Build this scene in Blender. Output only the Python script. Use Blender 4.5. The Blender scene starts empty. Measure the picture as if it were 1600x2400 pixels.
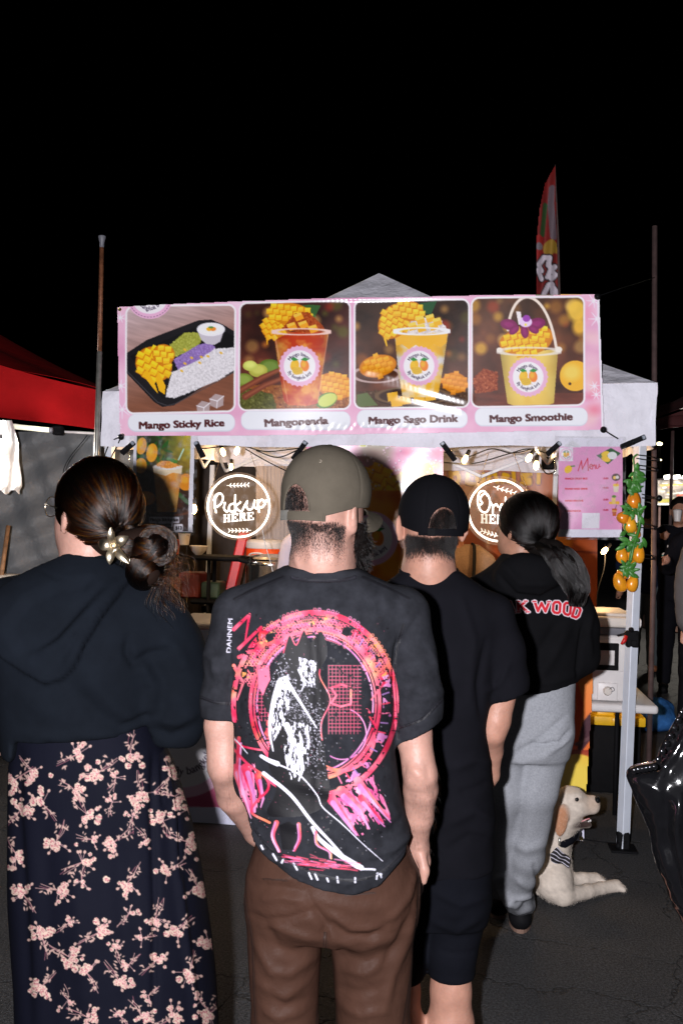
import bpy, bmesh, math, random
import numpy as np
from mathutils import Vector, Matrix
from mathutils.bvhtree import BVHTree

R = math.radians
rng = np.random.default_rng(7)
random.seed(7)
scene = bpy.context.scene
col = scene.collection

# ------------------------------------------------------------------ camera, sky, flash, exposure
CAM_H = 1.65
FPX = 2333.0                      # focal length, in pixels of the 1600 x 2400 photograph
ROLL = R(1.5)
cd = bpy.data.cameras.new('camera')
cam = bpy.data.objects.new('camera', cd); col.objects.link(cam)
cd.sensor_fit = 'VERTICAL'; cd.sensor_height = 36.0; cd.lens = 36.0 * FPX / 2400.0
cd.clip_start = 0.05; cd.clip_end = 400
cam.location = (0, 0, CAM_H)
cam.rotation_euler = (Matrix.Rotation(R(90), 3, 'X') @ Matrix.Rotation(ROLL, 3, 'Z')).to_euler()
scene.camera = cam

world = bpy.data.worlds.new('World'); scene.world = world; world.use_nodes = True
wn = world.node_tree
sky = wn.nodes.new('ShaderNodeTexSky'); sky.sky_type = 'NISHITA'; sky.sun_disc = False
sky.sun_elevation = R(-6.5); sky.sun_rotation = R(200)
bgn = wn.nodes['Background']; bgn.inputs['Strength'].default_value = 0.05
wn.links.new(sky.outputs[0], bgn.inputs[0])

# the photographer's own flash: the hard shadows on the stall come from it
fl = bpy.data.lights.new('camera_flash', 'SPOT'); fl.energy = 186; fl.color = (0.97, 0.95, 1.0)
fl.shadow_soft_size = 0.022; fl.spot_size = R(100); fl.spot_blend = 0.6
flo = bpy.data.objects.new('camera_flash', fl); col.objects.link(flo)
flo.location = (-0.13, -0.02, CAM_H + 0.02); flo.rotation_euler = (R(91), 0, R(-2))
fl.use_nodes = True
fn = fl.node_tree
fe = [n for n in fn.nodes if n.type == 'EMISSION'][0]
ff = fn.nodes.new('ShaderNodeLightFalloff'); ff.inputs['Strength'].default_value = 1.0
fn.links.new(ff.outputs['Linear'], fe.inputs['Strength'])

# added weak fill from behind that lifts the shadows, for the market's ambient light
sn = bpy.data.lights.new('night_ambient', 'SUN'); sn.energy = 0.085; sn.angle = R(100); sn.color = (.95, .95, 1)
sno = bpy.data.objects.new('night_ambient', sn); col.objects.link(sno); sno.location = (0, -3, 6); sno.rotation_euler = (R(62), 0, R(-15))

vs = scene.view_settings
scene.display_settings.display_device = 'sRGB'
vs.view_transform = 'Standard'; vs.look = 'None'; vs.exposure = 0.0; vs.gamma = 1.0
vs.use_curve_mapping = False
scene.cycles.use_denoising = True
scene.cycles.max_bounces = 7; scene.cycles.transparent_max_bounces = 12
scene.cycles.transmission_bounces = 6; scene.cycles.diffuse_bounces = 2; scene.cycles.glossy_bounces = 3
scene.cycles.sample_clamp_indirect = 4.0
scene.cycles.caustics_reflective = False; scene.cycles.caustics_refractive = False

# ------------------------------------------------------------------ from the photograph to metres
cr_, sr_ = math.cos(ROLL), math.sin(ROLL)
def dirs(px, py):
    u = (np.asarray(px, float) - 800) / FPX; v = (1200 - np.asarray(py, float)) / FPX
    return u * cr_ - v * sr_, u * sr_ + v * cr_
def P(px, py, d):
    a, b = dirs(px, py)
    return np.stack([a * d, np.broadcast_to(np.asarray(d, float), np.shape(a)), CAM_H + b * d], -1)
def V(px, py, d): return Vector(P(px, py, d))
def on_plane(px, py, p0, n):
    a, b = dirs(px, py)
    t = ((p0[0]) * n[0] + p0[1] * n[1] + (p0[2] - CAM_H) * n[2]) / (a * n[0] + n[1] + b * n[2])
    return np.stack([a * t, t, CAM_H + b * t], -1)
def to_px(p):
    p = np.asarray(p, float); a = p[..., 0] / p[..., 1]; b = (p[..., 2] - CAM_H) / p[..., 1]
    return 800 + FPX * (a * cr_ + b * sr_), 1200 - FPX * (-a * sr_ + b * cr_)
def crop(x0, y0, w, full=1568):
    s = w / full
    return lambda x, y: (x0 + x * s, y0 + y * s)

# ------------------------------------------------------------------ objects
ORG = {}
def tag(o, label=None, cat=None, group=None, kind=None):
    if label: o['label'] = label
    if cat: o['category'] = cat
    if group: o['group'] = group
    if kind: o['kind'] = kind
    return o
def thing(name, label, cat, loc, group=None):
    o = bpy.data.objects.new(name, None); col.objects.link(o); o.empty_display_size = 0.1
    o.location = Vector(loc); ORG[o.name] = Vector(loc)
    return tag(o, label, cat, group)
def mesh_obj(name, verts, faces, mat=None, parent=None, smooth=False, label=None, colors=None, kind=None, loc=None):
    """verts in world coordinates; stored relative to the thing's base"""
    og = ORG[parent.name] if parent is not None else Vector(loc if loc is not None else (0, 0, 0))
    v = np.asarray(verts, np.float64).reshape(-1, 3) - np.array(og)
    me = bpy.data.meshes.new(name)
    if isinstance(faces, np.ndarray):
        n = len(faces); k = faces.shape[1]
        me.vertices.add(len(v)); me.vertices.foreach_set('co', v.ravel())
        me.loops.add(n * k); me.loops.foreach_set('vertex_index', faces.astype(np.int32).ravel())
        me.polygons.add(n); me.polygons.foreach_set('loop_start', np.arange(0, n * k, k, dtype=np.int32))
        me.polygons.foreach_set('loop_total', np.full(n, k, np.int32))
        me.update(calc_edges=True); me.validate()
    else:
        me.from_pydata(v.tolist(), [], [tuple(int(i) for i in f) for f in faces]); me.update()
    if smooth is True: me.polygons.foreach_set('use_smooth', np.ones(len(me.polygons), bool))
    if colors is not None:
        ca = me.color_attributes.new('ink', 'FLOAT_COLOR', 'POINT')
        c = np.ones((len(v), 4), np.float32); c[:, :colors.shape[1]] = colors; ca.data.foreach_set('color', c.ravel())
    if mat is not None: me.materials.append(mat)
    o = bpy.data.objects.new(name, me); col.objects.link(o)
    if parent is not None: o.parent = parent
    else: o.location = og
    ORG[o.name] = og
    if smooth == 'auto':
        me.polygons.foreach_set('use_smooth', np.ones(len(me.polygons), bool))
        sharp_by_angle(me)
    if label: o['label'] = label
    if kind: o['kind'] = kind
    return o
def sharp_by_angle(me, ang=38):
    bm = bmesh.new(); bm.from_mesh(me); c = R(ang)
    for e in bm.edges:
        e.smooth = not (len(e.link_faces) == 2 and e.calc_face_angle(0) > c)
    bm.to_mesh(me); bm.free()
def copy_tree(o, parent=None):
    c = o.copy(); col.objects.link(c)
    if parent is not None: c.parent = parent
    ORG[c.name] = ORG[o.name]
    for ch in list(o.children): copy_tree(ch, c)
    return c

class MB:
    """collects simple solids and builds them as one mesh"""
    def __init__(s): s.v = []; s.f = []
    def add(s, v, f):
        n = len(s.v); s.v.extend([tuple(map(float, p)) for p in v]); s.f.extend([tuple(i + n for i in q) for q in f]); return s
    def box(s, c, size, bev=0.0, rot=None, seg=1):
        bm = bmesh.new(); bmesh.ops.create_cube(bm, size=1)
        for w in bm.verts: w.co = Vector((w.co.x * size[0], w.co.y * size[1], w.co.z * size[2]))
        if bev > 0: bmesh.ops.bevel(bm, geom=bm.edges[:], offset=bev, segments=seg, affect='EDGES', profile=.5)
        M = rot if rot is not None else Matrix.Identity(3)
        bm.verts.index_update()
        s.add([M @ w.co + Vector(c) for w in bm.verts], [[w.index for w in f.verts] for f in bm.faces]); bm.free(); return s
    def tube(s, pts, r, n=8, cap=True, flat=1.0):
        pts = [Vector(p) for p in pts]; rs = r if hasattr(r, '__len__') else [r] * len(pts)
        ring = []; up = None
        for i, p in enumerate(pts):
            t = (pts[min(i + 1, len(pts) - 1)] - pts[max(i - 1, 0)])
            if t.length < 1e-9: t = Vector((0, 0, 1))
            t.normalize()
            if up is None: up = t.orthogonal().normalized()
            up = (up - t * up.dot(t));
            if up.length < 1e-6: up = t.orthogonal()
            up.normalize(); w = t.cross(up)
            ring.append([p + (up * math.cos(2 * math.pi * k / n) + w * math.sin(2 * math.pi * k / n) * flat) * rs[i] for k in range(n)])
        v = [q for g in ring for q in g]; f = []
        for i in range(len(pts) - 1):
            for k in range(n):
                f.append((i * n + k, i * n + (k + 1) % n, (i + 1) * n + (k + 1) % n, (i + 1) * n + k))
        if cap: f += [tuple(range(n))[::-1], tuple((len(pts) - 1) * n + k for k in range(n))]
        return s.add(v, f)
    def lathe(s, prof, c=(0, 0, 0), n=24, rot=None, sx=1, sy=1):
        M = rot if rot is not None else Matrix.Identity(3)
        v = []; f = []
        for r, z in prof:
            for k in range(n):
                a = 2 * math.pi * k / n; v.append(M @ Vector((r * math.cos(a) * sx, r * math.sin(a) * sy, z)) + Vector(c))
        for i in range(len(prof) - 1):
            for k in range(n): f.append((i * n + k, i * n + (k + 1) % n, (i + 1) * n + (k + 1) % n, (i + 1) * n + k))
        f += [tuple(range(n))[::-1], tuple((len(prof) - 1) * n + k for k in range(n))]
        return s.add(v, f)
    def ball(s, c, r, n=12, m=8, sc=(1, 1, 1), rot=None):
        prof = [(max(1e-4, math.sin(math.pi * i / m)) * r, -math.cos(math.pi * i / m) * r) for i in range(m + 1)]
        M = (rot if rot is not None else Matrix.Identity(3)) @ Matrix.Diagonal(sc)
        return s.lathe(prof, c, n, rot=M)
    def sheet(s, grid, thick=0.0):
        """grid: list of rows of points; optional thickness backwards along the mean normal"""
        h = len(grid); w = len(grid[0]); v = [Vector(p) for r in grid for p in r]
        f = [(j * w + i, j * w + i + 1, (j + 1) * w + i + 1, (j + 1) * w + i) for j in range(h - 1) for i in range(w - 1)]
        if thick:
            nrm = Vector((0, 0, 0))
            for q in f: nrm += (v[q[1]] - v[q[0]]).cross(v[q[3]] - v[q[0]])
            nrm.normalize(); n0 = len(v)
            v += [p - nrm * thick for p in v[:]]
            f2 = [tuple(i + n0 for i in q[::-1]) for q in f]
            bd = [j * w for j in range(h)] + [(h - 1) * w + i for i in range(1, w)] + [j * w + w - 1 for j in range(h - 2, -1, -1)] + [i for i in range(w - 2, 0, -1)]
            f3 = [(bd[i], bd[(i + 1) % len(bd)], bd[(i + 1) % len(bd)] + n0, bd[i] + n0) for i in range(len(bd))]
            f = f + f2 + f3
        return s.add(v, f)
    def prism(s, poly, thick, org, ux, uy):
        """poly: 2-D outline; placed at org with axes ux, uy, extruded by thick along ux x uy"""
        ux, uy, org = Vector(ux), Vector(uy), Vector(org); nz = ux.cross(uy).normalized()
        a = [org + ux * x + uy * y for x, y in poly]; b = [p + nz * thick for p in a]; n = len(a)
        return s.add(a + b, [tuple(range(n))[::-1], tuple(range(n, 2 * n))] + [(i, (i + 1) % n, n + (i + 1) % n, n + i) for i in range(n)])
    def build(s, name, mat, parent=None, smooth=False, label=None, kind=None, loc=None):
        if parent is None and loc is None: loc = np.mean(np.array(s.v), 0); loc[2] = min(p[2] for p in s.v)
        return mesh_obj(name, s.v, s.f, mat, parent, smooth, label, None, kind, loc)
def bez(p0, p1, p2, p3, n=10):
    return [tuple((1 - t) ** 3 * np.array(p0) + 3 * (1 - t) ** 2 * t * np.array(p1) + 3 * (1 - t) * t * t * np.array(p2) + t ** 3 * np.array(p3)) for t in np.linspace(0, 1, n)]
def spline(pts, n=6):
    """Catmull-Rom through the points"""
    p = [np.array(q, float) for q in pts]; p = [2 * p[0] - p[1]] + p + [2 * p[-1] - p[-2]]; out = []
    for i in range(1, len(p) - 2):
        for t in np.linspace(0, 1, n, endpoint=False):
            out.append(.5 * ((2 * p[i]) + (-p[i - 1] + p[i + 1]) * t + (2 * p[i - 1] - 5 * p[i] + 4 * p[i + 1] - p[i + 2]) * t * t + (-p[i - 1] + 3 * p[i] - 3 * p[i + 1] + p[i + 2]) * t ** 3))
    out.append(p[-2]); return out

# ------------------------------------------------------------------ materials
def srgb(c):
    c = np.asarray(c, float)
    if c.max() > 1.001: c = c / 255.
    return np.where(c <= .04045, c / 12.92, ((c + .055) / 1.055) ** 2.4)
def lin(*c): return tuple(srgb(c)) + (1.0,)
def material(name, color, rough=0.6, metal=0.0, spec=0.5, noise=None, bump=None, coat=0.0, coat_rough=.05, sheen=0.0,
             emit=None, emit_s=0.0, trans=0.0, alpha=1.0, attr=False, sss=0.0, weave=None, ior=None):
    """noise=(scale, amount[, detail]) varies the base colour; bump=(scale, strength[, distance]); weave=(scale, strength)"""
    m = bpy.data.materials.new(name); m.use_nodes = True; nt = m.node_tree; N = nt.nodes; L = nt.links
    b = N['Principled BSDF']; b.inputs['Base Color'].default_value = tuple(color[:3]) + (1,)
    b.inputs['Roughness'].default_value = rough; b.inputs['Metallic'].default_value = metal
    b.inputs['Specular IOR Level'].default_value = spec; b.inputs['Coat Weight'].default_value = coat
    b.inputs['Coat Roughness'].default_value = coat_rough
    if ior: b.inputs['IOR'].default_value = ior
    if sheen: b.inputs['Sheen Weight'].default_value = sheen; b.inputs['Sheen Roughness'].default_value = .5
    if sss:
        b.inputs['Subsurface Weight'].default_value = sss; b.inputs['Subsurface Radius'].default_value = (1, .35, .2); b.inputs['Subsurface Scale'].default_value = .012
    if emit is not None: b.inputs['Emission Color'].default_value = tuple(emit[:3]) + (1,); b.inputs['Emission Strength'].default_value = emit_s
    b.inputs['Transmission Weight'].default_value = trans; b.inputs['Alpha'].default_value = alpha
    tc = N.new('ShaderNodeTexCoord'); src = None
    if attr:
        a = N.new('ShaderNodeAttribute'); a.attribute_name = 'ink'; src = a.outputs['Color']
    if noise:
        nz = N.new('ShaderNodeTexNoise'); nz.inputs['Scale'].default_value = noise[0]; nz.inputs['Detail'].default_value = noise[2] if len(noise) > 2 else 5
        nz.inputs['Roughness'].default_value = .6
        L.new(tc.outputs['Object'], nz.inputs['Vector'])
        mr = N.new('ShaderNodeMapRange'); mr.inputs['From Min'].default_value = .3; mr.inputs['From Max'].default_value = .7
        mr.inputs['To Min'].default_value = 1 - noise[1]; mr.inputs['To Max'].default_value = 1 + noise[1]; L.new(nz.outputs['Fac'], mr.inputs['Value'])
        mx = N.new('ShaderNodeMix'); mx.data_type = 'RGBA'; mx.blend_type = 'MULTIPLY'; mx.inputs['Factor'].default_value = 1
        if src is not None: L.new(src, mx.inputs['A'])
        else: mx.inputs['A'].default_value = tuple(color[:3]) + (1,)
        L.new(mr.outputs['Result'], mx.inputs['B']); src = mx.outputs['Result']
    if src is not None: L.new(src, b.inputs['Base Color'])
    last = None
    for kind, prm in (('n', bump), ('w', weave)):
        if not prm: continue
        bp = N.new('ShaderNodeBump'); bp.inputs['Strength'].default_value = prm[1]; bp.inputs['Distance'].default_value = prm[2] if len(prm) > 2 else .004
        if kind == 'n':
            t = N.new('ShaderNodeTexNoise'); t.inputs['Scale'].default_value = prm[0]; t.inputs['Detail'].default_value = 4
        else:
            t = N.new('ShaderNodeTexWave'); t.inputs['Scale'].default_value = prm[0]; t.inputs['Distortion'].default_value = 1.5; t.bands_direction = 'DIAGONAL'
        L.new(tc.outputs['Object'], t.inputs['Vector']); L.new(t.outputs['Fac'], bp.inputs['Height'])
        if last is not None: L.new(last, bp.inputs['Normal'])
        last = bp.outputs['Normal']
    if last is not None: L.new(last, b.inputs['Normal'])
    m['_b'] = 1
    return m
M = {}

# ------------------------------------------------------------------ painter: flat print, laid out on a fine sheet
def vnoise(X, Y, s, seed=0, oct=3):
    """smooth value noise, about -1..1, feature size s"""
    out = np.zeros(X.shape); amp = 1.0; tot = 0
    for o in range(oct):
        g = np.random.default_rng(seed * 31 + o).random((64, 64)) * 2 - 1
        x = X / s + 13.7 * o; y = Y / s + 7.3 * o
        xi = np.floor(x).astype(int); yi = np.floor(y).astype(int); fx = x - xi; fy = y - yi
        fx = fx * fx * (3 - 2 * fx); fy = fy * fy * (3 - 2 * fy)
        a = g[yi % 64, xi % 64]; b = g[yi % 64, (xi + 1) % 64]; c = g[(yi + 1) % 64, xi % 64]; d = g[(yi + 1) % 64, (xi + 1) % 64]
        out += amp * ((a * (1 - fx) + b * fx) * (1 - fy) + (c * (1 - fx) + d * fx) * fy); tot += amp; amp *= .55; s = s / 2
    return out / tot
_txt = {}
def text_tris(s):
    """triangles of a word in the built-in font, unit height"""
    if s in _txt: return _txt[s]
    c = bpy.data.curves.new('txt', 'FONT'); c.body = s; c.size = 1.0; c.resolution_u = 3
    o = bpy.data.objects.new('txt', c); col.objects.link(o)
    dg = bpy.context.evaluated_depsgraph_get(); me = o.evaluated_get(dg).to_mesh(); me.calc_loop_triangles()
    v = np.array([p.co[:2] for p in me.vertices]); t = np.array([q.vertices[:] for q in me.loop_triangles])
    o.evaluated_get(dg).to_mesh_clear(); bpy.data.objects.remove(o); bpy.data.curves.remove(c)
    v = v - [v[:, 0].min(), 0]
    _txt[s] = (v, t); return _txt[s]
class Can:
    """canvas in photograph pixels: x0..x1, y0..y1, sampled every `step` pixels, painted at twice that"""
    def __init__(s, x0, y0, x1, y1, step, bg=(1, 1, 1)):
        s.nx = int((x1 - x0) / step) + 1; s.ny = int((y1 - y0) / step) + 1; s.step = step / 2
        s.x0, s.y0 = x0, y0
        s.W = s.nx * 2; s.H = s.ny * 2
        s.xs = x0 + (np.arange(s.W) - .5) * s.step; s.ys = y0 + (np.arange(s.H) - .5) * s.step
        s.X, s.Y = np.meshgrid(s.xs, s.ys)
        s.I = np.zeros((s.H, s.W, 3)); s.I[:] = np.array(bg) / (255. if max(bg) > 1 else 1); s.A = np.zeros((s.H, s.W)); s.clip = None
    def win(s, xa, ya, xb, yb):
        i0 = max(0, int((xa - s.xs[0]) / s.step)); i1 = min(s.W, int((xb - s.xs[0]) / s.step) + 2)
        j0 = max(0, int((ya - s.ys[0]) / s.step)); j1 = min(s.H, int((yb - s.ys[0]) / s.step) + 2)
        return slice(j0, max(j0, j1)), slice(i0, max(i0, i1))
    def put(s, w, m, c, a=1.0):
        m = m * a
        if s.clip is not None: m = m * s.clip[w]
        if callable(c): c = c(s.X[w], s.Y[w])
        c = np.asarray(c, float)
        if c.max() > 1.5: c = c / 255.
        s.I[w] = s.I[w] * (1 - m[..., None]) + c * m[..., None]; s.A[w] = s.A[w] * (1 - m) + m
    def ell(s, cx, cy, rx, ry, c, a=1.0, rot=0, soft=.6, ring=None):
        r = max(rx, ry) + soft * 2 + 2; w = s.win(cx - r, cy - r, cx + r, cy + r)
        if s.X[w].size == 0: return
        dx = s.X[w] - cx; dy = s.Y[w] - cy; co, si = math.cos(R(rot)), math.sin(R(rot))
        x = dx * co + dy * si; y = -dx * si + dy * co
        d = (np.sqrt((x / rx) ** 2 + (y / ry) ** 2) - 1) * min(rx, ry)
        if ring: d = np.abs(d) - ring
        s.put(w, np.clip(.5 - d / (2 * soft), 0, 1), c, a)
    def poly(s, pts, c, a=1.0, soft=0):
        p = np.array(pts, float); w = s.win(p[:, 0].min() - 1, p[:, 1].min() - 1, p[:, 0].max() + 1, p[:, 1].max() + 1)
        X, Y = s.X[w], s.Y[w]
        if X.size == 0: return
        m = np.zeros(X.shape, bool)
        for i in range(len(p)):
            (x1, y1), (x2, y2) = p[i], p[(i + 1) % len(p)]
            if y1 == y2: continue
            m ^= ((y1 > Y) != (y2 > Y)) & (X < (x2 - x1) * (Y - y1) / (y2 - y1) + x1)
        s.put(w, m.astype(float), c, a)
    def line(s, pts, wd, c, a=1.0, soft=.6, w1=None):
        p = np.array(pts, float); mw = max(wd, w1 or 0) + 2; w = s.win(p[:, 0].min() - mw, p[:, 1].min() - mw, p[:, 0].max() + mw, p[:, 1].max() + mw)
        X, Y = s.X[w], s.Y[w]
        if X.size == 0: return
        d = np.full(X.shape, 1e9); n = len(p) - 1
        for i in range(n):
            a0, b0 = p[i], p[i + 1]; e = b0 - a0; L2 = max(1e-9, (e ** 2).sum())
            t = np.clip(((X - a0[0]) * e[0] + (Y - a0[1]) * e[1]) / L2, 0, 1)
            q = np.hypot(X - a0[0] - t * e[0], Y - a0[1] - t * e[1])
            wl = wd if w1 is None else wd + (w1 - wd) * (i + t) / n
            d = np.minimum(d, q - wl / 2)
        s.put(w, np.clip(.5 - d / (2 * soft), 0, 1), c, a)
    def tri_fill(s, v, t, c, a=1.0):
        w = s.win(v[:, 0].min() - 1, v[:, 1].min() - 1, v[:, 0].max() + 1, v[:, 1].max() + 1)
        if s.X[w].size == 0: return
        acc = np.zeros(s.X[w].shape, bool); oj, oi = w[0].start, w[1].start
        for q in v[t]:
            u = s.win(q[:, 0].min(), q[:, 1].min(), q[:, 0].max(), q[:, 1].max())
            X, Y = s.X[u], s.Y[u]
            if X.size == 0: continue
            e = [(q[(k + 1) % 3, 0] - q[k, 0]) * (Y - q[k, 1]) - (q[(k + 1) % 3, 1] - q[k, 1]) * (X - q[k, 0]) for k in range(3)]
            m = ((e[0] >= 0) & (e[1] >= 0) & (e[2] >= 0)) | ((e[0] <= 0) & (e[1] <= 0) & (e[2] <= 0))
            sl = (slice(u[0].start - oj, u[0].stop - oj), slice(u[1].start - oi, u[1].stop - oi))
            if sl[0].start < 0 or sl[1].start < 0: continue
            sub = acc[sl]; sub |= m[:sub.shape[0], :sub.shape[1]]
        s.put(w, acc.astype(float), c, a)
    def text(s, body, x0, y0, x1, y1, c, h, bold=0.0, a=1.0):
        """baseline from (x0,y0) to (x1,y1), cap height about .72 h"""
        v, t = text_tris(body); L = math.hypot(x1 - x0, y1 - y0); k = L / v[:, 0].max(); dx, dy = (x1 - x0) / L, (y1 - y0) / L
        for ox in ([-bold, 0, bold] if bold else [0]):
            for oy in ([-bold * .6, bold * .6] if bold else [0]):
                q = np.stack([x0 + ox + v[:, 0] * k * dx + v[:, 1] * h * dy, y0 + oy + v[:, 0] * k * dy - v[:, 1] * h * dx], 1)
                s.tri_fill(q, t, c, a)
    def arc_text(s, body, cx, cy, r, a0, a1, c, h, bold=0.0, inside=False):
        """angles in degrees, 90 = top; text runs from a0 to a1"""
        v, t = text_tris(body); W = v[:, 0].max()
        for ox in ([-bold, bold] if bold else [0]):
            f = (v[:, 0] + ox * .01) / W; an = np.radians(a0 + (a1 - a0) * f)
            rr = (r - v[:, 1] * h) if inside else (r + v[:, 1] * h)
            s.tri_fill(np.stack([cx + rr * np.cos(an), cy - rr * np.sin(an)], 1), t, c)
    def rrect(s, x0, y0, x1, y1, r, c, a=1.0, q=None, soft=.6):
        """rounded rectangle; q maps nothing here but keeps edges soft"""
        w = s.win(x0 - 2, y0 - 2, x1 + 2, y1 + 2); X, Y = s.X[w], s.Y[w]
        s.put(w, np.clip(.5 - rr_sdf(X, Y, x0, y0, x1, y1, r) / (2 * soft), 0, 1), c, a)
    def down(s):
        I = s.I.reshape(s.ny, 2, s.nx, 2, 3).mean((1, 3)); A = s.A.reshape(s.ny, 2, s.nx, 2).mean((1, 3))
        return I, A
    def grid(s):
        st = s.step * 2; return np.meshgrid(s.x0 + np.arange(s.nx) * st, s.y0 + np.arange(s.ny) * st)
def rr_sdf(X, Y, x0, y0, x1, y1, r):
    qx = np.abs(X - (x0 + x1) / 2) - (x1 - x0) / 2 + r; qy = np.abs(Y - (y0 + y1) / 2) - (y1 - y0) / 2 + r
    return np.hypot(np.maximum(qx, 0), np.maximum(qy, 0)) + np.minimum(np.maximum(qx, qy), 0) - r
def grid_faces(ny, nx, keep=None):
    i = np.arange(ny * nx).reshape(ny, nx)
    f = np.stack([i[:-1, :-1], i[1:, :-1], i[1:, 1:], i[:-1, 1:]], -1)
    if keep is not None: f = f[keep[:-1, :-1] & keep[1:, :-1] & keep[1:, 1:] & keep[:-1, 1:]]
    return f.reshape(-1, 4)
def compact(v, f, *arrs):
    used = np.zeros(len(v), bool); used[f.ravel()] = True; idx = np.cumsum(used) - 1
    return (v[used], idx[f]) + tuple(a[used] for a in arrs)
def printed_sheet(name, can, plane, mat, parent=None, inside=None, wave=None, label=None, loc=None, gain=1.12):
    """a flat print on a plane (p0, n); `inside(X, Y)` cuts its outline; `wave(X, Y)` pushes it out along n"""
    I, A = can.down(); X, Y = can.grid(); p = on_plane(X, Y, plane[0], plane[1])
    n = np.array(plane[1], float); n /= np.linalg.norm(n)
    if wave is not None: p = p - n * wave(X, Y)[..., None] * (1 if n[1] > 0 else -1)
    keep = inside(X, Y) if inside is not None else None
    f = grid_faces(can.ny, can.nx, keep)
    v, f, c = compact(p.reshape(-1, 3), f, srgb(np.clip(I, 0, 1)).reshape(-1, 3) * gain)
    return mesh_obj(name, v, f, mat, parent, True, label, np.clip(c, 0, .92), None, loc)
def in_poly(X, Y, p):
    m = np.zeros(X.shape, bool); p = np.array(p, float)
    for i in range(len(p)):
        (x1, y1), (x2, y2) = p[i], p[(i + 1) % len(p)]
        if y1 == y2: continue
        m ^= ((y1 > Y) != (y2 > Y)) & (X < (x2 - x1) * (Y - y1) / (y2 - y1) + x1)
    return m

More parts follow.
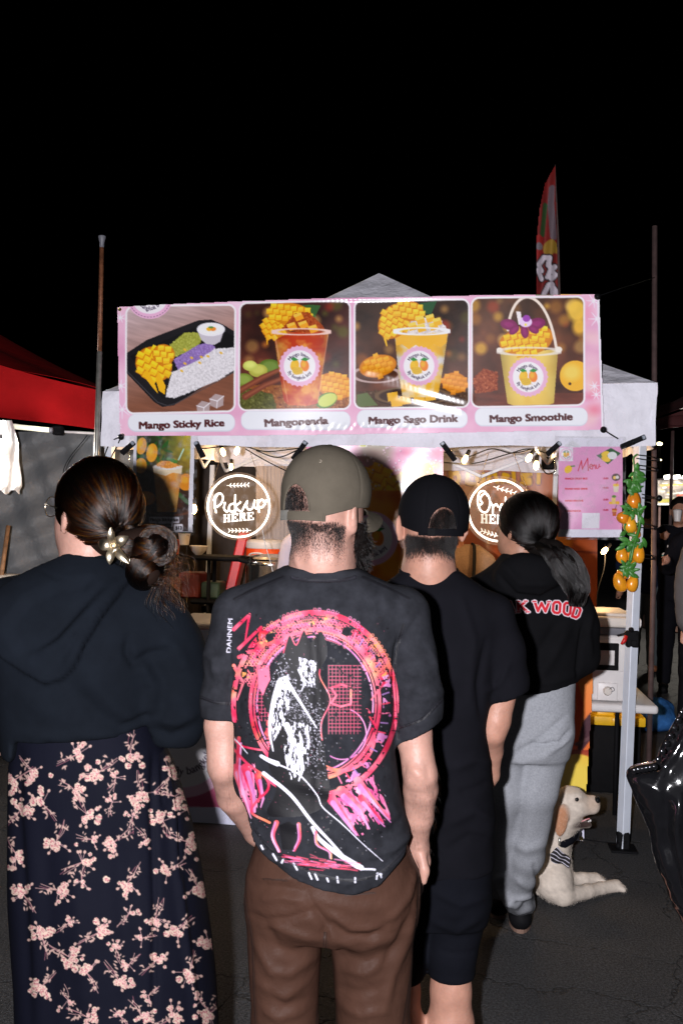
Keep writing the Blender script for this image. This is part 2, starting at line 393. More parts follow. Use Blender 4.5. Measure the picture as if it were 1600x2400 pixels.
# ------------------------------------------------------------------ solids from distance fields (bodies, clothes)
def smin(a, b, k):
    h = np.maximum(k - np.abs(a - b), 0) / k
    return np.minimum(a, b) - h * h * k * .25
class Field:
    def __init__(s, lo, hi, h, axes=None):
        s.ax = axes if axes is not None else [np.arange(lo[i], hi[i] + h, h) for i in range(3)]
        s.F = np.full([len(a) for a in s.ax], 0.5, np.float32)
    def sub(s, lo, hi):
        sl = tuple(slice(max(0, np.searchsorted(s.ax[i], lo[i]) - 1), min(len(s.ax[i]), np.searchsorted(s.ax[i], hi[i]) + 1)) for i in range(3))
        x = s.ax[0][sl[0]].astype(np.float32)[:, None, None]; y = s.ax[1][sl[1]].astype(np.float32)[None, :, None]; z = s.ax[2][sl[2]].astype(np.float32)[None, None, :]
        return sl, x, y, z
    def comb(s, sl, d, k, cut=False):
        if d.size == 0: return s
        if cut: s.F[sl] = -smin(-s.F[sl], d, k) if k else np.maximum(s.F[sl], -d)
        else: s.F[sl] = smin(s.F[sl], d, k) if k else np.minimum(s.F[sl], d)
        return s
    def cone(s, a, ra, b, rb, k=.03, fy=1.0, cut=False):
        """capsule with a radius that tapers from ra to rb; fy flattens it front to back"""
        a = np.array(a, float); b = np.array(b, float); m = max(ra, rb) * max(1, 1) + k + .03
        sl, x, y, z = s.sub(np.minimum(a, b) - m, np.maximum(a, b) + m)
        e = b - a; L2 = max((e ** 2).sum(), 1e-9)
        t = np.clip(((x - a[0]) * e[0] + (y - a[1]) * e[1] + (z - a[2]) * e[2]) / L2, 0, 1)
        d = np.sqrt((x - a[0] - t * e[0]) ** 2 + ((y - a[1] - t * e[1]) / fy) ** 2 + (z - a[2] - t * e[2]) ** 2) - (ra + (rb - ra) * t)
        return s.comb(sl, d.astype(np.float32), k, cut)
    def chain(s, pts, k=.03, fy=1.0, cut=False):
        for (a, ra), (b, rb) in zip(pts[:-1], pts[1:]): s.cone(a, ra, b, rb, k, fy, cut)
        return s
    def ell(s, c, r, k=.03, rot=None, cut=False):
        c = np.array(c, float); r = np.array(r, float); m = r.max() + k + .03
        sl, x, y, z = s.sub(c - m, c + m); dx, dy, dz = x - c[0], y - c[1], z - c[2]
        if rot is not None:
            q = np.array(rot.transposed())
            dx, dy, dz = (q[0, 0] * dx + q[0, 1] * dy + q[0, 2] * dz, q[1, 0] * dx + q[1, 1] * dy + q[1, 2] * dz, q[2, 0] * dx + q[2, 1] * dy + q[2, 2] * dz)
        k0 = np.sqrt((dx / r[0]) ** 2 + (dy / r[1]) ** 2 + (dz / r[2]) ** 2); k1 = np.sqrt((dx / r[0] ** 2) ** 2 + (dy / r[1] ** 2) ** 2 + (dz / r[2] ** 2) ** 2)
        d = np.where(k1 > 1e-6, k0 * (k0 - 1) / np.maximum(k1, 1e-6), -r.min())
        return s.comb(sl, d.astype(np.float32), k, cut)
    def stack(s, rows, k=.03, p=2.2, cut=False):
        """rows (z, x_left, x_right, y_back, y_front): a trunk of rounded cross-sections"""
        rows = sorted(rows); Z = np.array([r[0] for r in rows]); A = np.array([r[1:] for r in rows])
        lo = (A[:, 0].min() - .05, A[:, 2].min() - .05, Z[0] - .05); hi = (A[:, 1].max() + .05, A[:, 3].max() + .05, Z[-1] + .05)
        sl, x, y, z = s.sub(lo, hi); zz = np.clip(z, Z[0], Z[-1])
        # smooth interpolation of the profile
        def it(c):
            zi = zz.ravel(); v = np.interp(zi, Z, A[:, c]); h = (Z[-1] - Z[0]) * .018
            v = (v * 2 + np.interp(np.clip(zi - h, Z[0], Z[-1]), Z, A[:, c]) + np.interp(np.clip(zi + h, Z[0], Z[-1]), Z, A[:, c])) / 4
            return v.reshape(zz.shape).astype(np.float32)
        xl, xr, yb, yf = it(0), it(1), it(2), it(3)
        rx, ry = (xr - xl) / 2, (yf - yb) / 2
        q = (np.abs((x - (xl + xr) / 2) / rx) ** p + np.abs((y - (yb + yf) / 2) / ry) ** p) ** (1 / p)
        d = (q - 1) * np.minimum(rx, ry); dz = np.abs(z - zz)
        d = np.where(dz > 0, np.sqrt(np.maximum(d, 0) ** 2 + dz ** 2), d)
        return s.comb(sl, d.astype(np.float32), k, cut)
    def plane_cut(s, fn):
        """keep where fn(x, y, z) <= 0"""
        x, y, z = s.ax[0].astype(np.float32)[:, None, None], s.ax[1].astype(np.float32)[None, :, None], s.ax[2].astype(np.float32)[None, None, :]
        s.F = np.maximum(s.F, np.broadcast_to(fn(x, y, z), s.F.shape).astype(np.float32)); return s
    def mesh(s):
        F = np.pad(s.F, 1, constant_values=.5); S = F < 0; ax = [np.concatenate([[a[0] * 2 - a[1]], a, [a[-1] * 2 - a[-2]]]) for a in s.ax]
        n = np.zeros([k - 1 for k in F.shape], np.int8)
        for o in np.ndindex(2, 2, 2): n += S[o[0]:F.shape[0] - 1 + o[0], o[1]:F.shape[1] - 1 + o[1], o[2]:F.shape[2] - 1 + o[2]]
        act = (n > 0) & (n < 8); idx = np.argwhere(act); ids = np.full(act.shape, -1, np.int32); ids[act] = np.arange(len(idx))
        acc = np.zeros((len(idx), 3)); cnt = np.zeros(len(idx)); cv = {}
        for o in np.ndindex(2, 2, 2): cv[o] = F[idx[:, 0] + o[0], idx[:, 1] + o[1], idx[:, 2] + o[2]].astype(float)
        for a in range(3):
            for o in np.ndindex(2, 2, 2):
                if o[a]: continue
                o2 = list(o); o2[a] = 1; va, vb = cv[o], cv[tuple(o2)]; m = (va < 0) != (vb < 0)
                t = np.where(m, va / np.where(va - vb == 0, 1, va - vb), 0)
                for b in range(3): acc[:, b] += np.where(m, t if b == a else o[b], 0)
                cnt += m
        loc = idx + acc / cnt[:, None]
        v = np.stack([np.interp(loc[:, b], np.arange(len(ax[b])), ax[b]) for b in range(3)], 1)
        faces = []
        for a in range(3):
            b, c = (a + 1) % 3, (a + 2) % 3
            s0 = [slice(1, -1)] * 3; s1 = [slice(1, -1)] * 3; s0[a] = slice(0, -1); s1[a] = slice(1, None)
            d = S[tuple(s0)].astype(np.int8) - S[tuple(s1)].astype(np.int8)
            for sg in (1, -1):
                e = np.argwhere(d == sg)
                if len(e) == 0: continue
                e = e + np.array([0 if i == a else 1 for i in range(3)]); q = []
                for (db, dc) in ((0, 0), (-1, 0), (-1, -1), (0, -1)):
                    t = e.copy(); t[:, b] += db; t[:, c] += dc; q.append(ids[t[:, 0], t[:, 1], t[:, 2]])
                q = np.stack(q, 1); faces.append(q if sg == 1 else q[:, ::-1])
        return v, np.concatenate(faces)
def vnormals(v, f):
    n = np.cross(v[f[:, 2]] - v[f[:, 0]], v[f[:, 3]] - v[f[:, 1]]); N = np.zeros_like(v)
    for k in range(4): np.add.at(N, f[:, k], n)
    return N / np.maximum(np.linalg.norm(N, axis=1, keepdims=True), 1e-12)
def relax(v, f, it=2, lam=.5):
    for _ in range(it):
        acc = np.zeros_like(v); c = np.zeros(len(v))
        for a, b in ((0, 1), (1, 2), (2, 3), (3, 0)):
            np.add.at(acc, f[:, a], v[f[:, b]]); np.add.at(acc, f[:, b], v[f[:, a]]); np.add.at(c, f[:, a], 1); np.add.at(c, f[:, b], 1)
        v = v * (1 - lam) + lam * acc / c[:, None]
    return v
def folds(v, f, lst, ref=None, back=True):
    """lst of (points in photo px, half width px, height m): cloth folds pressed along a line. Height < 0 is a crease."""
    X, Y = to_px(v); N = vnormals(v, f); disp = np.zeros(len(v))
    for pts, wd, h in lst:
        p = np.array(pts, float); dmin = np.full(len(v), 1e9); tt = np.zeros(len(v)); n = len(p) - 1
        for i in range(n):
            e = p[i + 1] - p[i]; t = np.clip(((X - p[i, 0]) * e[0] + (Y - p[i, 1]) * e[1]) / max(1e-9, (e ** 2).sum()), 0, 1)
            q = np.hypot(X - p[i, 0] - t * e[0], Y - p[i, 1] - t * e[1]); m = q < dmin; dmin[m] = q[m]; tt[m] = (i + t[m]) / n
        disp += h * np.exp(-(dmin / wd) ** 2) * np.clip(np.sin(np.pi * (tt * .84 + .08)) * 1.6, 0, 1)
    if back: disp *= np.clip(-N[:, 1] * 1.6 + .25, 0, 1)
    return v + N * disp[:, None]
def decal(name, can, bvh, mat, parent, off=.0012, thr=.02, label=None, far=9, d0=.6):
    """print carried by a garment: a fine sheet that lies on it, kept only where there is ink"""
    I, A = can.down(); X, Y = can.grid()
    ink = A > thr; a, b = dirs(X, Y)
    need = ink.copy()
    need[1:] |= ink[:-1]; need[:-1] |= ink[1:]; need[:, 1:] |= need[:, :-1].copy(); need[:, :-1] |= need[:, 1:].copy()
    pos = np.zeros(X.shape + (3,)); ok = np.zeros(X.shape, bool); o = Vector((0, 0, CAM_H))
    for j, i in np.argwhere(need):
        d = Vector((a[j, i], 1.0, b[j, i])).normalized(); h = bvh.ray_cast(o + d * d0, d, far)
        if h[0] is not None:
            n = h[1] if h[1].dot(d) < 0 else -h[1]
            if n.dot(d) < -.12: pos[j, i] = h[0] - d * off / max(.25, -n.dot(d)) ; ok[j, i] = True
    f = grid_faces(can.ny, can.nx, ok)
    if len(f) == 0: return None
    z = pos[..., 1].ravel(); dz = z[f].max(1) - z[f].min(1); f = f[dz < .03]
    v, f, c = compact(pos.reshape(-1, 3), f, srgb(np.clip(I, 0, 1)).reshape(-1, 3))
    return mesh_obj(name, v, f, mat, parent, True, label, c)
def bvh_of(v, f): return BVHTree.FromPolygons([tuple(p) for p in v], [tuple(q) for q in f.tolist()])
def noise3(v, s, seed=0):
    r = np.random.default_rng(seed); out = np.zeros(len(v))
    for k in range(14):
        w = r.normal(size=3) / s * 2.2; out += np.sin(v @ w + r.random() * 6.28)
    return out / 14 * 1.9
# ------------------------------------------------------------------ materials of the place
M['asphalt'] = None
def asphalt():
    m = bpy.data.materials.new('asphalt'); m.use_nodes = True; nt = m.node_tree; N = nt.nodes; L = nt.links; b = N['Principled BSDF']
    tc = N.new('ShaderNodeTexCoord')
    def nz(s, d=6, r=.65):
        n = N.new('ShaderNodeTexNoise'); n.inputs['Scale'].default_value = s; n.inputs['Detail'].default_value = d; n.inputs['Roughness'].default_value = r
        L.new(tc.outputs['Object'], n.inputs['Vector']); return n
    big = nz(1.1); fine = nz(110, 2); vor = N.new('ShaderNodeTexVoronoi'); vor.inputs['Scale'].default_value = 170; L.new(tc.outputs['Object'], vor.inputs['Vector'])
    # cracks: edges of large warped cells
    wv = nz(2.2, 5); vm = N.new('ShaderNodeVectorMath'); vm.operation = 'MULTIPLY_ADD'; vm.inputs[1].default_value = (.55, .55, .55)
    L.new(wv.outputs['Color'], vm.inputs[0]); L.new(tc.outputs['Object'], vm.inputs[2])
    cr = N.new('ShaderNodeTexVoronoi'); cr.feature = 'DISTANCE_TO_EDGE'; cr.inputs['Scale'].default_value = 1.25; L.new(vm.outputs[0], cr.inputs['Vector'])
    cm = N.new('ShaderNodeMapRange'); cm.inputs['From Max'].default_value = .012; L.new(cr.outputs['Distance'], cm.inputs['Value'])
    ra = N.new('ShaderNodeValToRGB'); ra.color_ramp.elements[0].position = .32; ra.color_ramp.elements[0].color = (.014, .015, .017, 1)
    ra.color_ramp.elements[1].position = .72; ra.color_ramp.elements[1].color = (.036, .036, .037, 1); L.new(big.outputs['Fac'], ra.inputs['Fac'])
    mr = N.new('ShaderNodeMapRange'); mr.inputs['From Min'].default_value = .35; mr.inputs['From Max'].default_value = .75; mr.inputs['To Min'].default_value = .3; mr.inputs['To Max'].default_value = 2.9
    L.new(fine.outputs['Fac'], mr.inputs['Value'])
    x = N.new('ShaderNodeMix'); x.data_type = 'RGBA'; x.blend_type = 'MULTIPLY'; x.inputs['Factor'].default_value = 1; L.new(ra.outputs['Color'], x.inputs['A']); L.new(mr.outputs['Result'], x.inputs['B'])
    y = N.new('ShaderNodeMix'); y.data_type = 'RGBA'; y.blend_type = 'MULTIPLY'; y.inputs['Factor'].default_value = .6; L.new(x.outputs['Result'], y.inputs['A']); L.new(cm.outputs['Result'], y.inputs['B'])
    L.new(y.outputs['Result'], b.inputs['Base Color']); b.inputs['Roughness'].default_value = .82
    bp = N.new('ShaderNodeBump'); bp.inputs['Strength'].default_value = .7; bp.inputs['Distance'].default_value = .004; L.new(vor.outputs['Distance'], bp.inputs['Height'])
    b2 = N.new('ShaderNodeBump'); b2.inputs['Strength'].default_value = .8; b2.inputs['Distance'].default_value = .01; L.new(cm.outputs['Result'], b2.inputs['Height']); L.new(bp.outputs[0], b2.inputs['Normal'])
    L.new(b2.outputs[0], b.inputs['Normal']); return m
M['asphalt'] = asphalt()
M['canvas'] = material('white_canvas', (.76, .75, .82), .75, noise=(5, .10, 8), bump=(7, .8, .04), weave=(400, .1))
M['vinyl'] = material('printed_vinyl', (1, 1, 1), .26, attr=True, coat=.35, coat_rough=.12, bump=(60, .05, .002))
M['paper'] = material('printed_paper', (1, 1, 1), .5, attr=True, noise=(30, .02))
M['matte_print'] = material('printed_cloth', (1, 1, 1), .7, attr=True, noise=(60, .05))
M['white_paint'] = material('white_enamel', (.62, .66, .74), .35, noise=(14, .05), bump=(40, .05))
M['chrome'] = material('galvanised_tube', (.62, .60, .54), .38, metal=.85, noise=(25, .25), bump=(60, .1))
M['rust'] = material('rusty_tube', (.2, .075, .035), .55, metal=.35, noise=(40, .5), bump=(90, .3))
M['brown_pole'] = material('brown_pole', (.075, .045, .042), .7, noise=(20, .3))
M['black'] = material('black_plastic', (.006, .006, .007), .7, spec=.08, noise=(30, .2))
M['black_gloss'] = material('black_gloss', (.006, .006, .007), .08, coat=.5)
M['grey_plastic'] = material('grey_plastic', (.13, .13, .15), .5, noise=(20, .1))
M['white_plastic'] = material('white_plastic', (.66, .63, .62), .42, noise=(9, .06), bump=(30, .04))
M['cream'] = material('cream_plastic', (.6, .55, .5), .5, noise=(9, .06))
M['red_canopy'] = material('red_canopy', (.20, .004, .005), .9, spec=.05, noise=(3, .2), bump=(8, .3, .02), trans=0)
M['tarp'] = material('grey_tarp', (.125, .13, .135), .5, noise=(3, .12), bump=(11, .5, .03), weave=(260, .25))
M['bulb'] = material('bulb_glass', (1, .75, .4), .1, emit=(1, .60, .24), emit_s=12)
M['neon'] = material('neon_tube', (1, 1, 1), .3, emit=(1, .88, .72), emit_s=2.6)
M['neon_dim'] = material('neon_letter', (1, 1, 1), .3, emit=(1, .84, .66), emit_s=1.15)
M['chain'] = material('brass_chain', (.5, .35, .22), .3, metal=1)
M['wood'] = material('wood_stick', (.22, .11, .05), .7, noise=(30, .4))
M['steel'] = material('stainless', (.62, .6, .58), .16, metal=1, noise=(12, .1), bump=(30, .05))
M['orange'] = material('orange_plastic', (.75, .075, .008), .38, noise=(10, .08))
M['red'] = material('red_plastic', (.5, .01, .012), .4, noise=(9, .1))
M['yellow'] = material('yellow_plastic', (.72, .42, .012), .42, noise=(12, .08), bump=(50, .08))
def acrylic(name, tint=(1, 1, 1), rough=.02, smudge=.25, glow=0):
    m = bpy.data.materials.new(name); m.use_nodes = True; nt = m.node_tree; N = nt.nodes; L = nt.links; N.remove(N['Principled BSDF'])
    t = N.new('ShaderNodeBsdfTransparent'); t.inputs[0].default_value = tint + (1,); g = N.new('ShaderNodeBsdfGlossy'); g.inputs['Roughness'].default_value = rough
    d = N.new('ShaderNodeBsdfDiffuse'); d.inputs[0].default_value = (.8, .8, .85, 1); fr = N.new('ShaderNodeFresnel'); fr.inputs[0].default_value = 1.49
    tc = N.new('ShaderNodeTexCoord'); nz = N.new('ShaderNodeTexNoise'); nz.inputs['Scale'].default_value = 22; nz.inputs['Detail'].default_value = 8; L.new(tc.outputs['Object'], nz.inputs['Vector'])
    mr = N.new('ShaderNodeMapRange'); mr.inputs['From Min'].default_value = .5; mr.inputs['From Max'].default_value = .8; mr.inputs['To Max'].default_value = smudge; L.new(nz.outputs['Fac'], mr.inputs['Value'])
    a = N.new('ShaderNodeMixShader'); L.new(mr.outputs[0], a.inputs[0]); L.new(t.outputs[0], a.inputs[1]); L.new(d.outputs[0], a.inputs[2])
    if glow:
        e = N.new('ShaderNodeEmission'); e.inputs[0].default_value = (1, .62, .38, 1); e.inputs[1].default_value = glow; ad = N.new('ShaderNodeAddShader'); L.new(a.outputs[0], ad.inputs[0]); L.new(e.outputs[0], ad.inputs[1]); a = ad
    b = N.new('ShaderNodeMixShader'); L.new(fr.outputs[0], b.inputs[0]); L.new(a.outputs[0], b.inputs[1]); L.new(g.outputs[0], b.inputs[2])
    L.new(b.outputs[0], N['Material Output'].inputs[0]); return m
M['acrylic'] = acrylic('clear_acrylic', (.97, .95, .95), .03, .12)
M['glow_disc'] = acrylic('glow_acrylic', (.97, .95, .93), .03, .18, .085)  # weak emission added over the whole disc for scattered neon light
M['sleeve'] = acrylic('clear_sleeve', (.98, .98, .98), .12, .16)

# ------------------------------------------------------------------ the ground and the night sky
mb = MB(); n = 40
mb.sheet([[(-60 + 120 * i / n, -8 + 128 * j / n, 0) for i in range(n + 1)] for j in range(n + 1)])
tag(mb.build('ground', M['asphalt'], smooth=False, loc=(0, 0, 0)), 'dark cracked asphalt of the car park the market stands on', kind='structure')
mb = MB()
a, b = P(1495, 1388, 0), None
ya, yb = P(1448, 1428, 1), P(1560, 1530, 1)
def ground_at(px, py):
    x, z = dirs(px, py); d = -CAM_H / z; return np.array([x * d, d, 0.004])
g = [ground_at(1510, 1395), ground_at(1530, 1397), ground_at(1600, 1450), ground_at(1600, 1438)]
o = MB().add(g, [(0, 1, 2, 3)]).build('parking_line', material('worn_yellow_paint', (.42, .36, .12), .8, noise=(30, .5)))
tag(o, 'worn yellow parking bay line painted on the asphalt behind the stall', kind='structure')

# ------------------------------------------------------------------ the white pop-up stall
def prj(px, py, d): return np.array(P(px, py, d))
FLp = prj(243, 1200, 5.30); FRp = prj(1490, 1200, 5.00)       # front legs
FL2, FR2 = FLp[:2], FRp[:2]
fdir = (FR2 - FL2) / np.linalg.norm(FR2 - FL2); bdir = np.array([-fdir[1], fdir[0]]); DEPTH = 2.85
BL2, BR2 = FL2 + bdir * DEPTH, FR2 + bdir * DEPTH
def front(off=0.0):
    """the plane of the stall's front, moved towards the customers by off"""
    p = FL2 - bdir * off
    return (np.array([p[0], p[1], CAM_H]), np.array([bdir[0], bdir[1], 0.0]))
def F3(px, py, off=0.0):
    pl = front(off); return on_plane(px, py, *pl)
def at(f, b, z):  # f metres right of the left front leg, b metres back
    q = FL2 + fdir * f + bdir * b; return np.array([q[0], q[1], z])
WID = np.linalg.norm(FR2 - FL2)
tent = thing('market_stall_canopy', 'white pop-up canopy with peaked roof over the mango stall', 'canopy', at(WID / 2, DEPTH / 2, 0))
EV = 2.30; VB = 2.03
def cloth_roof():
    n = 22; rows = []
    apex = F3(888, 640, -DEPTH / 2); ax = np.array([apex[0], apex[1], apex[2]])
    ov = .07; c = [at(.005, -ov, EV - .05), at(WID + ov, -ov, EV + .03), at(WID + ov, DEPTH + ov, EV), at(.005, DEPTH + ov, EV)]
    v = []; f = []
    for k in range(4):
        A, B = c[k], c[(k + 1) % 4]; base = len(v)
        for j in range(n + 1):
            t = j / n
            for i in range(n + 1):
                s = i / n; e = A * (1 - s) + B * s; p = e * (1 - t) + ax * t
                p = p.copy(); p[2] -= .10 * math.sin(math.pi * t) * (1 - abs(2 * s - 1) * .75) + .02 * math.sin(s * 9 + k) * (1 - t) * t
                v.append(p)
        for j in range(n):
            for i in range(n): f.append((base + j * (n + 1) + i, base + j * (n + 1) + i + 1, base + (j + 1) * (n + 1) + i + 1, base + (j + 1) * (n + 1) + i))
    mesh_obj('canopy_roof', v, f, M['canvas'], tent, True)
cloth_roof()
def valance(A, B, name='valance', seed=1, zt=(EV, EV), zb=(VB, VB), ripple=.017):
    n, m = 90, 14; g = []
    for j in range(m + 1):
        t = j / m; row = []
        for i in range(n + 1):
            s = i / n; p = A * (1 - s) + B * s; out = np.array([-(B - A)[1], (B - A)[0]]) / np.linalg.norm(B - A) * -1
            w = ripple * t * (math.sin(s * 37 + seed) + .6 * math.sin(s * 71 + 2 * seed + t * 2)) + .006 * math.sin(t * 9 + s * 12)
            top = zt[0] * (1 - s) + zt[1] * s; bot = zb[0] * (1 - s) + zb[1] * s
            row.append((p[0] - out[0] * w * -1, p[1] - out[1] * w * -1, top * (1 - t) + bot * t - .006 * math.sin(s * 23) * t))
        g.append(row)
    mb = MB(); mb.sheet(g, .003); return mb.build(name, M['canvas'], tent, smooth='auto')
ov = .07
cA, cB, cC, cD = at(.005, -ov, 0)[:2], at(WID + ov, -ov, 0)[:2], at(WID + ov, DEPTH + ov, 0)[:2], at(.005, DEPTH + ov, 0)[:2]
zl = F3(240, 905, ov)[2]; zr = F3(1530, 915, ov)[2]; zlb = F3(240, 1046, ov)[2]; zrb = F3(1530, 1047, ov)[2]
valance(cA, cB, zt=(EV - .05, EV + .03), zb=(zlb, zrb), seed=1)
valance(cB, cC, zt=(EV + .03, EV), zb=(zrb, VB), seed=5)
valance(cD, cC, zt=(EV, EV), zb=(VB - .02, VB - .02), seed=9); valance(cA, cD, zt=(EV - .05, EV), zb=(zlb, VB), seed=3)
def leg(base, top, r=.021):
    mb = MB(); d = Vector(top) - Vector(base); q = d.to_track_quat('Z', 'Y').to_matrix() @ Matrix.Rotation(math.atan2(fdir[1], fdir[0]), 3, 'Z')
    mid = (Vector(base) + Vector(top)) / 2; mb.box(mid, (r * 2, r * 2, d.length), .003, q)
    return mb
fr_base = ground_at(1458, 1992); fr_top = F3(1501, 1050, 0); fr_top = Vector(fr_top); fr_top.z = EV - .02
leg(fr_base, fr_top, .024).build('canopy_leg', M['white_paint'], tent)
leg(at(0, 0, 0), at(.03, 0, EV - .06)).build('canopy_leg', M['white_paint'], tent)
bl = prj(484, 1440, 8.1); leg((bl[0] - .01, bl[1], 0), P(500, 1060, 8.1) + [0, 0, .1], .018).build('canopy_leg', M['white_paint'], tent)
br = prj(1292, 1250, 8.0); leg((br[0], br[1], 0), (br[0] + .02, br[1], EV - .05), .018).build('canopy_leg', M['white_paint'], tent)
# slide bracket with red latch on the right front leg, foot plate
def lerp(a, b, t): return Vector(a) * (1 - t) + Vector(b) * t
sl = lerp(fr_base, fr_top, .54); zz = F3(1490, 1497, 0)[2]; sl = lerp(fr_base, fr_top, (zz) / fr_top.z)
Rz = Matrix.Rotation(math.atan2(fdir[1], fdir[0]), 3, 'Z')
mb = MB(); mb.box(sl, (.062, .064, .084), .006, Rz); mb.box(sl + Vector((0, -.036, -.02)), (.03, .01, .03), .003, Rz)
for dz in (-.025, .025): mb.ball(sl + Vector((.014, -.034, dz)), .005)
br_ = mb.build('slide_bracket', M['black'], tent, smooth='auto')
mb = MB(); mb.tube([sl + Vector((-.034, -.02, .015)), sl + Vector((-.044, -.025, -.008)), sl + Vector((-.06, -.03, -.026))], [.01, .011, .006], 8); mb.build('latch', M['red'], br_, True)
mb = MB(); mb.box((fr_base[0], fr_base[1], .008), (.13, .13, .012), .003, Rz); mb.box((fr_base[0], fr_base[1], .05), (.06, .06, .085), .006, Rz); mb.ball((fr_base[0], fr_base[1] - .034, .05), .008)
mb.build('foot_plate', M['black'], tent, smooth='auto')
mb = MB(); sb = lerp((bl[0], bl[1], 0), P(500, 1060, 8.1), (P(487, 1355, 8.1)[2]) / P(500, 1060, 8.1)[2]); mb.box(sb, (.06, .06, .09), .006); mb.build('slide_bracket', M['black'], tent, smooth='auto')
mb = MB(); q = V(503, 1075, 8.0); mb.box(q, (.09, .07, .1), .01); mb.build('corner_joint', M['black'], tent, smooth='auto')
q = V(1283, 1086, 7.3); mb = MB(); mb.box(q, (.09, .07, .09), .01, Rz); mb.build('corner_joint', M['black'], tent, smooth='auto')
# scissor truss under the roof
def strut(a, b, w=.024, name='truss_bar'):
    d = Vector(b) - Vector(a); mb = MB(); mb.box((Vector(a) + Vector(b)) / 2, (w * .55, w, d.length), .002, d.to_track_quat('Z', 'Y').to_matrix()); return mb.build(name, M['white_paint'], tent)
for (A, B) in ((BL2, BR2), (FL2, BL2), (FR2, BR2)):
    A3, B3 = np.array([A[0], A[1], 0]), np.array([B[0], B[1], 0]); nseg = 4
    for k in range(nseg):
        s0, s1 = A3 + (B3 - A3) * (k / nseg), A3 + (B3 - A3) * ((k + 1) / nseg)
        strut(s0 + [0, 0, EV - .04], s1 + [0, 0, EV - .34]); strut(s0 + [0, .02, EV - .34], s1 + [0, .02, EV - .04])
strut(F3(1255, 1046, -.3), V(1283, 1086, 7.3), .03); strut(F3(1300, 1062, -.3) , V(1283, 1086, 7.3), .03)

# ------------------------------------------------------------------ the food banner
def mango_logo(c, cx, cy, r, tilt=0, words_=('Mango lover', 'By bangkok boy'), ring=(226, 176, 205), star=True):
    c.ell(cx, cy, r, r, ring); c.ell(cx, cy, r * .80, r * .80, (236, 232, 245))
    for k in range(26 if star else 0):
        a = k * 2 * math.pi / 26; c.ell(cx + r * .98 * math.cos(a), cy + r * .98 * math.sin(a), r * .07, r * .07, ring)
    ink = (42, 30, 48)
    c.arc_text(words_[0], cx, cy, r * .52, 150 + tilt, 36 + tilt, ink, r * .27, 1.2); c.arc_text(words_[1], cx, cy, r * .68, 208 + tilt, 332 + tilt, ink, r * .25, 1.2, True)
    for sx, cc in ((-.24, (240, 178, 40)), (.26, (232, 130, 48))):
        x, y = cx + sx * r, cy - .03 * r
        c.ell(x, y, r * .22, r * .30, cc, rot=-12 if sx > 0 else 12); c.ell(x - r * .05, y - r * .06, r * .12, r * .16, (250, 196, 60), .7, soft=r * .05)
        c.poly([(cx + sx * r * .2, y - r * .28), (x - r * .02, y - r * .42), (x + sx * r * .9, y - r * .32), (x + sx * r * .2, y - r * .22)], (44, 140, 60))
    x, y = cx - .10 * r, cy + .24 * r; c.ell(x, y, r * .27, r * .2, (240, 205, 70))
    for k in range(-3, 4):
        c.line([(x + k * r * .07 - r * .12, y - r * .15), (x + k * r * .07 + r * .1, y + r * .15)], r * .016, (190, 140, 40), .8)
        c.line([(x - r * .24, y + k * r * .055 + r * .03), (x + r * .24, y + k * r * .055 - r * .03)], r * .016, (190, 140, 40), .8)
def bokeh(c, x0, y0, x1, y1, base, spots, n, seed, rmin=6, rmax=22):
    w = c.win(x0, y0, x1, y1); X, Y = c.X[w], c.Y[w]
    t = np.clip((Y - y0) / (y1 - y0), 0, 1)[..., None]; nn = vnoise(X, Y, 50, seed)[..., None]
    colr = np.array(base[0]) * (1 - t) + np.array(base[1]) * t; c.put(w, np.ones(X.shape), np.clip(colr * (1 + .55 * nn) / 255, 0, 1))
    r = np.random.default_rng(seed)
    for k in range(n):
        c.ell(r.uniform(x0, x1), r.uniform(y0, y0 + (y1 - y0) * .6), *(2 * [r.uniform(rmin, rmax)]), spots[r.integers(len(spots))], r.uniform(.25, .75), soft=rmax * .35)
def cubes(c, cx, cy, rx, ry, step, tilt=20, seed=0, base=(246, 178, 26)):
    """a scored mango half: rows of cut cubes on a dome"""
    r = np.random.default_rng(seed); c.ell(cx, cy, rx, ry, (196, 112, 8), rot=tilt); c.ell(cx, cy, rx * .93, ry * .93, (214, 132, 12), rot=tilt, soft=3)
    co, si = math.cos(R(tilt)), math.sin(R(tilt))
    for j in range(-8, 9):
        for i in range(-8, 9):
            x = (i + .5 * (j % 2)) * step; y = j * step * .82
            if (x / rx) ** 2 + (y / ry) ** 2 > .92: continue
            k = r.uniform(.93, 1.04); px, py = cx + x * co - y * si, cy + x * si + y * co; h = step * .455
            q = [(px + (a * co - b * si) * h * (1 + .06 * r.normal()), py + (a * si + b * co) * h * (1 + .06 * r.normal())) for a, b in ((-1, -.7), (.8, -1), (1, .7), (-.8, 1))]
            bb = np.array(base) * k; c.poly(q, np.clip(bb, 0, 255)); c.poly([q[0], q[1], ((q[1][0] + q[2][0]) / 2, (q[1][1] + q[2][1]) / 2), ((q[0][0] + q[3][0]) / 2, (q[0][1] + q[3][1]) / 2)], np.clip(bb * 1.06 + 14, 0, 255), .7); c.line([q[2], q[3]], step * .14, (196, 116, 10), .55)
def granules(c, poly, base, seed, n, r0=1.6, spread=26):
    c.poly(poly, np.array(base) * .9); p = np.array(poly, float); r = np.random.default_rng(seed); lo, hi = p.min(0), p.max(0)
    q = r.uniform(lo, hi, (n, 2)); q = q[in_poly(q[:, 0], q[:, 1], poly)]; spread = spread * .6
    for x, y in q: c.ell(x, y, r0 * r.uniform(.7, 1.5), r0 * r.uniform(.6, 1), np.clip(np.array(base) + r.normal(0, spread), 0, 255), rot=r.uniform(0, 180), soft=.5)
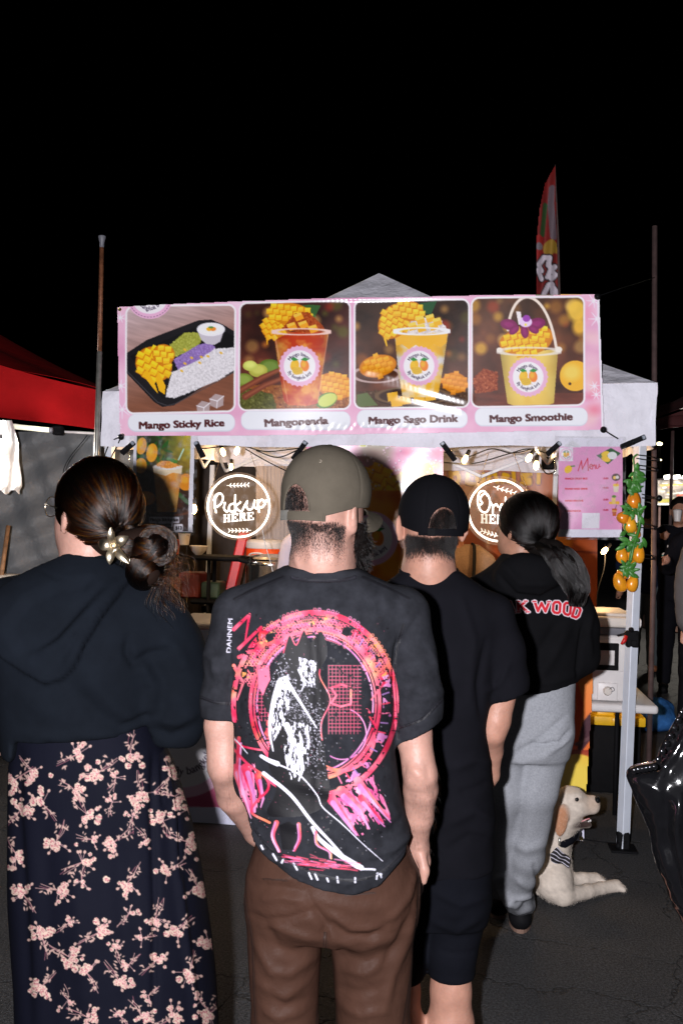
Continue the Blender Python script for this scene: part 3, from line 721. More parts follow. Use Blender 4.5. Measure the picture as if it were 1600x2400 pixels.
def liquid(c, poly, ca, cb, seed, s=22, stretch=1.0):
    p = np.array(poly, float); w = c.win(p[:, 0].min(), p[:, 1].min(), p[:, 0].max(), p[:, 1].max()); X, Y = c.X[w], c.Y[w]
    m = in_poly(X, Y, poly).astype(float); t = np.clip(.5 + 1.3 * vnoise(X + 14 * vnoise(X, Y, s, seed + 9), Y * stretch, s, seed), 0, 1)[..., None]
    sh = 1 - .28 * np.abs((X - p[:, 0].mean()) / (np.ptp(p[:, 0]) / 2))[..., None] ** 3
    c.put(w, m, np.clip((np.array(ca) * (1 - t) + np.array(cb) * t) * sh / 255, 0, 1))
def banner_canvas():
    c = Can(268, 680, 1420, 1030, 1.55, (226, 170, 196))
    X, Y = c.X, c.Y; n1 = vnoise(X, Y, 120, 3)[..., None]; n2 = vnoise(X, Y, 40, 5)[..., None]
    c.I = np.clip((np.array([229, 178, 204]) + n1 * np.array([18, 34, 26]) + n2 * np.array([8, 14, 8])) / 255, 0, 1)
    r = np.random.default_rng(2)
    for k in range(12): c.ell(r.uniform(1370, 1410), r.uniform(700, 1000), r.uniform(10, 26), r.uniform(10, 26), [(236, 205, 190), (230, 130, 160), (240, 200, 210)][k % 3], .45, soft=10)
    c.ell(1392, 960, 16, 12, (226, 90, 120), .5, soft=9); c.ell(1380, 930, 14, 8, (222, 90, 125), .45, soft=8)
    for fx, fy, s in ((1390, 705, 17), (1398, 747, 20), (1392, 905, 12), (1396, 925, 12), (283, 745, 12), (284, 905, 16), (287, 960, 22), (276, 1000, 10)):
        for k in range(7):
            a = k * .9 + fx; c.line([(fx, fy), (fx + s * math.cos(a), fy + s * math.sin(a))], 3.4, (246, 232, 244), .8, w1=1.2)
    top = lambda x: 712 + (x - 290) * (690 - 712) / (1370 - 290)
    panels = [(299, 549), (564, 818), (833, 1096), (1107, 1366)]
    ptops = [(721, 716), (712, 708), (707, 704), (701, 697)]; pbots = [(968, 961), (961, 955), (955, 951), (951, 947)]
    pills = [(300, 552, 970, 1012), (566, 821, 964, 1008), (836, 1095, 960, 1003), (1112, 1376, 955, 999)]
    names = [('Mango Sticky Rice', 327, 1005, 526, 999), ('Mangoneada', 622, 1000, 768, 993), ('Mango Sago Drink', 865, 994, 1072, 988), ('Mango Smoothie', 1148, 989, 1340, 984)]
    for k, (x0, x1) in enumerate(panels):
        yt, yb = sum(ptops[k]) / 2, sum(pbots[k]) / 2; sk = (ptops[k][1] - ptops[k][0]) / (x1 - x0)
        w = c.win(x0 - 8, yt - 12, x1 + 8, yb + 12); Xw, Yw = c.X[w], c.Y[w] - 0; Yw = Yw - (Xw - (x0 + x1) / 2) * sk
        d = rr_sdf(Xw, Yw, x0, yt, x1, yb, 15); c.put(w, np.clip(.5 - (d - 4.5) / 1.6, 0, 1), (240, 232, 240))
        cl = np.zeros(c.X.shape); cl[w] = np.clip(.5 - d / 1.4, 0, 1); c.clip = cl
        if k == 0:
            wd = (196, 168, 168), (130, 84, 66); w2 = c.win(x0 - 3, yt - 8, x1 + 3, yb + 8); X2, Y2 = c.X[w2], c.Y[w2]
            t = np.clip((Y2 - 700 + (X2 - 299) * .35) / 260, 0, 1)[..., None]; st = vnoise(X2 * .25 + Y2 * .1, (Y2 - X2 * .25) * 2.4, 14, 4)[..., None]
            c.put(w2, np.ones(X2.shape), np.clip((np.array([206, 186, 192]) * (1 - t) + np.array([126, 78, 58]) * t) * (1 + .12 * st) / 255, 0, 1))
            Z = crop(220, 640, 600); z = lambda L: [Z(*q) for q in L]
            c.poly(z([(190, 500), (330, 410), (640, 290), (720, 285), (800, 320), (930, 400), (930, 470), (880, 600), (700, 680), (490, 810), (420, 820), (370, 790), (200, 610)]), (22, 20, 24))
            c.poly(z([(225, 510), (650, 318), (720, 312), (900, 410), (900, 560), (500, 760), (420, 770)]), (12, 11, 14))
            c.line(z([(205, 600), (390, 790), (450, 812), (500, 800), (860, 610)]), 2.2, (70, 68, 74), .8)
            granules(c, z([(470, 440), (560, 365), (640, 365), (660, 410), (640, 450), (500, 515)]), (160, 164, 64), 1, 700, 1.7, 22)
            granules(c, z([(490, 530), (560, 490), (640, 440), (720, 425), (750, 470), (640, 560), (520, 598)]), (150, 120, 188), 2, 700, 1.7, 22)
            granules(c, z([(480, 610), (650, 530), (740, 465), (900, 455), (900, 570), (760, 660), (500, 765), (440, 760)]), (226, 222, 226), 3, 1900, 1.9, 9)
            for q in ((560, 470), (600, 520), (660, 515), (700, 510), (780, 490), (560, 555), (540, 600), (650, 550)): c.ell(*Z(*q), 4, 2.6, (226, 178, 60), rot=30)
            cubes(c, *Z(370, 560), 44, 40, 19, 35, 5, (244, 190, 24)); cubes(c, *Z(430, 500), 26, 24, 17, 10, 8, (246, 196, 34))
            for q in ([(330, 590), (380, 690), (395, 740), (360, 700), (300, 620)], [(395, 600), (440, 690), (435, 745), (400, 720), (380, 650)]): c.poly(z(q), (240, 176, 20))
            c.poly(z([(634, 350), (800, 345), (775, 420), (740, 440), (690, 435), (660, 410)]), (196, 190, 200)); c.ell(*Z(718, 345), 33, 16, (232, 230, 240)); c.ell(*Z(718, 343), 27, 12, (244, 242, 250))
            mx, my = Z(718, 343); c.ell(mx - 4, my, 7, 5, (240, 176, 40)); c.ell(mx + 5, my, 7, 5, (232, 140, 50)); c.ell(mx, my - 4, 6, 2.5, (80, 140, 60))
            for q, s in (((755, 785), 17), ((672, 825), 16)):
                ix, iy = Z(*q); c.poly([(ix - s, iy - s * .3), (ix - s * .2, iy - s), (ix + s, iy - s * .7), (ix + s * .9, iy + s * .6), (ix, iy + s), (ix - s * .9, iy + s * .6)], (190, 180, 186), .75)
                c.line([(ix - s, iy - s * .3), (ix + s * .1, iy), (ix + s, iy - s * .7)], 1.6, (246, 244, 250)); c.line([(ix + s * .1, iy), (ix, iy + s)], 1.6, (240, 238, 246))
            mx, my = Z(355, 190)
            c.clip = None
            r0 = 52
            c.ell(352, 701, 52, 47, (228, 176, 208)); c.ell(352, 701, 41, 35, (238, 230, 244)); c.arc_text('bangkok b', 352, 698, 30, 220, 320, (40, 30, 48), 15, 1.2, True)
            for a in range(200, 342, 9): c.line([(352 + 48 * math.cos(R(a)), 701 - 43 * math.sin(R(a))), (352 + 48 * math.cos(R(a + 4)), 701 - 43 * math.sin(R(a + 4)))], 1.2, (90, 60, 90))
            c.poly([(268, 680), (450, 680), (450, 716 - 3), (268, 717)], (224, 176, 204), 1) if False else None
        else:
            cols = {1: ((52, 22, 18), (96, 44, 30)), 2: ((44, 30, 22), (104, 56, 38)), 3: ((74, 44, 24), (92, 46, 34))}[k]
            bokeh(c, x0, yt - 6, x1, yb + 6, cols, [(210, 120, 40), (150, 40, 26), (200, 150, 80), (90, 90, 30)] if k != 3 else [(232, 180, 60), (200, 140, 50), (170, 60, 30), (240, 200, 110)], 26, 11 + k, 5, 16)
            Z = crop(220, 640, 600) if k == 1 else crop(800, 640, 650); z = lambda L: [Z(*q) for q in L]
            if k == 1:
                granules(c, [(560, 905), (820, 900), (820, 965), (560, 965)], (150, 84, 30), 5, 1100, 2.2, 40)
                granules(c, [(560, 905), (640, 925), (650, 962), (560, 962)], (84, 84, 26), 6, 500, 2.2, 26)
                for q, s, cc in (((1080, 580), 27, (84, 110, 30)), ((1010, 600), 22, (170, 170, 66)), ((960, 570), 17, (190, 196, 90)), ((920, 660), 24, (110, 130, 40))): c.ell(*Z(*q), s, s * .7, cc); c.ell(*Z(q[0], q[1] - 6), s * .7, s * .45, tuple(min(255, v + 40) for v in cc), .7, soft=3)
                for q in ([(900, 720), (1040, 640), (1130, 600)], [(930, 760), (1050, 690), (1150, 650)]): c.line(z(q), 15, (118, 56, 36), w1=10); c.line(z(q), 5, (156, 86, 58), .7)
                cubes(c, *Z(1480, 690), 44, 30, 15, 12, 7, (240, 160, 36)); cx, cy = Z(1425, 780); c.ell(cx, cy, 26, 17, (70, 120, 26), rot=-25); c.ell(cx + 2, cy - 1, 23, 14, (196, 206, 90), rot=-25)
                c.poly(z([(1260, 200), (1330, 195), (1390, 200), (1350, 280), (1300, 260)]), (52, 92, 44)); c.line(z([(1270, 200), (1360, 270)]), 1.5, (96, 140, 80))
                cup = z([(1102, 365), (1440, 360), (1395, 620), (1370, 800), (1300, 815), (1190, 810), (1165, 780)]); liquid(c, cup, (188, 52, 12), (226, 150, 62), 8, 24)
                cubes(c, *Z(1110, 330), 28, 32, 15, 62, 3, (248, 176, 30)); cubes(c, *Z(1200, 250), 52, 26, 16, 8, 4, (250, 182, 34)); granules(c, z([(1150, 350), (1230, 250), (1310, 240), (1400, 320), (1420, 355), (1300, 368)]), (168, 70, 18), 9, 500, 2, 26)
                for q in ((1285, 320), (1345, 345), (1215, 330), (1255, 270)): qx, qy = Z(*q); c.poly([(qx - 13, qy - 5), (qx + 6, qy - 11), (qx + 13, qy + 4), (qx - 5, qy + 11)], (240, 158, 36)); c.poly([(qx - 13, qy - 5), (qx + 6, qy - 11), (qx + 7, qy - 5), (qx - 10, qy + 2)], (252, 192, 70))
                c.line(z([(1060, 385), (1065, 440)]), 5, (244, 170, 30), w1=2); c.ell(*Z(1272, 362), 66, 7, (236, 200, 190), ring=1.4); c.line(z([(1108, 375), (1190, 790)]), 2, (236, 170, 140), .6); c.line(z([(1436, 375), (1372, 790)]), 2, (236, 170, 140), .6)
                mango_logo(c, *Z(1262, 572), 46)
            elif k == 2:
                granules(c, [(835, 918), (1098, 905), (1098, 960), (835, 960)], (84, 58, 40), 15, 900, 2.4, 26)
                c.poly([(835, 925), (860, 920), (885, 950), (835, 955)], (96, 110, 66)); c.ell(882, 878, 56, 18, (186, 160, 156), ring=2); cubes(c, *Z(205, 525), 44, 26, 15, -12, 14, (236, 156, 34)); cubes(c, *Z(640, 620), 30, 24, 14, 10, 15, (226, 140, 34))
                c.ell(*Z(400, 700), 90, 24, (60, 38, 30)); c.ell(*Z(400, 695), 84, 20, (110, 84, 60), ring=1.5)
                for q in ((290, 700), (360, 720), (440, 715), (310, 735), (500, 700)): qx, qy = Z(*q); c.poly([(qx - 14, qy - 9), (qx + 10, qy - 12), (qx + 14, qy + 7), (qx - 11, qy + 11)], (238, 178, 50))
                c.poly(z([(440, 170), (540, 155), (505, 235), (470, 225)]), (40, 84, 50))
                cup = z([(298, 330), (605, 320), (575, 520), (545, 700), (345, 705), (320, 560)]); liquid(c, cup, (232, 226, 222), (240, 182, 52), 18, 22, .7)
                c.poly(z([(302, 345), (600, 335), (592, 395), (560, 420), (520, 400), (470, 440), (420, 405), (380, 430), (340, 400), (308, 410)]), (238, 176, 40), .9)
                granules(c, z([(300, 330), (370, 270), (470, 250), (560, 270), (600, 320), (450, 345)]), (226, 216, 214), 19, 420, 2.2, 22)
                cubes(c, *Z(300, 270), 34, 46, 16, 38, 16, (250, 186, 40)); cubes(c, *Z(380, 210), 34, 24, 16, 12, 17, (250, 190, 46))
                for q in ((445, 265), (450, 310), (520, 300), (500, 255), (540, 275), (400, 300)): qx, qy = Z(*q); c.poly([(qx - 12, qy - 6), (qx + 7, qy - 11), (qx + 12, qy + 6), (qx - 6, qy + 11)], (242, 178, 44)); c.poly([(qx - 12, qy - 6), (qx + 7, qy - 11), (qx + 9, qy - 4), (qx - 9, qy + 1)], (254, 208, 90))
                c.line(z([(245, 370), (255, 410)]), 6, (250, 186, 40), w1=3); c.ell(*Z(452, 328), 63, 8, (240, 236, 240), ring=1.6)
                mango_logo(c, *Z(437, 525), 45)
            else:
                c.ell(*Z(1320, 580), 36, 36, (236, 176, 44)); c.ell(*Z(1300, 560), 20, 18, (252, 214, 110), .7, soft=8); c.ell(*Z(1290, 625), 3.4, 3.4, (60, 36, 20)); c.ell(*Z(1330, 210), 22, 26, (240, 196, 70), .9, soft=6); c.ell(*Z(1345, 300), 16, 20, (238, 186, 60), .9, soft=6)
                granules(c, z([(740, 600), (800, 540), (880, 560), (880, 660), (760, 680)]), (150, 66, 30), 25, 500, 2.4, 30)
                w2 = c.win(*Z(735, 680), *Z(1375, 760)); X2, Y2 = c.X[w2], c.Y[w2]; c.put(w2, np.ones(X2.shape), np.clip(np.array([104, 50, 36]) * (1 + .25 * vnoise(X2, Y2 * 5, 40, 6)[..., None]) / 255, 0, 1), .85)
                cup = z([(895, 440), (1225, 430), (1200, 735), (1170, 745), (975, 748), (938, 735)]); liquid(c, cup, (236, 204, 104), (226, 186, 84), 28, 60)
                cubes(c, *Z(1040, 385), 62, 32, 17, -6, 26, (248, 188, 28)); cubes(c, *Z(1120, 340), 34, 20, 17, 14, 27, (248, 190, 34))
                c.line(z(bez((940, 320), (960, 60), (1160, 60), (1215, 425), 22)), 6.5, (236, 220, 206)); c.ell(*Z(1060, 440), 72, 9, (232, 226, 220), ring=1.8, a=.8); c.ell(*Z(893, 433), 7, 6, (236, 226, 214)); c.ell(*Z(1228, 430), 8, 7, (236, 226, 214))
                c.poly(z([(985, 215), (1012, 218), (1020, 285), (1000, 290)]), (240, 226, 226))
                for q, a, s in (((945, 290), 10, 20), ((1100, 285), -12, 22), ((975, 320), -40, 14), ((1035, 330), 80, 15), ((1085, 315), 30, 14)): c.ell(*Z(*q), s, s * .62, (122, 18, 84), rot=a); c.ell(*Z(*q), s * .6, s * .3, (160, 40, 120), .6, rot=a, soft=2)
                c.ell(*Z(1040, 275), 15, 12, (228, 200, 240)); c.ell(*Z(1045, 255), 9, 8, (150, 60, 170)); c.ell(*Z(1040, 290), 3, 3, (240, 220, 80))
                mango_logo(c, *Z(1055, 585), 45, words_=('Mango slover', 'By bangkok boy'))
        c.clip = None
        x0, x1, y0, y1 = pills[k]; c.rrect(x0, y0, x1, y1, 19, (206, 210, 220)); c.rrect(x0 + 1, y0 + 1, x1 - 1, y1 - 3, 18, (226, 228, 236))
        s, xa, ya, xb, yb_ = names[k]; c.text(s, xa, ya, xb, yb_, (74, 26, 28), 23.5, 1.25)
    c.poly([(1250, 684), (1300, 684), (1296, 692), (1255, 693)], (80, 120, 60), .7); c.poly([(1296, 684), (1370, 684), (1360, 690), (1300, 691)], (238, 178, 50), .8)
    c.poly([(1398, 680), (1422, 680), (1422, 1030), (1408, 1030)], (232, 226, 244)) if False else c.line([(1401, 686), (1412, 1010)], 6, (230, 226, 244))
    return c
BANNER = [(275, 719), (560, 705), (840, 697), (1120, 692), (1404, 688), (1409, 850), (1415, 1008), (1130, 1013), (850, 1018), (560, 1022), (281, 1022)]
streaks = [((905, 884), (1090, 938), 13, .0050), ((860, 868), (960, 886), 9, .0032), ((930, 925), (1080, 958), 9, .0034)]
def banner_wave(X, Y):
    """slack vinyl: broad sag plus the pulled wrinkles that catch the flash"""
    w = .012 * np.sin((X - 300) / 190) * np.sin((Y - 700) / 110) + .006 * np.sin(X / 61 + Y / 90)
    for (a, b, wd, h) in streaks:
        e = np.array(b, float) - a; L2 = (e ** 2).sum(); t = np.clip(((X - a[0]) * e[0] + (Y - a[1]) * e[1]) / L2, 0, 1)
        q = np.hypot(X - a[0] - t * e[0], Y - a[1] - t * e[1]); w = w + h * np.exp(-(q / wd) ** 2) * (1 + .02 * np.sin((X - a[0]) * .6))
    # curled seam along the top centre and puckers along the lower hem
    tx = 705 - (X - 560) * .0245; g = np.exp(-((X - 860) / 160) ** 2)
    w = w + .005 * np.exp(-((Y - tx - 3) / 5.) ** 2) * g * (1 + .12 * np.sin(X * .6))
    pk = np.exp(-((Y - 1000 + (X - 800) * .012) / 7) ** 2) * np.exp(-((X - 830) / 130) ** 4)
    return w + .0014 * pk * np.sin(X * .22 + 3 * np.sin(X * .051)) + .0008 * pk * np.sin(X * .37 + Y * .2)
ban = thing('food_banner', 'long pink vinyl banner with four mango dessert pictures tied across the stall front', 'banner', F3(840, 1020, .14))
printed_sheet('banner_print', banner_canvas(), front(.14), M['vinyl'], ban, lambda X, Y: in_poly(X, Y, BANNER), banner_wave)
M['brass'] = material('brass_grommet', (.6, .45, .2), .25, metal=1)
for (x, y) in ((281, 725), (1398, 695), (1411, 1004), (288, 1020)): MB().lathe([(.004, -.002), (.009, -.003), (.009, .003), (.004, .002)], F3(x, y, .155), 16, Matrix.Rotation(R(90), 3, 'X')).build('grommet', M['brass'], ban, smooth='auto')

# ------------------------------------------------------------------ poles, flag, ropes, bungee balls
def tubes(name, label, cat, segs, group=None, n=14):
    """segs: list of (points, radius, material key, part name)"""
    b0 = segs[0][0]; lo = min((p for s in segs for p in s[0]), key=lambda q: q[2])
    t = thing(name, label, cat, (lo[0], lo[1], max(0, lo[2])), group)
    for pts, r, mk, pn in segs: mb = MB(); mb.tube(pts, r, n); mb.build(pn, M[mk], t, True)
    return t
d = 5.12
lt, lm, lb = V(239, 580, d), V(234, 824, d), V(225, 1110, d)
gx = lb + (lb - lm) * (lb.z / (lm.z - lb.z)); gx.z = 0
t = tubes('metal_pole', 'tall thin metal pole, rusty above and shiny below, standing beside the red tent', 'pole',
          [([gx, lb, lm], .0135, 'chrome', 'lower_tube'), ([lm, lt], .0115, 'rust', 'upper_tube')])
mb = MB(); mb.lathe([(.011, 0), (.012, .03), (.016, .045), (.02, .062), (.018, .066), (.001, .067)], V(239, 583, d), 16); mb.build('pole_cap', M['grey_plastic'], t, True)
d = 5.75; a, b = V(1533, 530, d), V(1531, 1330, d); g = b.copy(); g.z = 0
tubes('metal_pole', 'tall plain brown pole standing behind the right corner of the white stall', 'pole', [([g, b, a], .0155, 'brown_pole', 'tube')])
mb = MB(); mb.tube([F3(1398, 695, .16), V(1465, 672, 5.3), V(1533, 650, 5.73)], .0022, 5)
tag(mb.build('guy_rope', M['black'], smooth=True), 'thin dark rope from the banner corner up to the brown pole', 'rope')
def bungee(px, py, ends, label, off=.17):
    c = F3(px, py, off); t = thing('ball_bungee', label, 'bungee', c, 'ball bungees holding banners and garland')
    MB().ball(c, .0165, 16, 12).build('ball', M['black_gloss'], t, True)
    mb = MB()
    for e in ends: mb.tube(spline([c] + [F3(*q) if len(q) == 3 else F3(q[0], q[1], .06) for q in e], 4), .0032, 6)
    mb.build('cord', M['black'], t, True); return t
bungee(1399, 695, [[(1404, 700, .12), (1402, 705, .1)]], 'black ball bungee at the top right corner of the food banner')
bungee(284, 1024, [[(262, 1034), (248, 1060), (246, 1080, .05), (262, 1092, .04)], [(275, 1045), (262, 1070), (258, 1084, .03)]], 'black ball bungee below the bottom left corner of the food banner')
bungee(221, 1082, [[(240, 1078), (262, 1080, .05), (275, 1078, .03)], [(240, 1086), (258, 1088, .05), (272, 1085)]], 'black ball bungee on the left pole, upper one above the bun-haired woman')
bungee(219, 1107, [[(235, 1100), (256, 1096), (276, 1099)], [(240, 1106), (262, 1110), (277, 1106)]], 'black ball bungee on the left pole, lower one above the bun-haired woman')
bungee(1413, 1007, [[(1430, 1018, .15), (1447, 1028, .1)]], 'black ball bungee at the bottom right corner of the food banner')
bungee(1543, 1168, [[(1520, 1163), (1503, 1158)], [(1522, 1168), (1503, 1167)]], 'black ball bungee on the right stall leg beside the topmost plastic mango')
for y0, dx, lb_ in ((1072, 40, 'first cord loop down'), (1096, 38, 'second cord loop down'), (1232, 34, 'third cord loop down'), (1303, 30, 'lowest cord loop')):
    mb = MB(); mb.tube(spline([F3(1500 - (y0 - 1070) * .03 - 8, y0 - 6, .05), F3(1522, y0 - 2, .07), F3(1500 + dx, y0 + 4, .06)], 4), .003, 6); mb.tube(spline([F3(1490, y0 + 2, .05), F3(1515, y0 + 6, .07), F3(1500 + dx, y0 + 8, .06)], 4), .003, 6); mb.ball(F3(1501 + dx, y0 + 6, .06), .008)
    tag(mb.build('bungee_cord', M['black'], smooth=True), 'black elastic cord round the right stall leg, ' + lb_, 'cord', 'elastic cords on the right leg')
def clamp(px, py, ang, L, label, off=.10):
    """spring clamp: two handles and jaws, seen from the side"""
    t = thing('spring_clamp', label, 'clamp', F3(px, py, off), 'spring clamps holding the signs')
    ca, sa = math.cos(R(ang)), math.sin(R(ang)); c = Vector(F3(px, py, off)); u = Vector((fdir[0] * ca, fdir[1] * ca, sa)); w = Vector((-fdir[0] * sa, -fdir[1] * sa, ca)); o = Vector((bdir[0], bdir[1], 0)) * -1
    q = Matrix((u, w, o)).transposed()
    for s in (1, -1):
        mb = MB(); mb.box(c - u * L * .22 + o * .006 * s + w * .004 * s, (L * .56, .02, .007), .003, q @ Matrix.Rotation(R(6 * s), 3, 'Y')); mb.box(c + u * L * .26 + o * .004 * s, (L * .48, .026, .007), .003, q @ Matrix.Rotation(R(-5 * s), 3, 'Y')); mb.build('clamp_arm', M['black'], t, smooth='auto')
    mb = MB(); mb.tube([c - w * .014, c + w * .014], .008, 10); mb.build('spring', M['black_gloss'], t, True)
    mb = MB(); mb.box(c + u * L * .42 + o * .012, (.016, .02, .012), .003, q); mb.build('jaw_pad', material('clamp_pad', (.25, .28, .33), .4), t, smooth='auto')
clamp(702, 1056, 55, .115, 'black spring clamp at the top left edge of the hanging cup banner')
clamp(1050, 1058, -52 + 180, .115, 'black spring clamp at the top right edge of the hanging cup banner')
clamp(300, 1050, 42, .09, 'black spring clamp left of the smoothie poster')
clamp(468, 1054, 118, .09, 'black spring clamp right of the smoothie poster')
clamp(1296, 1052, 44, .09, 'black spring clamp at the top left corner of the pink menu')
clamp(1482, 1036, 25, .13, 'larger black spring clamp at the top right corner of the pink menu')
# feather flag far behind
c = Can(1245, 378, 1325, 720, 2.2, (120, 22, 20))
c.I *= 1 + .15 * vnoise(c.X, c.Y, 16, 3)[..., None]
c.line([(1292, 440), (1290, 480), (1296, 555)], 13, (104, 88, 96), w1=17); c.line([(1277, 480), (1270, 550)], 11, (40, 74, 34)); c.line([(1262, 560), (1258, 600)], 18, (150, 30, 28)); c.ell(1290, 582, 18, 20, (150, 116, 36)); c.ell(1262, 578, 9, 9, (120, 110, 118)); c.line([(1300, 600), (1300, 690)], 14, (120, 30, 26))
S = crop(1150, 350, 450, 1411)
for pts in ([(370, 890), (350, 850), (390, 790), (430, 800), (420, 850), (440, 880), (415, 940)], [(345, 890), (370, 950)], [(470, 860), (440, 890), (475, 920), (440, 955)], [(390, 1060), (420, 1000), (450, 990)], [(450, 1060), (450, 1000), (490, 1060)]):
    q = [S(*p) for p in pts]; c.line(q, 17, (30, 20, 22)); 
for pts in ([(370, 890), (350, 850), (390, 790), (430, 800), (420, 850), (440, 880), (415, 940)], [(345, 890), (370, 950)], [(470, 860), (440, 890), (475, 920), (440, 955)], [(390, 1060), (420, 1000), (450, 990)], [(450, 1060), (450, 1000), (490, 1060)]):
    c.line([S(*p) for p in pts], 11.5, (200, 190, 200))
flagpl = (np.array([0, 9.2, 0]), np.array([.1, 1, 0])); FP = [(1300, 386), (1302, 470), (1306, 560), (1309, 640), (1310, 720), (1254, 720), (1255, 560), (1262, 490), (1275, 430), (1290, 402)]
fl_ = thing('feather_flag', 'tall red feather flag with green and white figures behind the stall', 'flag', (*on_plane(1310, 700, *flagpl)[:2], 0))
printed_sheet('flag_cloth', c, flagpl, M['matte_print'], fl_, lambda X, Y: in_poly(X, Y, FP), lambda X, Y: .02 * np.sin(X / 5 + Y / 80))
mb = MB(); pts = [on_plane(x, y, *flagpl) for x, y in ((1300, 386), (1303, 470), (1307, 560), (1310, 700))]; pts.append([pts[-1][0], pts[-1][1], 0]); mb.tube(pts, [.004, .007, .01, .012, .014], 8); mb.build('flag_pole', M['brown_pole'], fl_, True)
# ------------------------------------------------------------------ hanging posters and menu
def sleeve(name, px4, off, parent):
    g = [F3(x, y, off) for x, y in px4]; mb = MB(); mb.sheet([[g[3], g[2]], [g[0], g[1]]], .0006); return mb.build(name, M['sleeve'], parent)
def smoothie_canvas():
    c = Can(312, 1016, 460, 1252, 1.3, (226, 224, 238)); Z = crop(200, 980, 500); z = lambda L: [Z(*q) for q in L]
    cl = in_poly(c.X, c.Y, z([(380, 122), (775, 125), (755, 832), (372, 826)])).astype(float); c.clip = cl
    w = c.win(310, 1010, 462, 1255); X, Y = c.X[w], c.Y[w]; t = np.clip((Y - 1015) / 150, 0, 1)[..., None]
    n = vnoise(X, Y, 22, 5)[..., None]; r = np.clip((X - 380) / 60, 0, 1)[..., None] * (1 - t)
    c.put(w, np.ones(X.shape), np.clip((np.array([44, 62, 28]) * (1 - t) + np.array([58, 32, 22]) * t) * (1 + .6 * n) / 255 + r * np.array([.6, .45, .05]), 0, 1))
    g = np.random.default_rng(4)
    for k in range(40): c.ell(g.uniform(365, 450), g.uniform(1018, 1110), 5, 5, [(230, 200, 60), (120, 140, 50), (200, 170, 50)][k % 3], .35, soft=4)
    for k in range(26): x, y = g.uniform(322, 400), g.uniform(1018, 1085); a = g.uniform(0, 180); c.ell(x, y, 11, 2.8, (34, 66 + g.integers(40), 26), .8, rot=a)
    for q, rx, ry in (((415, 205), 12, 20), ((492, 255), 13, 22), ((410, 350), 14, 18)):
        x, y = Z(*q); c.ell(x, y, rx, ry, (232, 158, 36), rot=8); c.ell(x - 3, y - 5, rx * .5, ry * .5, (252, 196, 80), .8, soft=3)
    for q, rx, ry in (((440, 590), 24, 17), ((740, 470), 18, 20)): x, y = Z(*q); c.ell(x, y, rx, ry, (226, 140, 30)); c.ell(x - 3, y - 5, rx * .5, ry * .4, (246, 180, 60), .7, soft=3)
    c.line(z([(690, 560), (755, 620)]), 10, (50, 84, 36)); c.ell(*Z(620, 690), 48, 10, (96, 52, 32)); c.ell(*Z(620, 680), 44, 8, (60, 34, 24))
    liquid(c, z([(498, 360), (713, 350), (672, 690), (530, 690)]), (246, 190, 110), (226, 146, 56), 3, 20)
    c.poly(z([(500, 362), (712, 352), (706, 410), (640, 400), (590, 425), (503, 400)]), (240, 214, 180)); c.ell(*Z(605, 358), 34, 7, (236, 226, 220)); granules(c, z([(520, 345), (560, 315), (640, 315), (690, 350), (600, 370)]), (232, 150, 60), 6, 160, 1.8)
    for q in ((640, 310), (660, 320), (615, 300)): c.ell(*Z(*q), 6, 4, (70, 130, 50))
    c.line(z([(685, 305), (722, 228)]), 3.4, (190, 230, 210)); c.line(z([(600, 690), (660, 665)]), 3, (200, 196, 200), .6)
    c.ell(*Z(410, 745), 16, 13, (70, 56, 46)); c.rrect(350, 1211, 421, 1226, 3, (226, 222, 236)); c.rrect(365, 1225, 406, 1234, 3, (216, 212, 226)); c.rrect(408, 1228, 429, 1245, 3, (230, 226, 240))
    c.text('Mango Stickyrice', 352, 1221, 418, 1221.5, (40, 20, 22), 10, .5); c.text('Smoothie', 368, 1232, 402, 1232, (40, 20, 22), 9, .5); c.text('$13', 412, 1241, 426, 1241, (30, 16, 20), 11, .6)
    c.clip = None; return c
po = thing('smoothie_poster', 'poster of a mango smoothie glass in a clear sleeve, priced $13, by the bun-haired woman', 'poster', F3(385, 1250, .09))
wv = lambda X, Y: .004 * np.sin((X + Y) / 31.)
printed_sheet('poster_print', smoothie_canvas(), front(.09), M['vinyl'], po, lambda X, Y: in_poly(X, Y, [(313, 1018), (457, 1019), (452, 1248), (312, 1246)]), wv)
sleeve('clear_sleeve', [(304, 1016), (464, 1019), (459, 1256), (302, 1252)], .10, po)
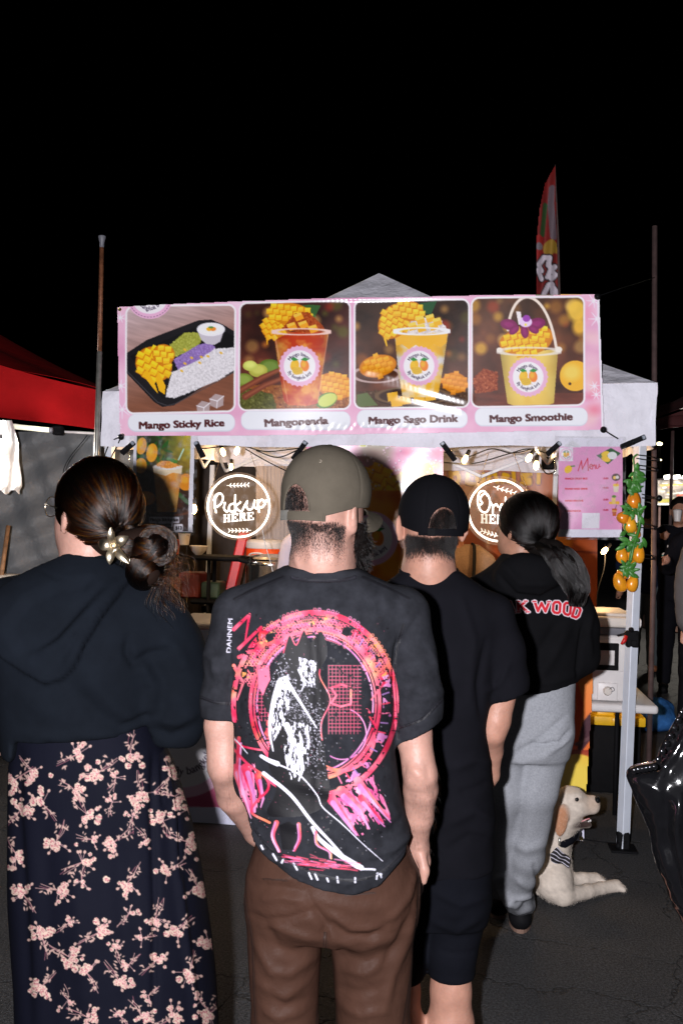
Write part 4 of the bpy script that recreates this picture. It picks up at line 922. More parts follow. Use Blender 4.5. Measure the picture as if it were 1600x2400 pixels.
def menu_canvas():
    c = Can(1304, 1024, 1464, 1266, 1.2, (222, 220, 238)); Z = crop(1050, 980, 550); z = lambda L: [Z(*q) for q in L]
    w = c.win(1300, 1020, 1466, 1270); c.put(w, in_poly(c.X[w], c.Y[w], z([(733, 190), (1168, 190), (1160, 745), (731, 742)])).astype(float), lambda X, Y: np.clip((np.array([222, 152, 196]) + 6 * vnoise(X, Y, 30, 2)[..., None]) / 255, 0, 1))
    c.poly(z([(742, 197), (831, 197), (831, 288), (741, 286)]), (228, 226, 240)); mango_logo(c, *Z(786, 242), 14.5, words_=('Mango lover', 'By bangkok boy'), star=False)
    c.poly(z([(990, 250), (1085, 198), (1152, 235), (1065, 308)]), (26, 84, 40)); c.ell(*Z(1048, 238), 10, 6, (240, 196, 60), rot=-20); c.ell(*Z(1052, 272), 11, 7, (240, 190, 50), rot=20); c.ell(*Z(1095, 250), 11, 9, (220, 222, 224))
    c.ell(*Z(800, 342), 10, 8, (240, 190, 40), rot=-50); c.line(z([(818, 322), (842, 320)]), 2.6, (60, 130, 50))
    red = (190, 20, 40)
    c.line(z([(866, 352), (888, 284), (894, 342), (930, 268), (934, 350)]), 1.8, red)
    [c.line(spline(z(q), 5), 1.6, red) for q in ([(944, 330), (960, 316), (950, 308), (942, 330), (958, 340)], [(962, 340), (966, 312)], [(966, 322), (978, 312), (981, 338)], [(988, 312), (990, 336), (1003, 330), (1007, 308)], [(1004, 326), (1016, 322)])]
    for s, x0, x1, y in (('MANGO STICKY RICE', 780, 928, 410), ('MANGO SAGO DRINK', 780, 930, 478), ('MANGO SMOOTHIE', 780, 900, 558), ('MANGONEADA', 780, 884, 626)): a = Z(x0, y); b = Z(x1, y - 1); c.text(s, *a, *b, (196, 24, 50), 5.6, .35)
    for s, y in (('13.00', 408), ('10.00', 471), ('10.00', 550), ('12.00', 619)): a = Z(1032, y); b = Z(1067, y); c.text(s, *a, *b, (180, 24, 60), 5.6, .3)
    x, y = Z(1118, 395); c.ell(x, y, 10, 8.5, (70, 46, 44)); c.ell(x - 3, y + 1, 4, 4, (236, 190, 80)); c.ell(x + 3, y, 4, 4, (230, 220, 220))
    x, y = Z(1118, 470); c.poly([(x - 7, y - 6), (x + 7, y - 6), (x + 5, y + 9), (x - 5, y + 9)], (226, 214, 190)); c.ell(x, y - 8, 7, 3.5, (240, 196, 80)); c.line([(x, y - 8), (x + 4, y - 15)], 1.2, (220, 90, 60))
    x, y = Z(1105, 552); c.poly([(x - 6, y - 7), (x + 4, y - 7), (x + 3, y + 8), (x - 5, y + 8)], (240, 200, 110)); c.ell(x - 8, y + 5, 4, 3, (240, 180, 50)); c.ell(x + 8, y + 5, 5, 4, (240, 180, 50)); c.ell(x, y - 10, 5, 3, (90, 140, 50))
    x, y = Z(1108, 628); c.poly([(x - 6, y - 8), (x + 6, y - 8), (x + 4, y + 9), (x - 4, y + 9)], (190, 90, 34)); c.line([(x - 5, y - 3), (x + 5, y - 2)], 2, (236, 190, 110)); c.line([(x + 2, y - 8), (x + 5, y - 16)], 1.2, (60, 40, 40))
    c.poly(z([(892, 633), (1010, 633), (1008, 738), (889, 738)]), (228, 224, 240)); c.ell(1316, 1240, 0.1, 0.1, red)
    return c
me_ = thing('menu_sheet', 'pink laminated menu listing four mango items with prices, hung at the right of the stall', 'menu', F3(1385, 1262, .09))
printed_sheet('menu_print', menu_canvas(), front(.09), M['vinyl'], me_, lambda X, Y: in_poly(X, Y, [(1308, 1026), (1459, 1027), (1457, 1260), (1306, 1259)]), wv)
sleeve('clear_sleeve', [(1300, 1022), (1466, 1024), (1463, 1266), (1298, 1264)], .10, me_)
# hanging cup banner behind the queue
c = Can(708, 1008, 1046, 1480, 2.0, (200, 120, 150)); X, Y = c.X, c.Y
n1 = vnoise(X, Y * 1.4, 90, 8)[..., None]; n2 = vnoise(X, Y, 34, 9)[..., None]; t = np.clip((Y - 1090) / 70, 0, 1)[..., None]
a = np.array([226, 160, 190]) + n1 * np.array([30, 60, 50]) + n2 * np.array([16, 40, 30]); b = np.array([222, 130, 40]) + n2 * np.array([34, 50, 20])
c.I = np.clip((a * (1 - t) + b * t) / 255, 0, 1)
c.ell(1000, 1060, 46, 16, (214, 40, 90), .7, soft=10, rot=10); c.ell(760, 1030, 50, 14, (206, 60, 110), .6, soft=8); c.ell(930, 1040, 70, 12, (240, 226, 236), .8, soft=10); c.ell(880, 1060, 40, 40, (110, 140, 90), .5, soft=12); c.ell(1010, 1090, 20, 8, (230, 210, 90), .7, soft=6)
for k in range(5): cubes(c, 780 + k * 52, 1120 + (k % 2) * 24, 34, 30, 26, 15 * k, 30 + k)
liquid(c, [(712, 1150), (1040, 1150), (1010, 1480), (740, 1480)], (232, 150, 40), (206, 90, 20), 33, 60)
g = np.random.default_rng(12)
for k in range(240): x, y, r_ = g.uniform(712, 1040), g.uniform(1014, 1150), g.uniform(.8, 3.4); c.ell(x + .8, y + .8, r_, r_, (120, 60, 90), .5); c.ell(x, y, r_ * .8, r_ * .8, (250, 236, 246), .75)
for x, y, cc in ((814, 1038, (190, 190, 60)), (850, 1044, (186, 190, 80)), (879, 1041, (70, 110, 80)), (900, 1036, (230, 200, 220)), (921, 1044, (200, 30, 70))): c.line([(x - 6, y), (x + 6, y)], 7, (250, 246, 240)); c.line([(x - 5, y), (x + 5, y)], 4.4, cc)
mango_logo(c, 868, 1262, 64, words_=('Mango sticky', 'By bangkok boy'), star=False)
hb = thing('cup_banner', 'glossy hanging banner showing a giant mango drink, behind the two men in caps', 'banner', F3(875, 1475, .045))
printed_sheet('banner_print', c, front(.045), M['vinyl'], hb, lambda X, Y: in_poly(X, Y, [(716, 1012), (1041, 1010), (1039, 1110), (1032, 1476), (722, 1478)]), lambda X, Y: .006 * np.sin(X / 40 + Y / 70))
# counter skirt banner
c = Can(330, 1468, 1400, 1985, 2.6, (196, 92, 128)); X, Y = c.X, c.Y; n1 = vnoise(X, Y, 100, 21)[..., None]
t = np.clip((X - 1120) / 120, 0, 1)[..., None]; a = np.array([200, 96, 132]) + n1 * 16; b = np.array([226, 112, 44]) + n1 * np.array([26, 30, 14]); c.I = np.clip((a * (1 - t) + b * t) / 255, 0, 1)
c.rrect(320, 1468, 1402, 1510, 3, (222, 214, 222)); c.ell(430, 1750, 120, 120, (230, 186, 208)); c.ell(430, 1750, 96, 96, (236, 230, 244)); c.arc_text('By bangkok boy', 430, 1750, 66, 250, 400 - 10, (40, 28, 40), 26, 1.2, True)
c.poly([(1340, 1800), (1366, 1690), (1386, 1668), (1386, 1730), (1362, 1762)], (70, 34, 44)); c.line([(1335, 1560), (1358, 1650), (1344, 1760)], 16, (230, 84, 40)); c.line([(1350, 1745), (1384, 1728)], 8, (96, 62, 66)); c.rrect(1300, 1758, 1400, 1772, 2, (150, 40, 24))
c.ell(1352, 1860, 76, 92, (240, 186, 58)); c.ell(1360, 1830, 40, 50, (252, 212, 90), .7, soft=20); c.ell(1340, 1915, 50, 36, (236, 150, 50), .6, soft=20)
c.poly([(320, 1888), (1120, 1912), (1300, 1926), (1400, 1930), (1400, 1990), (320, 1990)], (214, 214, 236))
cs = thing('counter_skirt_banner', 'pink and orange printed banner hung over the front of the serving counter', 'banner', F3(860, 1960, .02))
printed_sheet('banner_print', c, front(.02), M['vinyl'], cs, lambda X, Y: in_poly(X, Y, [(340, 1472), (1392, 1488), (1390, 1600), (1367, 1972), (1100, 1962), (570, 1941), (340, 1933)]), lambda X, Y: .010 * np.sin(X / 60 + Y / 210))
MB().lathe([(.005, -.002), (.011, -.003), (.011, .003), (.005, .002)], F3(1361, 1965, .03), 14, Matrix.Rotation(R(90), 3, 'X')).build('grommet', M['brass'], cs, smooth='auto')
mb = MB(); mb.tube(spline([F3(1361, 1966, .035), F3(1400, 1972, .03), F3(1452, 1976, .04)], 4), .003, 6); mb.ball(F3(1448, 1982, .06), .014)
tag(mb.build('bungee_cord', M['black'], smooth=True), 'black elastic cord from the skirt banner corner to the foot of the right leg', 'cord')
# counter tops
def table(name, label, f0, f1, b0, b1, z, mat, th=.045, legs=True, group=None):
    c = at((f0 + f1) / 2, (b0 + b1) / 2, 0); t = thing(name, label, 'table', c, group); mb = MB()
    mb.box(at((f0 + f1) / 2, (b0 + b1) / 2, z - th / 2), (f1 - f0, b1 - b0, th), .016, Rz, 3); mb.build('tabletop', M[mat], t, smooth='auto')
    for f in (f0 + .12, f1 - .12):
        for b in (b0 + .07, b1 - .07): mb = MB(); mb.tube([at(f, b, z - th), at(f, b, 0)], .0125, 10); mb.build('leg', M['black'], t, True)
    return t
def fpos(px, py, z):  # front metre and back metre of a pixel on height z
    x, zz = dirs(px, py); d = (z - CAM_H) / zz; q = np.array([x * d, d]) - FL2; return float(q @ fdir), float(q @ bdir)
ft, bt = fpos(1543, 1655, .71)
table('folding_table', 'white plastic folding table sticking out to the right of the stall leg, cooler on top', ft - 1.35, ft, bt, bt + .58, .71, 'white_plastic')
table('serving_counter', 'high counter behind the skirt banner, mostly hidden by the queue', .35, ft - 1.42, .06, .56, 1.04, 'grey_plastic')
# white cooler on the table
cx, cb = ft - .40, bt + .09
def lbox(mb, f0, f1, b0, b1, z0, z1, bev=.008, seg=2): return mb.box(at((f0 + f1) / 2, (b0 + b1) / 2, (z0 + z1) / 2), (f1 - f0, b1 - b0, z1 - z0), bev, Rz, seg)
fa, ba = fpos(1398 - 62, 1640, .712); fa, ba = ft - .60, bt + .05; fb = ft - .10; zt = P(1440, 1425, FL2[1] - .2)[2]
H0 = .712; q = lambda y: H0 + (1640 - y) * (1.16 - H0) / (1640 - 1418)
co = thing('white_cooler', 'large white hard cooler with black carry frame standing on the folding table', 'cooler', at((fa + fb) / 2, ba + .2, H0))
mb = MB(); lbox(mb, fa, fb, ba, ba + .40, H0, q(1470), .02, 3); lbox(mb, fa + .22, fb - .02, ba - .006, ba + .02, q(1562), q(1482), .004); body = mb.build('cooler_body', M['white_plastic'], co, smooth='auto')
mb = MB(); lbox(mb, fa - .004, fb + .004, ba - .006, ba + .406, q(1470), q(1452), .004); mb.build('grey_band', M['grey_plastic'], co, smooth='auto')
mb = MB(); lbox(mb, fa - .012, fb + .012, ba - .014, ba + .414, q(1451), q(1424), .014, 3); lbox(mb, fa + .03, fb - .03, ba + .03, ba + .38, q(1425), q(1416), .01, 3); mb.build('cooler_lid', M['cream'], co, smooth='auto')
lf, _ = fpos(1438, 1430, q(1435)); mb = MB(); lbox(mb, lf - .03, lf + .03, ba - .03, ba - .01, q(1445), q(1427), .005); mb.build('latch', M['white_plastic'], co, smooth='auto')
f0, _ = fpos(1402, 1520, 1.0); f1_, _ = fpos(1455, 1520, 1.0); f0, f1_ = f1_ - .13, f1_
mb = MB(); lbox(mb, f0, f1_, ba - .03, ba - .005, q(1508), q(1490), .003); lbox(mb, f0, f0 + .016, ba - .03, ba - .008, q(1556), q(1495), .003); lbox(mb, f1_ - .018, f1_, ba - .03, ba - .008, q(1556), q(1495), .003); lbox(mb, f0, f1_, ba - .034, ba - .008, q(1558), q(1546), .003); mb.build('carry_frame', M['black'], co, smooth='auto')
fs, _ = fpos(1421, 1612, .78); mb = MB(); lbox(mb, fs - .05, fs + .05, ba - .008, ba + .01, q(1637), q(1592), .005); sp = mb.build('spigot_recess', M['white_plastic'], co, smooth='auto')
mb = MB(); mb.lathe([(.022, -.016), (.024, 0), (.018, .012), (.001, .013)], at(fs, ba - .012, q(1612)), 18, Matrix.Rotation(R(90), 3, 'X')); mb.build('drain_cap', M['cream'], sp, smooth='auto')
mb = MB(); mb.tube(spline([at(fs + .005, ba - .03, q(1606)), at(fs + .02, ba - .035, q(1600)), at(fs + .03, ba - .03, q(1608)), at(fs + .015, ba - .03, q(1612))], 5), .0018, 5); mb.build('cap_strap', M['grey_plastic'], sp, True)
mb = MB(); mb.tube(spline([F3(1480, 1478, .04), F3(1462, 1484, .035), F3(1445, 1489, -.01)], 5), .003, 6); mb.tube(spline([F3(1482, 1482, .04), F3(1465, 1487, .03), F3(1447, 1491, -.01)], 5), .003, 6); mb.ball(F3(1478, 1476, .05), .014)
tag(mb.build('ball_bungee', M['black_gloss'], smooth=True), 'black ball bungee tying the cooler frame to the right stall leg', 'bungee')
# storage bin, blue bags under the table
bf, bb = fpos(1432, 1862, 0); bb = max(bb, .62); f0, f1_ = bf - .42, bf + .19
zl_ = .41; bn = thing('storage_bin', 'black storage tote with a yellow ribbed lid under the folding table', 'bin', at(bf - .1, bb + .25, 0))
mb = MB(); lbox(mb, f0 + .02, f1_ - .02, bb + .02, bb + .42, 0, zl_, .02, 2); mb.build('bin_body', M['black'], bn, smooth='auto')
mb = MB(); lbox(mb, f0, f1_, bb, bb + .44, zl_, zl_ + .055, .008, 2); ld = mb.build('bin_lid', M['yellow'], bn, smooth='auto')
for k in range(4): mb = MB(); lbox(mb, f0 + .05 + k * .14, f0 + .15 + k * .14, bb + .05, bb + .39, zl_ + .05, zl_ + .075 + .006 * (k % 2), .006); mb.build('lid_rib', M['yellow'], ld, smooth='auto')
mb = MB(); lbox(mb, f1_ - .2, f1_ - .1, bb - .012, bb + .02, zl_ + .01, zl_ + .05, .005); mb.build('lid_clip', M['yellow'], ld, smooth='auto')
def lump(name, c, r, mat, label, cat, seed=1, amp=.25, n=28, flat=None):
    mb = MB(); mb.ball(c, 1, n, n // 2 + 2, r); v = np.array(mb.v); cc = np.array(c); d = (v - cc); v = cc + d * (1 + amp * noise3(d / np.array(r), .9, seed))[:, None]
    if flat is not None: v[:, 2] = np.maximum(v[:, 2], flat)
    mb.v = [tuple(p) for p in v]; o = mb.build(name, mat, smooth=True); tag(o, label, cat); return o
M['blue_poly'] = material('blue_plastic_bag', (.03, .12, .34), .25, noise=(9, .5), bump=(14, .8, .02), coat=.3)
gq = ground_at(1530, 1722); lump('blue_bag', (gq[0], gq[1] + .2, .11), (.27, .2, .14), M['blue_poly'], 'crumpled blue plastic bag lying on the asphalt behind the right stall leg', 'bag', 3, .22, flat=.005)
# orange drinks cooler, steel pot, red tub, cup
d = 7.0; c0 = V(620, 1340, d); s = d / FPX
oc = thing('drinks_cooler', 'round orange drinks cooler with white lid in front of the white curtain', 'cooler', (c0.x, c0.y, 1.0))
zz = lambda y: V(620, y, d).z
MB().lathe([(.118, zz(1390)), (.13, zz(1385)), (.134, zz(1288)), (.126, zz(1283))], (c0.x, c0.y, 0), 32).build('cooler_body', M['orange'], oc, smooth='auto')
MB().lathe([(.132, zz(1285)), (.138, zz(1282)), (.136, zz(1270)), (.12, zz(1265)), (.01, zz(1264))], (c0.x, c0.y, 0), 32).build('cooler_lid', M['white_plastic'], oc, smooth='auto')
mb = MB(); mb.tube(spline([V(582, 1303, d - .14), V(590, 1297, d - .17), V(610, 1297, d - .19), V(620, 1304, d - .17), V(612, 1310, d - .15)], 5), .006, 8); mb.build('carry_handle', M['white_plastic'], oc, True)
mb = MB(); mb.box(V(657, 1304, d - .11), (.03, .004, .06), .001, Matrix.Rotation(R(35), 3, 'Z')); mb.build('blue_sticker', M['blue_poly'], oc)
d = 6.2; c0 = V(634, 1340, d); zz = lambda y: V(634, y, d).z
pt = thing('steel_pot', 'shiny stainless steel pot with black handles, left of the olive cap', 'pot', (c0.x, c0.y, 1.04))
MB().lathe([(.14, 1.04), (.15, 1.05), (.152, zz(1330)), (.158, zz(1326)), (.158, zz(1316)), (.15, zz(1312))], (c0.x, c0.y, 0), 40).build('pot_body', M['steel'], pt, smooth='auto')
MB().lathe([(.155, zz(1312)), (.16, zz(1309)), (.15, zz(1304)), (.06, zz(1299)), (.01, zz(1298))], (c0.x, c0.y, 0), 40).build('pot_lid', M['steel'], pt, smooth='auto')
for sx in (-1, 1):
    mb = MB(); mb.tube(spline([(c0.x + sx * .13, d - .06, zz(1318)), (c0.x + sx * .19, d - .06, zz(1312)), (c0.x + sx * .185, d, zz(1308)), (c0.x + sx * .15, d + .04, zz(1314))], 5), .014, 8); mb.build('handle', M['black'], pt, True)
d = 7.1; tag(MB().box(V(556, 1330, d) , (.07, .3, .52), .01, Matrix.Rotation(R(12), 3, 'Y')).build('red_tub', M['red'], smooth='auto'), 'narrow red plastic panel standing left of the orange drinks cooler', 'panel')
# back counter, curtains and rear banner
table('back_table', 'low dark prep table at the back of the stall behind the steel pot', .15, 2.5, 1.55, 2.2, .98, 'black')
def curtain(name, label, x0, x1, y0, y1, d, mat, seed=0, amp=.02, cat='curtain', nx=70, ny=30, zmin=0.02):
    g = []
    for j in range(ny + 1):
        row = []
        for i in range(nx + 1):
            x = x0 + (x1 - x0) * i / nx; y = y0 + (y1 - y0) * j / ny; p = V(x, y, d); p.z = max(p.z, zmin); p.y += amp * (math.sin(i * .25 + seed + .5 * math.sin(j * .3)) + .5 * math.sin(i * 1.3 + 2 * seed + j * .06)); row.append(p)
        g.append(row)
    mb = MB(); mb.sheet(g[::-1], .002); o = mb.build(name, mat, smooth='auto'); return tag(o, label, cat)
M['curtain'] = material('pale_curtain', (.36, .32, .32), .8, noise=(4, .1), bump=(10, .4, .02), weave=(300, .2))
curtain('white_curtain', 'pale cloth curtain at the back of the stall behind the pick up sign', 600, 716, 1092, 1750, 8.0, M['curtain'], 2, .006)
c = Can(1030, 1095, 1420, 1750, 3.0, (150, 64, 24)); X, Y = c.X, c.Y; n1 = vnoise(X, Y, 80, 41)[..., None]; c.I = np.clip((np.array([158, 72, 28]) + n1 * np.array([34, 24, 12])) / 255, 0, 1)
c.rrect(1020, 1095, 1430, 1183, 2, (176, 112, 84)); c.rrect(1020, 1183, 1430, 1190, 2, (120, 40, 20))
Z = crop(1050, 980, 550)
yl = [[(30, 375), (60, 360), (75, 400), (60, 440), (30, 440)], [(130, 370), (125, 430), (180, 445), (230, 430), (235, 375)], [(165, 370), (200, 380), (190, 410)], [(265, 430), (275, 375), (310, 365), (325, 430)], [(360, 430), (370, 375), (400, 385), (380, 410), (410, 430)], [(435, 360), (440, 430)], [(550, 375), (495, 380), (500, 405), (545, 410), (545, 435), (490, 435)], [(605, 355), (600, 430)], [(15, 360), (20, 400)]]
for q in yl: c.line([Z(*p) for p in q], 15, (110, 70, 90))
for q in yl: c.line([Z(*p) for p in q], 10, (206, 158, 24))
c.ell(1300, 1260, 40, 60, (206, 128, 30), .9, soft=6); c.ell(1230, 1230, 60, 40, (190, 90, 30), .8, soft=12); c.line([(1290, 1290), (1410, 1296)], 3, (90, 30, 14))
rb = thing('rear_banner', 'orange banner with yellow lettering at the back of the stall, behind the order sign', 'banner', (1.3, 8.15, 0))
printed_sheet('banner_print', c, (np.array([0, 8.15, 0]), np.array([0, 1., 0])), M['vinyl'], rb, lambda X, Y: (X < 1402) & (Y < 1740), lambda X, Y: .01 * np.sin(X / 25))
M['dark_cloth'] = material('dark_cloth', (.028, .02, .017), .9, noise=(5, .4), bump=(10, .4, .02))
curtain('dark_backdrop', 'dark cloth hung at the back left of the stall behind the kitchen shelf', 250, 600, 1078, 1800, 8.35, M['dark_cloth'], 4, .02)
# kitchen odds on the back left
def pot_plant(px, py, d):
    b = V(px, py, d); t = thing('potted_plant', 'small white pot with a green sprig on the back shelf, under the smoothie poster', 'plant', b)
    MB().lathe([(.03, 0), (.04, .07), (.043, .075), (.001, .07)], b, 16).build('pot', M['cream'], t, smooth='auto')
    for k in range(7): a = k * .9; mb = MB(); p = b + Vector((0, 0, .07)); mb.tube([p, p + Vector((.02 * math.cos(a), .02 * math.sin(a), .05)), p + Vector((.06 * math.cos(a), .06 * math.sin(a), .07 + .01 * k))], [.002, .007, .001], 5, flat=.3); mb.build('leaf', M['leaf'], t, True)
M['leaf'] = material('plastic_leaf', (.05, .2, .03), .4, noise=(30, .35), bump=(50, .2))
MG = [material('plastic_mango', c_, .3, noise=(16, .28), coat=.45, coat_rough=.14, bump=(50, .12, .002)) for c_ in ((.78, .30, .012), (.80, .36, .018), (.70, .22, .010))]
table('kitchen_shelf', 'upper board of the dark kitchen shelf, carrying the small potted plant', .15, .95, 1.2, 1.5, P(440, 1300, 6.6)[2], 'black', .03)
zsh = P(440, 1300, 6.6)[2]; pot_plant(432, 1277, 6.55)
d = 6.6; b = V(466, 1290, d); tag(MB().lathe([(.02, 0), (.05, .03), (.062, .06), (.058, .062), (.04, .04), (.001, .03)], (b.x, b.y, zsh), 24).build('white_bowl', M['white_plastic'], smooth='auto'), 'white bowl on the kitchen shelf beside the potted plant', 'bowl')
b = V(402, 1290, d); tag(MB().lathe([(.05, 0), (.055, .09), (.05, .1), (.001, .1)], (b.x, b.y, zsh), 20).build('orange_tub', M['orange'], smooth='auto'), 'orange tub on the kitchen shelf left of the plant', 'tub')
z2 = P(450, 1400, 6.7)[2]; table('kitchen_shelf', 'lower board of the dark kitchen shelf at the back left, holding boxes', .15, .95, 1.25, 1.6, z2, 'black', .03)
for x, cc, nm, lb_, sz in ((404, (.16, .05, .02), 'brown_crate', 'brown crate on the lower kitchen shelf, left end', (.18, .2, .13)), (452, (.14, .018, .01), 'red_box', 'dark red box on the lower kitchen shelf, middle', (.15, .2, .17)), (500, (.03, .05, .022), 'green_box', 'dark green box on the lower kitchen shelf, right end', (.13, .2, .11))):
    p = V(x, 1380, 6.72); tag(MB().box((p.x, p.y, z2 + sz[2] / 2), sz, .012, Rz).build(nm, material(nm, cc, .6, noise=(12, .3)), smooth='auto'), lb_, 'box')

# ------------------------------------------------------------------ neon signs
def neon_sign(name, label, Zc, cx, cy, rr, rd, off, words_, serif, serif_box, sprigs, chains, cord=None, tilt=0, limit=None):
    """a clear disc with glowing letters; all outlines in crop coordinates through Zc"""
    Pf = lambda x, y, o=0: Vector(F3(*Zc(x, y), off + o)); t = thing(name, label, 'sign', Pf(cx, cy))
    C0 = Pf(cx, cy); ux = (Pf(cx + 100, cy) - C0) / 100; uy = (Pf(cx, cy - 100) - C0) / 100
    ring = [(rd * math.cos(a), rd * math.sin(a)) for a in np.linspace(0, 2 * math.pi, 72, endpoint=False)]
    MB().prism(ring, .005, C0, ux, uy).build('acrylic_disc', M['glow_disc'], t)
    mb = MB(); pts = [Pf(cx + rr * math.cos(a), cy + rr * math.sin(a), .010) for a in np.linspace(0, 2 * math.pi, 73)]; mb.tube(pts, .0052, 8, False); mb.build('neon_ring', M['neon'], t, True)
    for w_ in words_:
        for st in w_: mb = MB(); mb.tube([Pf(*p, .012) for p in spline(st, 6)], .0046, 8); [mb.ball(Pf(*q, .012), .0046, 8, 6) for q in (st[0], st[-1])]; mb.build('neon_stroke', M['neon'], t, True)
    x0, y0, x1, y1, sl = serif_box; n = len(serif); cw = (x1 - x0) / n
    for k, ch in enumerate(serif):
        L = {'H': [[(0, 0), (.42, 0), (.42, .13), (.34, .13), (.34, .44), (.66, .44), (.66, .13), (.58, .13), (.58, 0), (1, 0), (1, .13), (.92, .13), (.92, .87), (1, .87), (1, 1), (.58, 1), (.58, .87), (.66, .87), (.66, .57), (.34, .57), (.34, .87), (.42, .87), (.42, 1), (0, 1), (0, .87), (.08, .87), (.08, .13), (0, .13)]],
             'E': [[(0, 0), (1, 0), (1, .3), (.86, .3), (.78, .13), (.4, .13), (.4, .43), (.58, .43), (.62, .34), (.72, .34), (.72, .66), (.62, .66), (.58, .57), (.4, .57), (.4, .87), (.76, .87), (.84, .7), (.96, .7), (.96, 1), (0, 1), (0, .87), (.1, .87), (.1, .13), (0, .13)]],
             'R': [[(0, 0), (.46, 0), (.46, .13), (.36, .13), (.36, .44), (.5, .44), (.68, 0), (1.05, 0), (1.05, .13), (.96, .13), (.8, .48), (.93, .62), (.93, .84), (.78, 1), (0, 1), (0, .87), (.08, .87), (.08, .13), (0, .13)]]}[ch]
        for poly in L:
            q = [(x0 + cw * k + px_ * cw * .88, y1 - py_ * (y1 - y0) - sl * (cw * k + px_ * cw * .88)) for px_, py_ in poly]
            MB().prism([((a - cx), -(b - cy)) for a, b in q], .004, Pf(cx, cy, .007), ux, uy).build('neon_letter', M['neon_dim'], t)
    for (xa, ya, xb, yb, n) in sprigs:
        mb = MB(); mb.tube([Pf(xa, ya, .01), Pf((xa + xb) / 2, (ya + yb) / 2 + 4, .01), Pf(xb, yb, .01)], .0018, 6)
        L = math.hypot(xb - xa, yb - ya); dx, dy = (xb - xa) / L, (yb - ya) / L
        for k in range(n):
            for s in (-1, 1): mx, my = xa + (xb - xa) * (k + .8) / n, ya + (yb - ya) * (k + .8) / n; e = (mx + dx * 14 - dy * s * 17, my + dy * 14 + dx * s * 17); mb.tube([Pf(mx, my, .01), Pf((mx + e[0]) / 2, (my + e[1]) / 2, .01), Pf(*e, .01)], [.001, .0034, .001], 6)
        mb.build('leaf_sprig', M['neon_dim'], t, True)
    for (xa, ya, xb, yb) in chains:
        a, b = Pf(xa, ya, .006), Pf(xb, yb, 0); mb = MB(); n = int((b - a).length / .009)
        for k in range(n): p = a.lerp(b, (k + .5) / n); dd = (b - a).normalized() * .0056; sd = Vector((.0018, 0, 0)) if k % 2 else Vector((0, .0018, 0)); mb.tube([p - dd, p + sd * 1.5, p + dd, p - sd * 1.5, p - dd], .0011, 4, False)
        mb.build('chain', M['chain'], t, True)
        mb = MB(); mb.ball(a, .006); mb.build('chain_screw', M['chain'], t, True)
    if cord: mb = MB(); mb.tube(spline([F3(*q) for q in cord], 6), .0025, 6); mb.build('power_cord', M['white_plastic'], t, True)
    return t
Z3 = crop(200, 980, 500); Z6 = crop(1050, 980, 550)
neon_sign('pickup_sign', 'glowing round neon sign reading Pick up HERE, hung on chains left of the olive cap', Z3, 1127, 648, 226, 250, .02,
    [[[(962, 692), (952, 650), (955, 590), (975, 560)], [(945, 604), (960, 566), (992, 553), (1012, 580), (1000, 625), (968, 652)]], [[(1026, 622), (1020, 665), (1040, 688), (1058, 668)]],
     [[(1088, 628), (1064, 638), (1056, 670), (1080, 690), (1104, 672)]], [[(1102, 565), (1100, 625), (1103, 690)], [(1140, 618), (1106, 652), (1145, 686), (1172, 640), (1190, 610)]],
     [[(1190, 610), (1184, 648), (1205, 674), (1232, 655), (1244, 606)], [(1244, 606), (1242, 650), (1262, 664), (1270, 620)]], [[(1268, 602), (1272, 650), (1276, 690)], [(1272, 622), (1298, 598), (1316, 626), (1300, 655), (1278, 652)], [(1300, 655), (1320, 630), (1328, 604)]]],
    'HERE', (1016, 708, 1246, 768, .09), [(1040, 495, 1196, 490, 6), (1218, 824, 1058, 826, 6)], [(932, 508, 1010, 225), (1290, 480, 1207, 232)],
    [(*Z3(1298, 800), .02), (*Z3(1320, 920), .03), (*Z3(1355, 1040), .05), (*Z3(1378, 1140), .06), (*Z3(1390, 1300), .03)])
neon_sign('order_sign', 'glowing round neon sign reading Order HERE, half hidden by the ponytailed woman', Z6, 340, 618, 204, 232, .02,
    [[[(262, 520), (238, 488), (206, 500), (196, 560), (215, 615), (248, 630), (272, 600), (276, 545), (255, 505), (225, 515), (214, 545), (226, 566), (212, 580)]], [[(280, 560), (296, 590), (296, 636)], [(296, 596), (318, 575), (330, 590)]],
     [[(382, 530), (386, 600), (392, 636)], [(384, 588), (358, 576), (344, 606), (360, 632), (388, 618)]], [[(408, 610), (432, 598), (424, 580), (408, 594), (412, 628), (440, 622)]], [[(452, 580), (456, 628)], [(456, 598), (474, 582), (486, 590)]]],
    'HERE', (216, 640, 430, 702, -.05), [(300, 456, 446, 500, 5), (340, 790, 222, 752, 5)], [(205, 430, 268, 235), (527, 480, 436, 235)])

